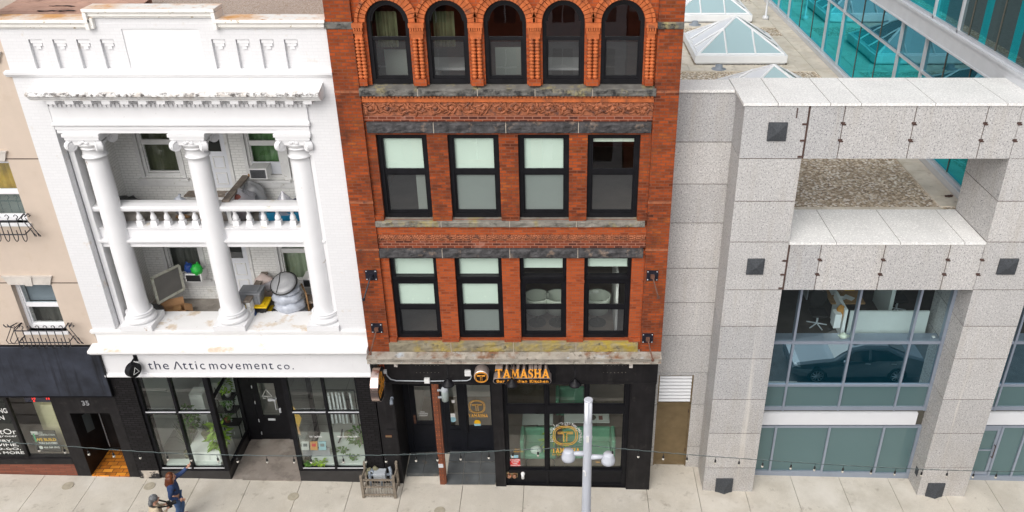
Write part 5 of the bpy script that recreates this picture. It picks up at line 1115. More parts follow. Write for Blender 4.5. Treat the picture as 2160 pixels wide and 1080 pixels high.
# entry floor and riveted post
m=MB()
for a,b in ((-4.56,-4.07),(-4.06,-3.60)):
    for c,d,zz in ((.30,.72,.0),(.73,1.21,.0)): m.box(a,b,c,d,-.2,.03)
m.build('slate_step','slate_tile',rb)
m=MB()
for i in range(3):
    for j in range(3):
        x0=-3.36+i*.49; y0=-.02+j*.41; zz=-.115+.07*j; m._a([(x0+.005,y0+.005,zz),(x0+.485,y0+.005,zz),(x0+.485,y0+.405,zz+.065),(x0+.005,y0+.405,zz+.065)],[(0,1,2,3)])
m.build('slate_ramp','slate_tile',rb)
m=MB(); m._a([(-4.6,-.02,-.13),(-1.87,-.02,-.175),(-1.87,1.24,.04),(-4.6,1.24,.0)],[(0,1,2,3)]); m.build('entry_floor','concrete',rb)
t=MB().box(-3.52,-3.38,-.0,.16,G(-3.5)-.05,3.64).box(-3.38,-3.33,.02,.14,G(-3.5)-.05,3.64); pst=t.build('post','rust_steel',rb)
m=MB()
for k in range(24):
    for xx in (-3.49,-3.41): m.lathe([(.012,-.012),(.012,.0)],(xx,.0,.1+k*.15),6,'y')
m.build('rivet','terracotta',pst)
MB().box(-3.52,-3.38,-.02,.0,.55,.68).build('post_clamp','curb_metal',pst)
# dining room behind the glass
room(rb,-1.84,RX1-.2,.26,5,-.12,3.6,('room_floor','room_wall'),'dining_room'); room(rb,-4.55,-1.88,1.34,4,-.02,3.6,('room_floor','room_wall'),'vestibule')
def sofa(x0,x1,y0,z,label,back='l'):
    t=thing('upholstered_bench',((x0+x1)/2,y0,z),label,'bench','mint dining seats'); d=.62
    B(x0,x1,y0,y0+d,z+.30,z+.46).build('seat','mint_velvet',t,bevel=.04)
    B(x0,x1,y0+d,y0+d+.14,z+.30,z+.95).build('backrest','mint_velvet',t,bevel=.05)
    if back in 'lb': B(x0-.12,x0,y0,y0+d+.1,z+.3,z+1.0).build('armrest','mint_velvet',t,bevel=.05)
    if back in 'rb': B(x1,x1+.12,y0,y0+d+.1,z+.3,z+1.0).build('armrest','mint_velvet',t,bevel=.05)
    m=MB()
    for x in (x0+.05,x1-.05):
        m.tube([(x,y0+.05,z),(x,y0+.05,z+.2),(x+(.08 if x<(x0+x1)/2 else -.08),y0+.05,z+.3)],.018,6)
        m.tube([(x,y0+d,z),(x,y0+d,z+.3)],.018,6)
    m.build('leg','plate_dark',t); return t
t=sofa(-1.05,-.1,.6,.0,'mint green dining bench behind the left restaurant window','l')
MB().blob((-.7,.75,.53),.17,.12,.14,3,.15,n=12,m=8).build('pillow','blind',t,smooth=True)
sofa(.1,1.55,.62,.0,'long mint green bench behind the lamp post in the right restaurant window','r')
sofa(.0,.8,2.6,.0,'mint green bench further back in the dining room','b')
for k,(x0,x1,y0,y1) in enumerate(((-1.15,-.2,1.65,2.4),(.15,1.55,1.75,2.5))):
    t=thing('dining_table',((x0+x1)/2,(y0+y1)/2,.0),['white dining table behind the left restaurant window','long white dining table behind the right restaurant windows'][k],'table','white dining tables')
    B(x0,x1,y0,y1,.72,.76).build('tabletop','table_white',t,bevel=.01); MB().lathe([(.25,-.1),(.25,-.07),(.04,-.05),(.04,.72)],((x0+x1)/2,(y0+y1)/2,0),14).build('pedestal','plate_dark',t)
    lab=[['dark round plate on the left white dining table'],['dark round plate at the front right of the long white table','dark round plate at the back of the long white table','dark round plate at the left of the long white table']][k]
    for i,l_ in enumerate(lab):
        px,py=((x0+.45,y1-.15),) [0] if k==0 else ((x0+.85,y0+.2),(x0+.75,y1-.18),(x0+.2,y1-.15))[i]
        put('plate',MB().lathe([(0,.765),(.10,.765),(.13,.78),(.135,.785),(.10,.77),(0,.768)],(px,py,0),20),'plate_dark' ,l_,'plate','plates on the dining tables')
        put('menu',B(px+.22,px+.34,py-.09,py+.1,.764,.77),'interior_red',l_.replace('dark round plate','small dark folded menu'),'menu','menus on the dining tables',smooth=False)
plant((-.12,1.05,.0),.8,120,'leaf_lime','lime feathery plant between the two restaurant windows','basket',.16,.3,False,.2,.06,.32)
# ================================================================== fittings on the brick facade
def gooseneck(u,label):
    c=P(u,808,-.55); t=thing('gooseneck_lamp',(c.x,-.03,4.4),label,'wall lamp','black gooseneck lamps over the restaurant front')
    MB().lathe([(.05,-.06),(.05,-.03)],(c.x,0,4.30),14,'y').tube([(c.x,-.05,4.30),(c.x,-.18,4.36),(c.x,-.36,4.40),(c.x,-.50,4.36),(c.x,-.55,4.24),(c.x,-.55,c.z+.12)],.014,8).build('arm','black_metal',t,smooth=True)
    MB().lathe([(.03,c.z+.14),(.05,c.z+.12),(.055,c.z+.07),(.11,c.z+.05),(.165,c.z-.03),(.17,c.z-.05),(.155,c.z-.05),(.09,c.z+.03)],(c.x,-.55,0),26).build('shade','black_metal',t,smooth=True)
gooseneck(945,'black gooseneck lamp above the riveted post'); gooseneck(1080,'black gooseneck lamp hanging before the orange sign letters'); gooseneck(1213,'black gooseneck lamp right of the orange sign')
t=thing('conduit',(-3.4,-.05,3.72),'grey conduit run with junction boxes along the black fascia','conduit')
pts=[(814,783),(816,792),(824,800),(836,803),(900,804),(985,803),(992,800),(995,793),(992,788)]
MB().tube([P(u,v,-.06) for u,v in pts],.016,7).build('pipe','grey_pipe',t,smooth=True)
m=MB()
for u,v,r in ((901,802,.075),(987,786,.085),(812,783,.05)): p=P(u,v,-.06); m.box(p.x-r,p.x+r,-.12,-.03,p.z-r,p.z+r)
m.build('junction_box','plastic_white',t,bevel=.01)
for u,v,lab in ((835,768,'small cream sensor box under the cornice above the left door'),(1331,770,'small cream sensor box under the cornice above the right pier')):
    p=P(u,v,-.1); put('sensor_box',B(p.x-.045,p.x+.045,-.14,-.05,p.z-.07,p.z+.06).box(p.x-.02,p.x+.02,-.146,-.14,p.z-.03,p.z+.03),'cast_stone',lab,'sensor','sensor boxes under the shop cornice',smooth=False,bevel=.008)
p=P(825,847,-.15); put('security_camera',MB().lathe([(.05,-.0),(.05,.03)],(p.x,-.02,p.z),12,'y').tube([(p.x,-.0,p.z),(p.x,-.1,p.z),(p.x+.02,-.22,p.z-.04)],[.03,.045,.05],10),'meter_grey','small grey camera on the black pier left of the recessed doors','camera')
p=P(820,920,.0); m=MB().box(p.x-.09,p.x+.09,-.01,.01,p.z-.035,p.z+.035); m.cur=1; m.box(p.x-.075,p.x+.075,-.014,-.009,p.z-.022,p.z+.022); tag(m.build('brass_plate',['copper','bronze_door']),'small brass plate low on the black pier by the gas meter','plate')
def bracket(u0,v0,u1,v1,out,label,rod):
    a=P(u0,v0,-.10); b=P(u1,v1,-out); t=thing('wall_bracket',(a.x,-.09,a.z),label,'bracket','rusty sign brackets on the brick piers')
    s=.145; m=MB().box(a.x-s,a.x+s,-.115,-.09,a.z-s,a.z+s); m.cur=1
    for i in (-1,1):
        for j in (-1,1): m.lathe([(.016,-.125),(.016,-.115)],(a.x+i*s*.8,0,a.z+j*s*.8),6,'y')
    m.build('plate',['iron','curb_metal'],t)
    MB().box(a.x-.05,a.x+.05,-.2,-.115,a.z-.05,a.z+.04).tube([(a.x,-.15,a.z),b],.02,8).lathe([(.0,-.04),(.04,-.02),(.04,.03),(0,.04)],b,10).build('rod',rod,t)
bracket(783,580,767,632,.55,'upper bracket with dark rod on the left brick pier','iron'); bracket(795,692,781,746,.55,'lower bracket with rusty rod on the left brick pier','rust_bracket')
bracket(1376,581,1389,628,.55,'upper bracket with rusty rod on the right brick pier','rust_bracket'); bracket(1366,713,1377,760,.5,'lower bracket with rusty rod on the right brick pier','rust_bracket')
# round blade sign with copper rim
c=P(797,810,-.52); t=thing('blade_sign',(c.x,-.02,c.z),'large round black blade sign with a rosy metal rim at the brick corner','sign')
m=MB(); R=.47; m.lathe([(R-.02,-.10),(R,-.10),(R,.10),(R-.02,.10)],c,44,'x',cap=False); m.build('rim','rose_rim',t,smooth=False)
m=MB(); m.lathe([(0,-.085),(R-.015,-.085),(R-.015,.085),(0,.085)],c,44,'x',cap=False); m.build('disc','black_metal',t)
m=MB(); bs=Matrix(((0,0,1),(1,0,0),(0,1,0)))
for (s_,a0,a1,b0,b1) in (('TAMASHA',-.36,.36,-.16,.02),('Bar & Kitchen',-.28,.28,-.26,-.2)): text_mb(s_,c.y+a0,c.y+a1,c.z+b0,c.z+b1,0,.012,m,bold=.02,basis=Matrix(((0,0,1),(1,0,0),(0,1,0)))) 
for i,v in enumerate(m.v): m.v[i]=(c.x+.087+v[0],v[1],v[2])
for rr in (.2,.17): m.tube([(c.x+.09,c.y+rr*math.cos(2*PI*k/24),c.z+.2+rr*.8*math.sin(2*PI*k/24)) for k in range(25)],.008,5,cap=False)
m.box(c.x+.085,c.x+.095,c.y-.11,c.y+.11,c.z+.25,c.z+.275).box(c.x+.085,c.x+.095,c.y-.02,c.y+.02,c.z+.1,c.z+.25)
m.build('lettering','gold_face',t)
p=P(801,777,-.08); MB().box(p.x-.05,p.x+.12,-.05,-.02,p.z-.28,p.z+.12).box(c.x-.03,c.x+.03,-.3,-.04,c.z+.30,c.z+.40).build('bracket','copper',t)
# jar lamp on the post
p=P(938,833,-.15); t=thing('wall_lantern',(p.x-.1,-.0,p.z),'grey glass jar lantern fixed beside the riveted post','wall lamp')
MB().lathe([(.06,-.24),(.095,-.22),(.10,.12),(.08,.20),(.05,.24),(0,.25)],(p.x,-.1,p.z),20).build('jar','lantern_glass',t,smooth=True); MB().lathe([(.10,.1),(.10,.16),(.06,.25),(0,.26)],(p.x,-.1,p.z),18).box(p.x-.2,p.x-.08,-.12,-.08,p.z+.1,p.z+.14).box(p.x-.2,p.x-.08,-.12,-.08,p.z-.14,p.z-.1).lathe([(.05,-.25),(.06,-.20)],(p.x,-.1,p.z),14).build('cage','grey_pipe',t)
# gas meter behind its little fence
gx=(P(772,1030,-.1).x+P(845,1030,-.1).x)/2; gz=G(gx)
x0,x1=gx-.46,gx+.46
t=thing('gas_meter',(gx,-.2,gz),'grey gas meter pipes behind the small weathered fence','gas meter')
m=MB().tube([(x0+.14,-.18,gz),(x0+.14,-.18,gz+.62),(x0+.2,-.18,gz+.70),(x0+.34,-.18,gz+.55)],.045,10).tube([(x1-.16,-.18,gz),(x1-.16,-.18,gz+.68),(x1-.2,-.12,gz+.76)],.045,10).tube([(x0+.1,-.18,gz+.5),(x1-.14,-.18,gz+.52)],.04,10).tube([(x0+.45,-.2,gz),(x0+.45,-.2,gz+.5)],.04,10)
m.build('pipework','meter_grey',t,smooth=True); MB().box(x0+.28,x0+.62,-.32,-.08,gz+.38,gz+.66).lathe([(.10,-.34),(.10,-.32)],(x0+.45,0,gz+.55),16,'y').build('meter','grey_pipe',t,bevel=.03)
m=MB().blob((x0+.12,-.1,gz+.55),.10,.08,.14,3,.3).blob((x0+.30,-.1,gz+.62),.1,.08,.12,5,.3); m.build('insulation','basket',t,smooth=True)
t=thing('meter_fence',(gx,-.35,gz),'small weathered grey fence around the gas meter','fence')
m=MB()
for x in (x0,x1): m.box(x-.035,x+.035,-.62,-.55,gz,gz+.85).box(x-.03,x+.03,-.12,-.02,gz,gz+.9).box(x-.02,x+.02,-.55,-.02,gz+.62,gz+.70).box(x-.02,x+.02,-.55,-.02,gz+.12,gz+.2)
m.build('post','weathered_wood',t)
m=MB().box(x0,x1,-.60,-.57,gz+.10,gz+.15).box(x0,x1,-.60,-.57,gz+.40,gz+.44).box(x0,x1,-.60,-.57,gz+.66,gz+.72)
m.build('rail','weathered_wood',t); m=MB()
for k in range(11): x=x0+.06+k*(x1-x0-.12)/10; m.box(x-.007,x+.007,-.592,-.578,gz+.03,gz+.72)
m.build('picket','weathered_wood',t)
# fire department connection and standpipe
p=P(1080,1002,0.06); t=thing('fire_connection',(p.x,.1,p.z),'twin brass fire hose connection under the restaurant window','fire connection')
B(p.x-.17,p.x+.17,.06,.12,p.z-.10,p.z+.10).build('plate','bronze_door',t,bevel=.01); m=MB()
for s in (-1,1): m.lathe([(.065,.06),(.065,.0),(.05,-.03),(0,-.03)],(p.x+s*.08,0,p.z),16,'y')
m.build('hose_cap','copper',t)
p=P(1103,1003,0.0); put('drain_pipe',MB().tube([(p.x,.14,p.z+.06),(p.x,-.02,p.z+.06),(p.x,-.04,p.z-.08)],.045,10).lathe([(.06,-.02),(.06,.04)],(p.x,.0,p.z+.06),12,'y'),'plastic_white','short white bent pipe beside the brass fire connection','pipe')
# ================================================================== granite building
gb=thing('granite_building',(8,.5,-.4),'pale granite building with a square open frame over a blue-glass curtain wall','building')
zs1=[-.75,.52,1.82,3.03,4.41,5.46,6.58,7.97,9.09,10.2,11.50]; gp=.011
RR=random.Random(4); GM=['granite','joint_dark','granite_pale','granite_grey']
def courses(m,x0,x1,y0,y1,zs):
    m.cur=1; m.box(x0+.012,x1-.012,y0+.012,y1-.012,zs[0],zs[-1]-.01); m.cur=0
    for a,b in zip(zs,zs[1:]): m.cur=RR.choice((0,0,2,3)); m.box(x0,x1,y0,y1,a+gp,b-gp)
m=MB(); courses(m,4.25,5.72,0,1.88,zs1); m.build('pillar',GM,gb)
m=MB(); courses(m,10.64,12.06,0,1.88,zs1); m.build('pillar',GM,gb)
m=MB(); zr=[-.75,.45,2.05,3.20,4.49,5.57,6.65,8.0,9.1,10.23,11.50]
m.cur=1; m.box(2.74,4.25,1.02,1.6,3.22,11.49); m.cur=0
for a,b in zip(zr,zr[1:]):
    m.cur=RR.choice((0,0,2,3))
    if b>3.21: m.box(2.73,4.248,1.0,1.7,a+gp,b-gp)
    else: m.box(2.73,2.86,1.0,1.7,a+gp,b-gp); m.box(3.87,4.248,1.0,1.7,a+gp,b-gp)
m.box(2.86,3.87,1.0,1.7,3.12,3.2); m.build('recess_wall',GM,gb)
def beam(z0,z1,cuts,y0=.004,y1=1.86):
    m=MB(); m.cur=1; m.box(cuts[0],cuts[-1],y0+.015,y1-.015,z0+.012,z1-.012); m.cur=0
    for a,b in zip(cuts,cuts[1:]): m.cur=RR.choice((0,2,3)); m.box(a+gp,b-gp,y0,y1,z0,z1)
    return m.build('beam',GM,gb)
cu=[5.76,6.56,8.2,9.85,10.64,12.06,13.6,15.2]; cl=[5.76,6.55,8.15,9.78,10.64]
b1=beam(10.2,11.5,cu); b2=beam(6.58,7.9,cl); b3=beam(6.58,7.9,[12.06,13.6,15.2])
def capstone(x0,x1,y0,y1,z,cuts):
    m=MB(); 
    for a,b in zip([x0]+cuts,cuts+[x1]): m.box(a+.008,b-.008,y0,y1,z,z+.065)
    m.cur=1
    for c in cuts: m.box(c-.009,c+.009,y0+.01,y1-.01,z+.004,z+.058)
    m.build('coping_stone',['granite_top_lit','joint_dark'],gb)
capstone(4.2,15.3,-.03,1.93,11.505,[5.0,6.2,6.9,8.6,10.25,11.9,13.5]); capstone(2.72,4.195,.95,1.78,11.505,[])
capstone(5.725,10.635,-.025,1.88,7.905,[6.9,8.5,10.1])
m=MB()
for (xs,z0,z1) in ((cu[1:5],10.2,11.5),(cl[1:],6.58,7.9)):
    for x in xs:
        for f in (.36,.68):
            zz=z0+(z1-z0)*f; MB().box(x-.05,x+.05,-.012,.01,zz-.025,zz+.025).box(x-.05+.03,x+.05+.03,-.008,.008,zz-.055,zz-.02).build('fixing_clip','rust_stain',gb)
m=MB(); m.box(5.722,5.758,-.004,.1,10.2,11.46).box(5.722,5.758,-.004,.1,6.58,7.9)
for z0 in (10.2,6.58):
    for f in (.02,.33,.64): m.box(5.62,5.73,-.010,.01,z0+1.3*f-.0,z0+1.3*f+.05)
m.box(5.45,5.48,-.004,.004,11.2,11.45); m.build('weathered_joint','rust_stain',gb)
def boss(xc,zc,w,h):
    m=MB(); d=.10; a,b,c,e=xc-w/2,xc+w/2,zc-h/2,zc+h/2
    m._a([(a,.01,c),(b,.01,c),(b,.01,e),(a,.01,e),(a,-.04,c),(b,-.04,c),(b,-.04,e),(a,-.04,e),(xc,-d,zc)],[(4,5,8),(5,6,8),(6,7,8),(7,4,8),(0,1,5,4),(1,2,6,5),(2,3,7,6),(3,0,4,7)]); m.build('boss_stone','granite_boss',gb)
boss(5.06,10.88,.44,.45); boss(4.955,7.28,.43,.45); boss(11.33,7.28,.47,.45)
for xc in (4.86,11.13):
    z=G(xc); m=MB(); w=.25; m._a([(xc-w,.01,z-.1),(xc+w,.01,z-.1),(xc+w,.01,z+.50),(xc-w,.01,z+.50),(xc-w,-.04,z-.1),(xc+w,-.04,z-.1),(xc+w,-.04,z+.50),(xc-w,-.04,z+.50),(xc,-.16,z-.1),(xc,-.10,z+.2)],[(4,8,9),(8,5,9),(5,6,9),(6,7,9),(7,4,9),(0,1,5,4),(1,2,6,5),(2,3,7,6),(3,0,4,7)]); m.build('boss_stone','granite_boss',gb)
m=MB().box(10.625,10.645,.25,.42,-.05,.22); m.build('vent_plate','granite_boss',gb)
# service door and louvre
d=MB().box(2.90,3.83,1.08,1.14,-.35,2.02).build('door','bronze_door',gb); MB().box(2.86,2.90,1.04,1.2,-.4,2.08).box(3.83,3.87,1.04,1.2,-.4,2.08).box(2.86,3.87,1.04,1.2,2.02,2.10).build('door_frame','bronze_door',gb)
m=MB()
for z in (.2,1.7): m.box(3.81,3.835,1.06,1.085,z,z+.12)
m.box(2.99,3.0,1.074,1.08,1.85,1.87).box(3.05,3.06,1.074,1.08,1.85,1.87).build('hinge','rust_stain',d)
m=MB().box(2.86,2.90,1.02,1.2,2.10,3.13).box(3.83,3.87,1.02,1.2,2.10,3.13).box(2.90,3.83,1.02,1.2,3.09,3.13).box(2.9,3.83,1.15,1.2,2.1,3.1); lv=m.build('louver_frame','bronze_door',gb)
m=MB()
for k in range(8): z=2.13+k*.12; m.px([(1.04,z),(1.03,z+.02),(1.13,z+.105),(1.14,z+.085)],2.90,3.83)
m.build('louver_blade','louver_grey',lv)
# curtain wall
GY=.75
def curtain(x0,x1,cols_up,cols_lo,label_doors=False):
    m=MB(); w=.055
    def V(x,a,b,ww=w): m.box(x-ww/2,x+ww/2,GY-.05,GY+.12,a,b)
    for x in (x0+.04,*cols_up,x1-.05): V(x,2.07,6.7,.06 if x in cols_up else .09)
    for x in (x0+.04,*cols_lo,x1-.05): V(x,G(x)-.1,1.50,.065 if x in cols_lo else .09)
    xs=[x0+.085,*[c for q in cols_up for c in (q-.03,q+.03)],x1-.095]
    for a,b in zip(xs[::2],xs[1::2]):
        for z,h in ((2.14,.13),(2.97,.08),(4.44,.085),(6.66,.08)): m.box(a,b,GY-.04,GY+.1,z-h/2,z+h/2)
    ys=[x0+.085,*[c for q in cols_lo for c in (q-.033,q+.033)],x1-.095]
    for a,b in zip(ys[::2],ys[1::2]):
        m.box(a,b,GY-.04,GY+.1,1.42,1.50).box(a,b,GY-.05,GY+.1,G(a)-.15,G(a)+.17)
    cw=m.build('curtain_wall','mullion_blue',gb)
    m=MB().box(x0,x1-.22,GY-.07,GY+.1,1.56,1.99); m.build('sign_panel','panel_white',cw); B(x0,x1,GY+.02,GY+.15,1.5,2.08).build('shadow_gap','plate_dark',cw)
    for a,b in zip(xs[::2],xs[1::2]):
        MB().quad((a,GY,4.48),(b,GY,4.48),(b,GY,6.62),(a,GY,6.62)).build('pane','clear_tint',cw)
        MB().quad((a,GY,3.01),(b,GY,3.01),(b,GY,4.40),(a,GY,4.40)).build('spandrel_pane','spandrel',cw)
        MB().quad((a,GY,2.2),(b,GY,2.2),(b,GY,2.93),(a,GY,2.93)).build('pane','frosted',cw)
    for i,(a,b) in enumerate(zip(ys[::2],ys[1::2])):
        if label_doors and i in (0,):
            dd=MB().box(a,a+.09,GY-.02,GY+.04,G(a)+.18,1.41).box(b-.09,b,GY-.02,GY+.04,G(a)+.18,1.41).box(a+.09,b-.09,GY-.02,GY+.04,1.30,1.41).box(a+.09,b-.09,GY-.02,GY+.04,G(a)+.18,G(a)+.30).box(a+.09,b-.09,GY-.02,GY+.04,.52,.56).build('door','mullion_blue',cw)
            MB().quad((a+.09,GY+.01,G(a)+.3),(b-.09,GY+.01,G(a)+.3),(b-.09,GY+.01,1.3),(a+.09,GY+.01,1.3)).build('pane','frosted',dd); MB().tube([(b-.05,GY-.02,.3),(b-.05,GY-.09,.3),(b-.05,GY-.09,.75),(b-.05,GY-.02,.75)],.015,6).build('handle','rust_stain',dd)
        else: MB().quad((a,GY,G(a)+.17),(b,GY,G(a)+.17),(b,GY,1.42),(a,GY,1.42)).build('pane','frosted',cw)
    return cw
lo=[P(1629,950,GY).x,P(1740,950,GY).x,P(1853,950,GY).x]
curtain(5.72,10.64,[6.48,8.08,9.7],lo)
curtain(12.06,17,[12.62,14.2,15.8],[13.05,13.75,15.3],True)
MB().box(5.7,17,GY+.35,GY+.4,-.6,1.5).build('lobby_blind','frosted' if 0 else 'room_white',gb)
room(gb,5.72,17,GY+.13,7,4.0,6.58,('carpet','room_wall'),'office')
MB().box(5.72,17,GY+.13,GY+.5,4.30,4.40).build('window_ledge','mullion_blue',gb)
room(gb,5.72,17,GY+.13,2.5,2.0,2.95,('room_wall','room_wall'),'floor_void')
# office things behind the upper panes
def off(name,mb,mat,label,cat,**k): return put(name,mb,mat,label,cat,**k)
a,b=P(1795,657,1.5),P(1950,705,1.5); off('office_partition',B(a.x,b.x,1.5,1.56,4.05,a.z),'table_white','long white low partition behind the upper office glass','partition',smooth=False)
x=P(1782,680,1.55).x; off('office_partition',B(x-.05,x+.04,1.57,2.6,4.05,a.z),'room_white','short white end panel at the left of the office partition','partition',smooth=False)
x=P(1863,630,3).x; off('office_screen',B(x-.05,x+.06,2.4,3.6,4.02,5.6),'table_white','white upright screen deeper in the office','screen',smooth=False)
t=thing('office_desk',(P(1670,630,3).x,3,4.02),'white desk at the left of the office','desk'); x=t.location.x
B(x-.55,x+.75,3.6,4.3,4.70,4.74).build('desktop','table_white',t); MB().box(x-.5,x-.46,3.65,4.25,4.02,4.70).box(x+.66,x+.7,3.65,4.25,4.02,4.70).build('leg','curb_metal',t)
def ochair(u,v,Y,label):
    p=P(u,v,Y); t=thing('office_chair',(p.x,Y,4.02),label,'chair','office chairs'); x=p.x
    m=MB().lathe([(.03,0.08),(.03,.42)],(x,Y,4.02),8)
    for k in range(5): a_=2*PI*k/5; m.tube([(x,Y,4.12),(x+.3*math.cos(a_),Y+.3*math.sin(a_),4.06)],.02,5)
    m.build('base','curb_metal',t); MB().box(x-.24,x+.24,Y-.24,Y+.24,4.44,4.52).build('seat','office_chair',t,bevel=.03); MB().blob((x,Y+.22,4.85),.26,.06,.34,3,.05).build('backrest','office_chair',t,smooth=True)
ochair(1728,650,2.2,'black office chair left of the white partition'); ochair(1895,630,3,'black office chair behind the white upright screen')
t=thing('office_table',(P(1780,625,2.6).x,2.7,4.02),'brown office table scattered with papers','table'); x=t.location.x
B(x-.45,x+.55,2.3,3.3,4.70,4.74).build('tabletop','wood_tan',t); B(x-.05,x+.05,2.7,2.8,4.02,4.70).build('pedestal','plate_dark',t)
for k,(dx,dy,mt,lb) in enumerate(((-.2,.1,'paper_white','white paper sheet at the left of the brown office table'),(.15,-.2,'paper_white','white paper sheet at the front of the brown office table'),(.3,.3,'print_yellow','yellow folder on the brown office table'),(-.1,-.3,'plate_white','white bowl on the brown office table'))):
    m=MB(); m.M=Matrix.Translation((x+dx,2.8+dy,4.745))@Matrix.Rotation(k*.8,4,'Z')
    if k<3: m.box(-.11,.11,-.15,.15,0,.006)
    else: m.lathe([(.05,0),(.12,.05),(.11,.05),(.04,.01)],(0,0,0),16)
    put('bowl' if k==3 else 'paper_sheet',m,mt,lb,'bowl' if k==3 else 'paper',smooth=False)
p=P(1774,687,1.6); off('shoulder_bag',MB().blob((p.x-.02,1.75,4.75),.14,.12,.26,6,.2),'orange_bag','tan leather bag beside the white partition end','bag'); off('white_box',B(p.x-.25,p.x-.06,1.5,1.8,4.4,4.85),'room_white','white box under the tan leather bag','box',smooth=False)
p=P(1779,709,1.0); t=thing('teapot',(p.x,1.0,4.40),'pale green teapot on the office window ledge','teapot')
MB().lathe([(.05,0),(.10,.03),(.115,.08),(.09,.14),(.05,.16),(.02,.165),(.022,.19),(0,.2)],(p.x,1.0,4.40),18).tube([(p.x-.09,1,4.46),(p.x-.16,1,4.52)],[.025,.012],6).tube([(p.x+.1,1,4.51),(p.x+.16,1,4.50),(p.x+.15,1,4.44),(p.x+.1,1,4.43)],.012,6).build('pot','teapot',t,smooth=True)
p=P(1969,712,1.0); off('small_cup',MB().lathe([(.02,0),(.05,.05),(.045,.06),(.01,.015)],(p.x,1.0,4.402),12),'plate_white','small white cup at the right end of the window ledge','cup')
# ------------------------------------------------------------------ flat roof behind the frame
RZ=7.85
MB().quad((2.72,1.7,RZ),(11.1,1.7,RZ),(11.1,40,RZ),(2.72,40,RZ)).build('roof','roof_gravel',gb)
m=MB(); sk=[(5.6,8.6),(5.6,15.85),(5.6,23.1),(5.6,30.3)]; S=3.82
def slab(a,b,c,d):
    nx=max(1,round((b-a)/.62)); ny=max(1,round((d-c)/.62))
    for i in range(nx):
        for j in range(ny): x0=a+(b-a)*i/nx; y0=c+(d-c)*j/ny; m.box(x0+.006,x0+(b-a)/nx-.006,y0+.006,y0+(d-c)/ny-.006,RZ+.003,RZ+.04+random.random()*.006)
slab(10.38,11.06,2.25,40); slab(5.8,10.38,1.88,2.20)
for x,y in sk: slab(x-.95,10.37,y-.9,y-.02); slab(x-.95,10.37,y+S+.02,y+S+.9); slab(x-.95,x-.02,y-.02,y+S+.02); slab(x+S+.02,10.37,y-.02,y+S+.02)
m.build('paving_slab','roof_paver',gb)
def skylight(x,y,label):
    t=thing('skylight',(x+S/2,y+S/2,RZ+.04),label,'skylight','glazed pyramid skylights on the roof'); z0,z1=RZ+.05,8.28; H=1.15; c=Vector((x+S/2,y+S/2,z1+H))
    m=MB().box(x+.06,x+S-.06,y+.06,y+S-.06,z0-.01,z0+.06); m.cur=0; m.box(x,x+S,y,y+S,z0+.06,z1); m.build('curb','skylight_white',t,bevel=.02)
    e=.14; q=[Vector((x+e,y+e,z1+.02)),Vector((x+S-e,y+e,z1+.02)),Vector((x+S-e,y+S-e,z1+.02)),Vector((x+e,y+S-e,z1+.02))]
    fm=MB()
    for i in range(4):
        a,b=q[i],q[(i+1)%4]; fm.tube([a,b],.045,4); fm.tube([a,c],.05,6)
    fr=fm.build('frame','skylight_white',t)
    gm=['sky_glass','sky_glass_shaded','sky_glass','sky_glass_lit']  # one glass toned per side, its bright and dark reflections held in the colour
    rm=MB()
    for i in range(4):
        a,b=q[i],q[(i+1)%4]
        p1,p2=a.lerp(b,1/3),a.lerp(b,2/3); t1,t2=a.lerp(c,2/3),b.lerp(c,2/3)
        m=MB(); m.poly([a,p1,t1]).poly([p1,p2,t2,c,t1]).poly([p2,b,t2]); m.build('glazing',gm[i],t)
        nrm=(b-a).cross(c-a).normalized()*.03
        rm.tube([p1+nrm,t1+nrm],.04,4).tube([p2+nrm,t2+nrm],.04,4)
    rm.build('glazing_bar','skylight_white',fr)
skylight(*sk[0],'nearest glazed pyramid skylight, mostly hidden by the granite coping'); skylight(*sk[1],'whole pale glazed pyramid skylight in the middle of the roof'); skylight(*sk[2],'farther glazed pyramid skylight cut by the photo top')
for (u,v,lab) in ((1516,145,'small roof drain in the gravel before the middle skylight'),(1466,52,'small roof drain behind the middle skylight')):
    p=PZ(u,v,7.9); put('roof_drain',MB().lathe([(.3,.0),(.3,.05),(.16,.10),(.14,.22),(0,.24)],(p.x,p.y,RZ),14),'meter_grey',lab,'drain','drains on the gravel roof')
p=PZ(1619,40,7.9); put('vent_pipe',MB().lathe([(.16,0.04),(.16,.2),(.05,.22),(.05,1.0),(.06,1.02),(0,1.05)],(p.x-.1,p.y,RZ),14),'panel_white','thin white vent pipe on the paved roof edge','pipe')
p=PZ(2000,415,7.9); m=MB().blob((p.x,p.y,RZ+.07),.10,.05,.03,3,.3).blob((p.x+.08,p.y,RZ+.08),.05,.04,.03,5,.3); put('dead_leaf',m,'rust_stain','small dark scrap on the roof paving under the granite frame','scrap')
# ------------------------------------------------------------------ glass building beside the roof
gl=thing('glass_building',(14,16,7.85),'tall teal glass building along the edge of the gravel roof','building')
X=11.2; ymaj=[1.9,7.02,9.05,15.0,17.1,23.2,25.3,31.4,33.5,40]
MB().box(11.07,11.24,1.88,40,RZ,8.06).box(11.04,11.26,1.88,40,8.06,8.10).build('curb','curb_metal',gl,bevel=.01)
m=MB()
for y in ymaj: m.box(X-.07,X+.1,y-.035,y+.035,8.1,11.33)
m.box(X-.05,X+.1,1.9,40,10.2,10.27).box(X-.05,X+.1,1.9,40,8.10,8.16); fr=m.build('curtain_frame','mullion_grey',gl)
B(X-.12,X+.1,.3,40,11.33,11.84).box(X-.16,X+.1,.3,40,11.80,11.87).box(X-.15,X+.1,.3,40,11.30,11.35).build('spandrel_band','curb_metal',gl)
m=MB()
for y in (.4,5.2,6.95,12.9,15,21,23,29): m.box(X-.05,X+.1,y-.035,y+.035,11.87,16)
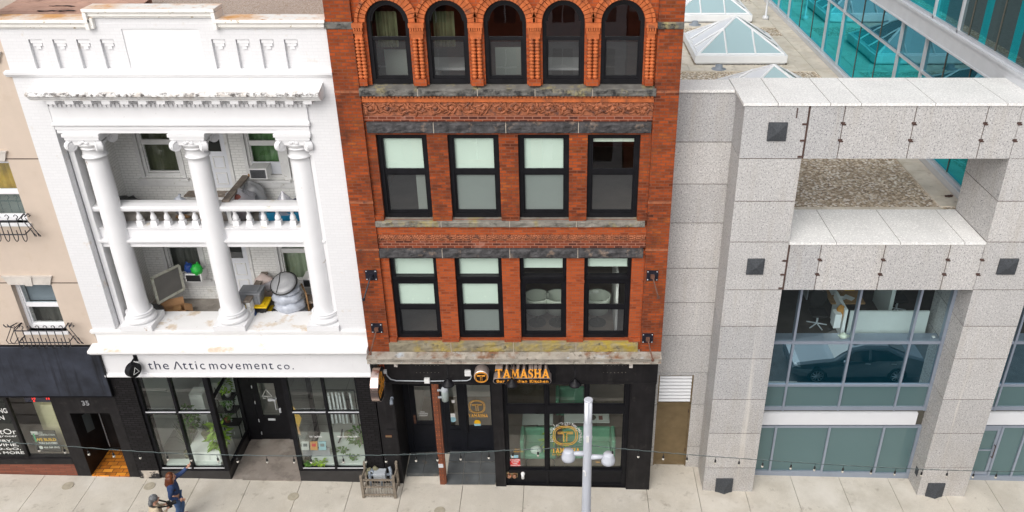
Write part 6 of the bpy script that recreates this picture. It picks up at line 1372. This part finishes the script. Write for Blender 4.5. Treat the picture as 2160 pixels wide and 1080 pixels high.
m.box(X-.05,X+.1,.3,40,11.87,11.95); m.build('curtain_frame','mullion_grey',gl)
jj=MB(); yj=[2.0,4.0,5.6,11.0,13.0,19.2,21.2,27.3,29.3,35.5]
for y in yj: jj.box(X-.004,X+.02,y-.012,y+.012,8.16,11.3).box(X-.004,X+.02,y-1.0-.012,y-1.0+.012,11.95,16)
jj.build('glass_joint','plate_dark',gl)
ys=sorted(set(ymaj+yj))
for a,b in zip(ys,ys[1:]):
    for z0,z1,mt in ((8.16,10.2,'teal_glass'),(10.27,11.3,'teal_dark')): MB().quad((X+.02,b,z0),(X+.02,a,z0),(X+.02,a,z1),(X+.02,b,z1)).build('pane',mt,gl)
for a,b,mt in ((.3,1.1,'teal_glass'),(1.1,1.9,'smoke_glass'),(1.9,2.3,'teal_glass'),(2.3,3.6,'smoke_glass'),(3.6,4.0,'teal_glass'),(4.0,5.3,'smoke_glass'),(5.3,6.2,'teal_dark'),(6.2,6.95,'teal_glass'),(6.95,9,'teal_glass'),(9,12.9,'teal_dark'),(12.9,21,'teal_glass'),(21,40,'teal_dark')): MB().quad((X+.02,b,11.95),(X+.02,a,11.95),(X+.02,a,16),(X+.02,b,16)).build('pane',mt,gl)
m=MB()
for z in (7.9,11.5): 
    z1=z+3.3; m.quad((X+.1,.3,z),(X+.1,40,z),(18,40,z),(18,.3,z)).quad((18,.3,z),(18,40,z),(18,40,z1),(18,.3,z1)).quad((X+.1,.3,z1),(18,.3,z1),(18,40,z1),(X+.1,40,z1))
m.build('floor_plate','room_wall',gl)
m=MB()
for y in (2.8,6.2,10,12.2,14.2,18,22.2,26,30): m.box(X+.35,X+.65,y-.2,y+.25,7.95,11.2); m.box(X+.3,X+.4,y+1.2,y+1.6,11.6,14.8)
m.build('column','room_white',gl)
B(X,18,.3,40,16,16.3).build('roof','curb_metal',gl); B(12.2,18,1.0,1.05,7.9,16).build('end_wall','teal_dark',gl)
# ================================================================== street lamp and string lights
LY=-3.5; lx=.655; lz=G(lx)-.0
t=thing('street_lamp',(lx,LY,lz),'pale grey street lamp with two round shades and a tall top light','street lamp')
MB().lathe([(.16,0),(.16,.5),(.13,.55),(.118,2.0),(.100,4.95),(.108,4.96),(.108,5.0),(.100,5.02),(.098,5.25)],(lx,LY,lz),28).build('pole','lamp_grey',t,smooth=False)
zt=P(1245,843,LY).z-lz
MB().lathe([(.098,5.25),(.098,5.42),(.100,5.43),(.100,zt-1.02),(.09,zt-1.0)],(lx,LY,lz),28).build('collar','lamp_grey',t)
m=MB().lathe([(.085,zt-1.0),(.085,zt-.02)],(lx,LY,lz),24); m.build('light_tube','lamp_lens',t,smooth=True); m=MB().lathe([(.10,zt-.03),(.10,zt),(.09,zt+.012),(0,zt+.015)],(lx,LY,lz),24)
for k in range(3): a_=2*PI*k/3+.5; m.box(lx+.092*math.cos(a_)-.012,lx+.092*math.cos(a_)+.012,LY+.092*math.sin(a_)-.012,LY+.092*math.sin(a_)+.012,lz+zt-1.0,lz+zt-.02)
m.build('cap','lamp_grey',t)
for u,v in ((1199,958),(1283,965)):
    c=P(u,v,LY); s=1 if u>1240 else -1
    MB().tube([(lx+s*.08,LY,c.z+.02),(lx+s*.25,LY,c.z+.02),(c.x-s*.12,LY,c.z+.03)],[.07,.06,.045],12,flat=1).build('arm','lamp_grey',t,smooth=True)
    MB().lathe([(0,.125),(.105,.12),(.118,.10),(.122,.06),(.155,-.02),(.165,-.08),(.16,-.14),(.145,-.15),(.10,-.12)],(c.x,LY,c.z),28).build('shade','lamp_grey',t,smooth=True)
MB().tube([(lx-.09,LY-.06,lz+4.0),(lx-.04,LY-.12,lz+4.0),(lx-.04,LY-.13,lz+3.9)],.02,8).build('bracket','plastic_white',t)
B(lx-.04,lx+.03,LY-.14,LY-.1,lz+4.93,lz+5.08).build('label_tag','paper_white',t)
def string(pts,bulbs,label,ax):
    P3=[P(u,v,LY-.0) for u,v in pts]; t=thing('string_light',P3[0],label,'string lights','strings of bulbs over the sidewalk')
    f=[]                                        # smooth the cable through its points
    for i in range(len(P3)-1):
        a,b,c,d=P3[max(i-1,0)],P3[i],P3[i+1],P3[min(i+2,len(P3)-1)]
        for k in range(10):
            s=k/10; f.append(.5*((2*b)+(c-a)*s+(2*a-5*b+4*c-d)*s*s+(3*b-a-3*c+d)*s**3))
    f.append(P3[-1]); MB().tube(f,.0065,6).build('cable','cable',t,smooth=True)
    MB().tube([q+Vector((0,.012*math.sin(i*2.2),.014+.006*math.cos(i*2.2))) for i,q in enumerate(f)],.0035,5).build('wire','cable_wire',t)
    xs=[p.x for p in f]
    for u in bulbs:
        x=P(u,955,LY).x; j=min(range(len(f)),key=lambda i:abs(xs[i]-x)); q=f[j]
        s_=MB().tube([q,q-Vector((0,0,.10))],.006,5).lathe([(.012,-.09),(.022,-.10),(.024,-.16),(.02,-.165)],q,10).build('socket','plastic_black',t)
        MB().lathe([(.018,-.155),(.028,-.18),(.029,-.20),(.018,-.222),(0,-.226)],q,12).build('bulb','bulb',s_,smooth=True)
string([(-260,905),(0,932),(120,940),(250,950),(400,958),(600,962),(770,961),(900,958),(1000,954),(1100,949),(1180,945),(1236,940)],[-30,25,85,136,188,240,294,345,399,450,503,555,609,661,714,766,818,871,925,975,1030,1084,1135],'long string of bare bulbs running left from the street lamp',0)
string([(1246,940),(1300,946),(1400,955),(1500,963),(1600,970),(1700,977),(1800,983),(1900,988),(2000,992),(2160,994),(2400,985)],[1295,1343,1399,1453,1507,1561,1614,1672,1728,1783,1843,1896,1954,2010,2072,2126],'string of bare bulbs running right from the street lamp',1)
# ================================================================== people
def skin_mesh(name,chains,mat,parent,sub=2,smooth=True,extra=None):
    """one continuous surface grown over joints; chains = lists of (key, point, radius) sharing keys"""
    idx={};vs=[];rs=[];es=[]
    for ch in chains:
        prev=None
        for k,p,r in ch:
            if k not in idx: idx[k]=len(vs); vs.append(Vector(p)); rs.append(r)
            if prev is not None: es.append((prev,idx[k]))
            prev=idx[k]
    me=bpy.data.meshes.new(name); off=root_loc(parent); me.from_pydata([tuple(v-off) for v in vs],es,[])
    o=bpy.data.objects.new(name,me); C.objects.link(o)
    o.modifiers.new('skin','SKIN'); s=o.modifiers.new('sub','SUBSURF'); s.levels=sub; s.render_levels=sub
    for i,r in enumerate(rs):
        a=r if isinstance(r,tuple) else (r,r); me.skin_vertices[0].data[i].radius=a
    me.skin_vertices[0].data[0].use_root=True
    dg=bpy.context.evaluated_depsgraph_get(); dg.update(); nm=bpy.data.meshes.new_from_object(o.evaluated_get(dg))
    o.modifiers.clear(); o.data=nm; nm.name=name
    if extra is not None:
        bm=bmesh.new(); bm.from_mesh(nm); vv=[bm.verts.new(Vector(p)-off) for p in extra.v]
        for f in extra.f:
            try: bm.faces.new([vv[i] for i in f])
            except ValueError: pass
        bm.to_mesh(nm); bm.free()
    nm.materials.clear(); nm.materials.append(M[mat]); nm.polygons.foreach_set('use_smooth',[True]*len(nm.polygons)); o.parent=parent
    return o
def hand(m,w,d,side,sz=1.0):
    """palm with four bent fingers and a thumb leaving its side"""
    d=d.normalized(); side=(side-d*side.dot(d)).normalized(); nn=d.cross(side)
    m.blob(w+d*.05*sz,.04*sz,.04*sz,.05*sz,1,.0,n=10,m=8)
    for i,(o,l) in enumerate(((-.03,.065),(-.01,.075),(.01,.07),(.03,.055))):
        b=w+d*.075*sz+side*o*sz; m.tube([b,b+d*l*.5*sz+side*o*.3*sz,b+d*l*sz+nn*.018*sz+side*o*.4*sz],[.0105*sz,.0095*sz,.008*sz],7)
    b=w+d*.03*sz-side*.035*sz; m.tube([b,b-side*.03*sz+d*.02*sz,b-side*.045*sz+d*.05*sz],[.013*sz,.012*sz,.009*sz],7)
def head(m,c,f,l):
    """skull, jaw, nose, ears, brow; f looks ahead, l is to the left"""
    u=f.cross(l); Mx=Matrix((( f.x,l.x,u.x,c.x),(f.y,l.y,u.y,c.y),(f.z,l.z,u.z,c.z),(0,0,0,1)))
    o=m.M; m.M=Mx
    m.blob((0,0,.02),.098,.078,.115,1,0,n=18,m=14); m.blob((.035,0,-.06),.062,.056,.065,1,0,n=14,m=10)
    m.tube([(.085,0,.03),(.112,0,-.012),(.098,0,-.028)],[.010,.016,.012],8)
    for s in (-1,1): m.blob((-.005,s*.08,0),.02,.012,.032,1,0,n=8,m=6)
    m.M=o; return Mx
def face(parent,Mx):
    m=MB(); m.M=Mx
    for s in (-1,1): m.blob((.088,s*.032,.022),.012,.015,.009,1,0,n=8,m=6)
    m.build('eye','hair_auburn',parent,smooth=True)
    m=MB(); m.M=Mx; m.blob((.092,0,-.058),.010,.024,.009,1,0,n=10,m=6); m.build('mouth','lips',parent,smooth=True)
bx,by=-10.50,-1.53; gz=G(bx)
t=thing('person',(bx,by,gz),'person with long auburn hair in navy sweater and jeans, arm raised to the shop','person')
V=Vector
f=V((.92,.38,0)).normalized(); l=V((-f.y,f.x,0))
def at(F,L,Z): return V((bx,by,gz))+f*F+l*L+V((0,0,Z))
hd=at(.03,0,1.53)
shR,shL=at(-.02,-.17,1.33),at(.02,.17,1.33); elL=at(.25,.24,1.36); wrL=at(.45,.22,1.55); elR=at(-.10,-.27,1.03); wrR=at(.12,-.26,.92)
ex=MB(); Mx=head(ex,hd,f,l); hand(ex,wrL,(wrL-elL),l); hand(ex,wrR,(wrR-elR),V((0,0,1)))
body=[[('pelvis',at(0,0,.90),(.125,.10)),('waist',at(.0,0,1.05),(.11,.09)),('chest',at(.0,0,1.24),(.13,.10)),('neck0',at(0,0,1.37),.062),('neck',at(.01,0,1.44),.052),('skull',at(.02,0,1.50),.055)],
 [('chest',0,0),('shL',shL,.056),('elL',elL,.040),('wrL',wrL,.026)],[('chest',0,0),('shR',shR,.056),('elR',elR,.040),('wrR',wrR,.026)],
 [('pelvis',0,0),('hipL',at(.02,.09,.82),.085),('knL',at(.10,.10,.47),.056),('anL',at(.02,.10,.10),.036),('toL',at(.14,.11,.05),.030)],
 [('pelvis',0,0),('hipR',at(.0,-.09,.82),.085),('knR',at(.02,-.10,.46),.056),('anR',at(-.14,-.10,.10),.036),('toR',at(-.03,-.10,.045),.030)]]
bo=skin_mesh('body',body,'skin',t,extra=ex); face(t,Mx)
skin_mesh('sweater',[[('a',at(0,0,.90),(.175,.15)),('b',at(0,0,1.08),(.165,.14)),('c',at(0,0,1.26),(.165,.13)),('d',at(0,0,1.36),(.085,.075))],[('c',0,0),('e',shL,.078),('f',elL,.066),('g',wrL-(wrL-elL)*.08,.05)],[('c',0,0),('h',shR,.078),('i',elR,.060),('j',wrR-(wrR-elR)*.08,.045)]],'navy_knit',t)
skin_mesh('jeans',[[('a',at(0,0,.93),(.145,.125)),('b',at(.02,.09,.80),.118),('c',at(.10,.10,.47),.085),('d',at(.02,.10,.12),.062)],[('a',0,0),('e',at(.0,-.09,.80),.118),('f',at(.02,-.10,.46),.085),('g',at(-.14,-.10,.12),.062)]],'denim',t)
m=MB()
for a,b in ((at(-.03,.10,.05),at(.17,.115,.045)),(at(-.20,-.10,.05),at(0,-.10,.045))): m.tube([a,a.lerp(b,.5)+V((0,0,.01)),b],[.046,.052,.036],10); m.box(0,0,0,0,0,0) if 0 else None
m.build('shoe','shoe_red',t,smooth=True)
m=MB(); m.M=Mx
m.blob((-.025,0,.04),.105,.10,.118,4,.08,3,18,12)
for k in range(46):                                # long wavy strands down the back and shoulders
    a=PI*(.42+1.16*k/45); r0=.085; sx,sy=r0*math.cos(a),r0*math.sin(a); w=random.uniform(-.02,.02)
    m.tube([(sx*.8-.02,sy*.9,.07),(sx*1.15-.03,sy*1.15,-.03),(sx*1.35-.03+w,sy*1.25,-.13),(sx*1.45-.05-w,sy*1.3+w,-.22),(sx*1.3-.05+w,sy*1.2-w,-.29-random.random()*.05)],[.028,.034,.036,.03,.010],6)
m.build('hair','hair_auburn',t,smooth=True)
# second person, leaving the picture at its lower edge
p=P(320,1054,-2.45); bx,by=p.x,-2.45; gz=G(bx)
t=thing('person',(bx,by,gz),'grey-haired person in a beige coat holding a camera on a black strap','person')
f=V((.80,.60,0)).normalized(); l=V((-f.y,f.x,0)); h=p.z-gz-.02
k_=h/1.53
def at(F,L,Z): return V((bx,by,gz))+f*F+l*L+V((0,0,Z*k_))
hd=at(.06,0,1.53); shR,shL=at(.0,-.18,1.31),at(.0,.18,1.31); elL=at(.10,.24,1.07); wrL=at(.28,.10,1.16); elR=at(.06,-.25,1.06); wrR=at(.27,-.08,1.14)
ex=MB(); Mx=head(ex,hd,f,l); hand(ex,wrL,(wrL-elL),V((0,0,1))); hand(ex,wrR,(wrR-elR),V((0,0,-1)))
skin_mesh('body',[[('pelvis',at(0,0,.90),(.125,.10)),('waist',at(.0,0,1.05),(.11,.09)),('chest',at(.0,0,1.24),(.13,.10)),('neck0',at(.01,0,1.37),.062),('neck',at(.03,0,1.44),.052),('skull',at(.05,0,1.50),.055)],
 [('chest',0,0),('shL',shL,.056),('elL',elL,.040),('wrL',wrL,.026)],[('chest',0,0),('shR',shR,.056),('elR',elR,.040),('wrR',wrR,.026)],
 [('pelvis',0,0),('hipL',at(.02,.09,.82),.085),('knL',at(.06,.10,.47),.056),('anL',at(.02,.10,.10),.036),('toL',at(.14,.11,.05),.030)],
 [('pelvis',0,0),('hipR',at(.0,-.09,.82),.085),('knR',at(.04,-.10,.46),.056),('anR',at(-.04,-.10,.10),.036),('toR',at(.08,-.10,.045),.030)]],'skin',t,extra=ex); face(t,Mx)
skin_mesh('coat',[[('z',at(0,0,.72),(.21,.18)),('a',at(0,0,.93),(.20,.17)),('b',at(0,0,1.08),(.185,.155)),('c',at(0,0,1.26),(.19,.15)),('d',at(.0,0,1.385),(.095,.085))],[('c',0,0),('e',shL,.085),('f',elL,.066),('g',wrL-(wrL-elL)*.1,.05)],[('c',0,0),('h',shR,.085),('i',elR,.066),('j',wrR-(wrR-elR)*.1,.05)]],'beige_coat',t)
skin_mesh('trousers',[[('a',at(0,0,.90),(.12,.11)),('b',at(.02,.09,.80),.10),('c',at(.06,.10,.47),.075),('d',at(.02,.10,.10),.06)],[('a',0,0),('e',at(.0,-.09,.80),.10),('f',at(.04,-.10,.46),.075),('g',at(-.04,-.10,.10),.06)]],'trouser_dark',t)
m=MB()
for a,b in ((at(-.03,.10,.05),at(.17,.115,.045)),(at(-.10,-.10,.05),at(.1,-.10,.045))): m.tube([a,a.lerp(b,.5)+V((0,0,.01)),b],[.046,.052,.036],10)
m.build('shoe','plate_dark',t,smooth=True)
m=MB(); m.M=Mx; m.blob((-.02,0,.045),.112,.098,.112,4,.08,3,18,12)
m.blob((-.12,-.01,-.10),.055,.06,.10,6,.2,2.5,14,10); m.blob((-.10,0,-.04),.06,.07,.07,7,.1,2,12,8); m.build('hair','hair_grey',t,smooth=True)
sb=thing('camera_bag',at(.30,.0,1.17),'black camera on a strap held by the grey-haired person','camera')
m=MB(); m.M=Matrix.Translation(at(.36,.02,1.17))@Matrix.Rotation(math.atan2(f.y,f.x),4,'Z'); m.box(-.06,.05,-.09,.09,-.06,.07).lathe([(.05,.05),(.055,.16),(.05,.17)],(0,0,0),14,'x').box(-.04,.03,-.04,.04,.07,.11); m.build('camera_body','plastic_black',sb,bevel=.012)
MB().tube([at(.31,.10,1.22),at(.14,.14,1.36),at(.02,.11,1.435),at(-.09,0,1.44),at(-.06,-.10,1.42),at(.12,-.16,1.34),at(.31,-.08,1.22)],.022,6).build('strap','plastic_black',sb,smooth=True)
# ================================================================== parked cars (seen mirrored in the glass)
def car(x,y,label,paint,flip=1):
    t=thing('parked_car',(x,y,G(x+2)-.135),label,'car','cars parked along the kerb'); z=t.location.z; L=4.7; W=1.82
    prof=[(0,.62,.30),(.06,.70,.25),(.25,.82,.2),(1.25,.98,.2),(1.45,1.02,.2),(2.05,1.36,.2),(2.5,1.44,.2),(3.3,1.42,.2),(4.0,1.12,.2),(4.35,1.03,.22),(4.62,.95,.25),(4.7,.72,.30)]
    def side(s):
        pts=[(.02,.35)]+[(a,b) for a,b,_ in prof]+[(4.68,.35),(4.45,.26),(4.1,.26)]
        for i in range(9): a_=PI*i/8; pts.append((3.72+.36*math.cos(a_),.30+.36*math.sin(a_)))
        pts.append((1.25,.26))
        for i in range(9): a_=PI*i/8; pts.append((.88+.36*math.cos(a_),.30+.36*math.sin(a_)))
        return pts+[(.3,.26)]
    def wd(a,b):                                    # half width at height b: cabin tumblehome
        h=W/2-.03; h-= max(0,b-.9)*.42; h-= .16*max(0,(.6-a)/.6)**2+.10*max(0,(a-4.2)/.5)**2; return h
    pts=side(1); n_=len(pts); m=MB(); vs=[];fs=[]
    K=[-1,-.86,-.5,0,.5,.86,1]
    for k in K:
        for a,b in pts:
            e=1-abs(k)**6*.06; zz=b if b<.5 else b*(.985+.015*e) ; vs.append((x+(a if flip>0 else L-a),y+k*wd(a,b),z+zz-(.05 if abs(k)==1 and b>.5 else 0)))
    for j in range(len(K)-1):
        for i in range(n_): fs.append((j*n_+i,j*n_+(i+1)%n_,(j+1)*n_+(i+1)%n_,(j+1)*n_+i))
    fs.append(tuple(range(n_))[::-1]); fs.append(tuple((len(K)-1)*n_+i for i in range(n_))); m._a(vs,fs); m.build('body',paint,t,smooth=False,bevel=.015)
    fx=lambda a:x+(a if flip>0 else L-a)
    g=MB(); e=.012
    for (a0,z0,a1,z1,iw) in ((1.42,1.0,2.02,1.36,.1),(4.02,1.12,3.36,1.40,.12)):
        w0,w1=wd(a0,z0)-iw,wd(a1,z1)-iw*.6; d=.02
        g.poly([(fx(a0),y-w0,z+z0+d),(fx(a0),y+w0,z+z0+d),(fx(a1),y+w1,z+z1+d),(fx(a1),y-w1,z+z1+d)])
    g.box(fx(2.15),fx(2.95),y-.42,y+.42,z+1.435,z+1.452)
    for s in (-1,1):
        for q in ([(1.62,1.0),(2.12,1.30),(2.62,1.36),(2.62,.99)],[(2.72,.99),(2.72,1.36),(3.28,1.34),(3.85,1.08),(3.85,1.02)]):
            g.poly([(fx(a),y+s*(wd(a,b)+.006+e),z+b-.045) for a,b in q])
    g.build('window','car_glass',t)
    for a in (.88,3.72):
        for s in (-1,1):
            wy=y+s*(W/2-.12); w=MB().lathe([(.2,-.1),(.30,-.11),(.335,-.07),(.335,.07),(.30,.11),(.2,.1)],(fx(a),wy,z+.335),28,'y').build('wheel','tyre',t,smooth=True)
            m=MB(); 
            for i in range(10): q=2*PI*i/10; m.tube([(fx(a),wy+s*.105,z+.335),(fx(a)+.2*math.cos(q),wy+s*.112,z+.335+.2*math.sin(q))],[.03,.02],5)
            m.lathe([(.19,s*.07),(.22,s*.112),(.23,s*.112),(.21,s*.06)],(fx(a),wy,z+.335),28,'y'); m.build('rim','alloy',w)
    m=MB()
    for s in (-1,1): m.blob((fx(.22),y+s*.66,z+.70),.16,.14,.06,1,0,n=10,m=6)
    m.build('headlight','panel_white',t,smooth=True)
    m=MB()
    for s in (-1,1): m.blob((fx(1.75),y+s*1.0,z+1.02),.09,.11,.07,1,0,n=10,m=6)
    m.build('mirror',paint,t,smooth=True)
    m=MB()
    for s in (-1,1):
        for a in (2.5,3.4): m.box(fx(a),fx(a+.18),y+s*(W/2-.02),y+s*(W/2+.005),z+.86,z+.89)
    m.build('door_handle','alloy',t)
    return t
car(8.25,-4.95,'dark grey saloon car at the kerb, mirrored in the granite building glass','car_paint')
car(-4.85,-4.9,'silver saloon car at the kerb, mirrored in the restaurant glass','car_paint_silver')
# ================================================================== houses across the street (seen mirrored in the upper panes)
def across(x0,x1,h,mat,label):
    t=thing('facing_building',((x0+x1)/2,-24,0),label,'building','buildings across the street'); hs=[]; n_=max(2,int((x1-x0)/2.6))
    for i in range(n_):
        c=x0+(x1-x0)*(i+.5)/n_
        for z in (4.6,7.9): hs.append((c-.55,c+.55,z,z+2.0))
    hs.append((x0+.5,x1-.5,.4,3.2)); m=MB(); m.M=Matrix.Translation((x0+x1,-24,-.3))@Matrix.Rotation(PI,4,'Z'); m.wall(x0,x1,0,h,0,.25,hs).box(x0,x1,.3,9,h-.3,h).box(x0,x0+.2,.25,9,0,h).box(x1-.2,x1,.25,9,0,h); m.build('wall',mat,t)
    m=MB(); m.M=Matrix.Translation((x0+x1,-24,-.3))@Matrix.Rotation(PI,4,'Z'); m.box(x0,x1,-.25,.0,h-.5,h-.1); m.build('cornice','cast_stone',t)
    for a,b,c,d_ in hs:
        m=MB(); m.M=Matrix.Translation((x0+x1,-24,-.3))@Matrix.Rotation(PI,4,'Z'); m.quad((a,.2,c),(b,.2,c),(b,.2,d_),(a,.2,d_)); w_=m.build('window','car_glass',t)
        m=MB(); m.M=Matrix.Translation((x0+x1,-24,-.3))@Matrix.Rotation(PI,4,'Z'); m.box(a,b,.12,.19,(c+d_)/2-.04,(c+d_)/2+.04).box((a+b)/2-.03,(a+b)/2+.03,.12,.19,c,d_); m.build('frame','vinyl_white',w_)
across(-26,-8,9.5,'base_brick','low brown brick building across the street, mirrored in the upper panes')
across(-8,-1,10.5,'smooth_brick','red brick building across the street, mirrored in the upper panes')
across(-.9,3.4,10.8,'white_brick','narrow white building across the street, mirrored in the arched windows')
across(3.5,24,9.0,'smooth_brick','wide red brick building across the street, mirrored in the upper panes')
# ================================================================== sky, sun, camera
sc_=bpy.context.scene
w=bpy.data.worlds.new('World'); sc_.world=w; w.use_nodes=True; nt=w.node_tree; nt.nodes.clear()
o=nt.nodes.new('ShaderNodeOutputWorld'); b=nt.nodes.new('ShaderNodeBackground'); s=nt.nodes.new('ShaderNodeTexSky'); s.sky_type='NISHITA'; s.sun_disc=False
EL,AZ=41,-22                                     # sun height; azimuth measured from the street side, negative to the left
s.sun_elevation=math.radians(EL); s.sun_rotation=math.radians(180-AZ) ; s.air_density=.7; s.dust_density=4.0; s.ozone_density=.6; s.altitude=100
hs=nt.nodes.new('ShaderNodeHueSaturation'); hs.inputs['Saturation'].default_value=.30
nt.links.new(s.outputs[0],hs.inputs['Color']); nt.links.new(hs.outputs[0],b.inputs[0]); b.inputs[1].default_value=.15; nt.links.new(b.outputs[0],o.inputs[0])
ld=bpy.data.lights.new('sun','SUN'); ld.energy=1.5; ld.angle=math.radians(80); ld.color=(1,.965,.92); lo_=bpy.data.objects.new('sun',ld); C.objects.link(lo_)
d=Vector((math.sin(math.radians(AZ))*math.cos(math.radians(EL)),-math.cos(math.radians(AZ))*math.cos(math.radians(EL)),math.sin(math.radians(EL))))
lo_.rotation_euler=d.to_track_quat('Z','Y').to_euler(); lo_.location=d*60
cd=bpy.data.cameras.new('camera'); cam=bpy.data.objects.new('camera',cd); C.objects.link(cam); sc_.camera=cam
cam.location=(0,-CD,CH); cam.rotation_euler=(PI/2-TH,0,0); cd.sensor_fit='HORIZONTAL'; cd.sensor_width=36; cd.lens=36*FPX/2160; cd.shift_x=-(PX0-1080)/2160; cd.clip_end=2000; cd.clip_start=.1
sc_.view_settings.view_transform='Standard'; sc_.view_settings.look='None'; sc_.view_settings.gamma=1; sc_.view_settings.exposure=0.27
sc_.cycles.max_bounces=8; sc_.cycles.transparent_max_bounces=16; sc_.cycles.caustics_reflective=False; sc_.cycles.caustics_refractive=False
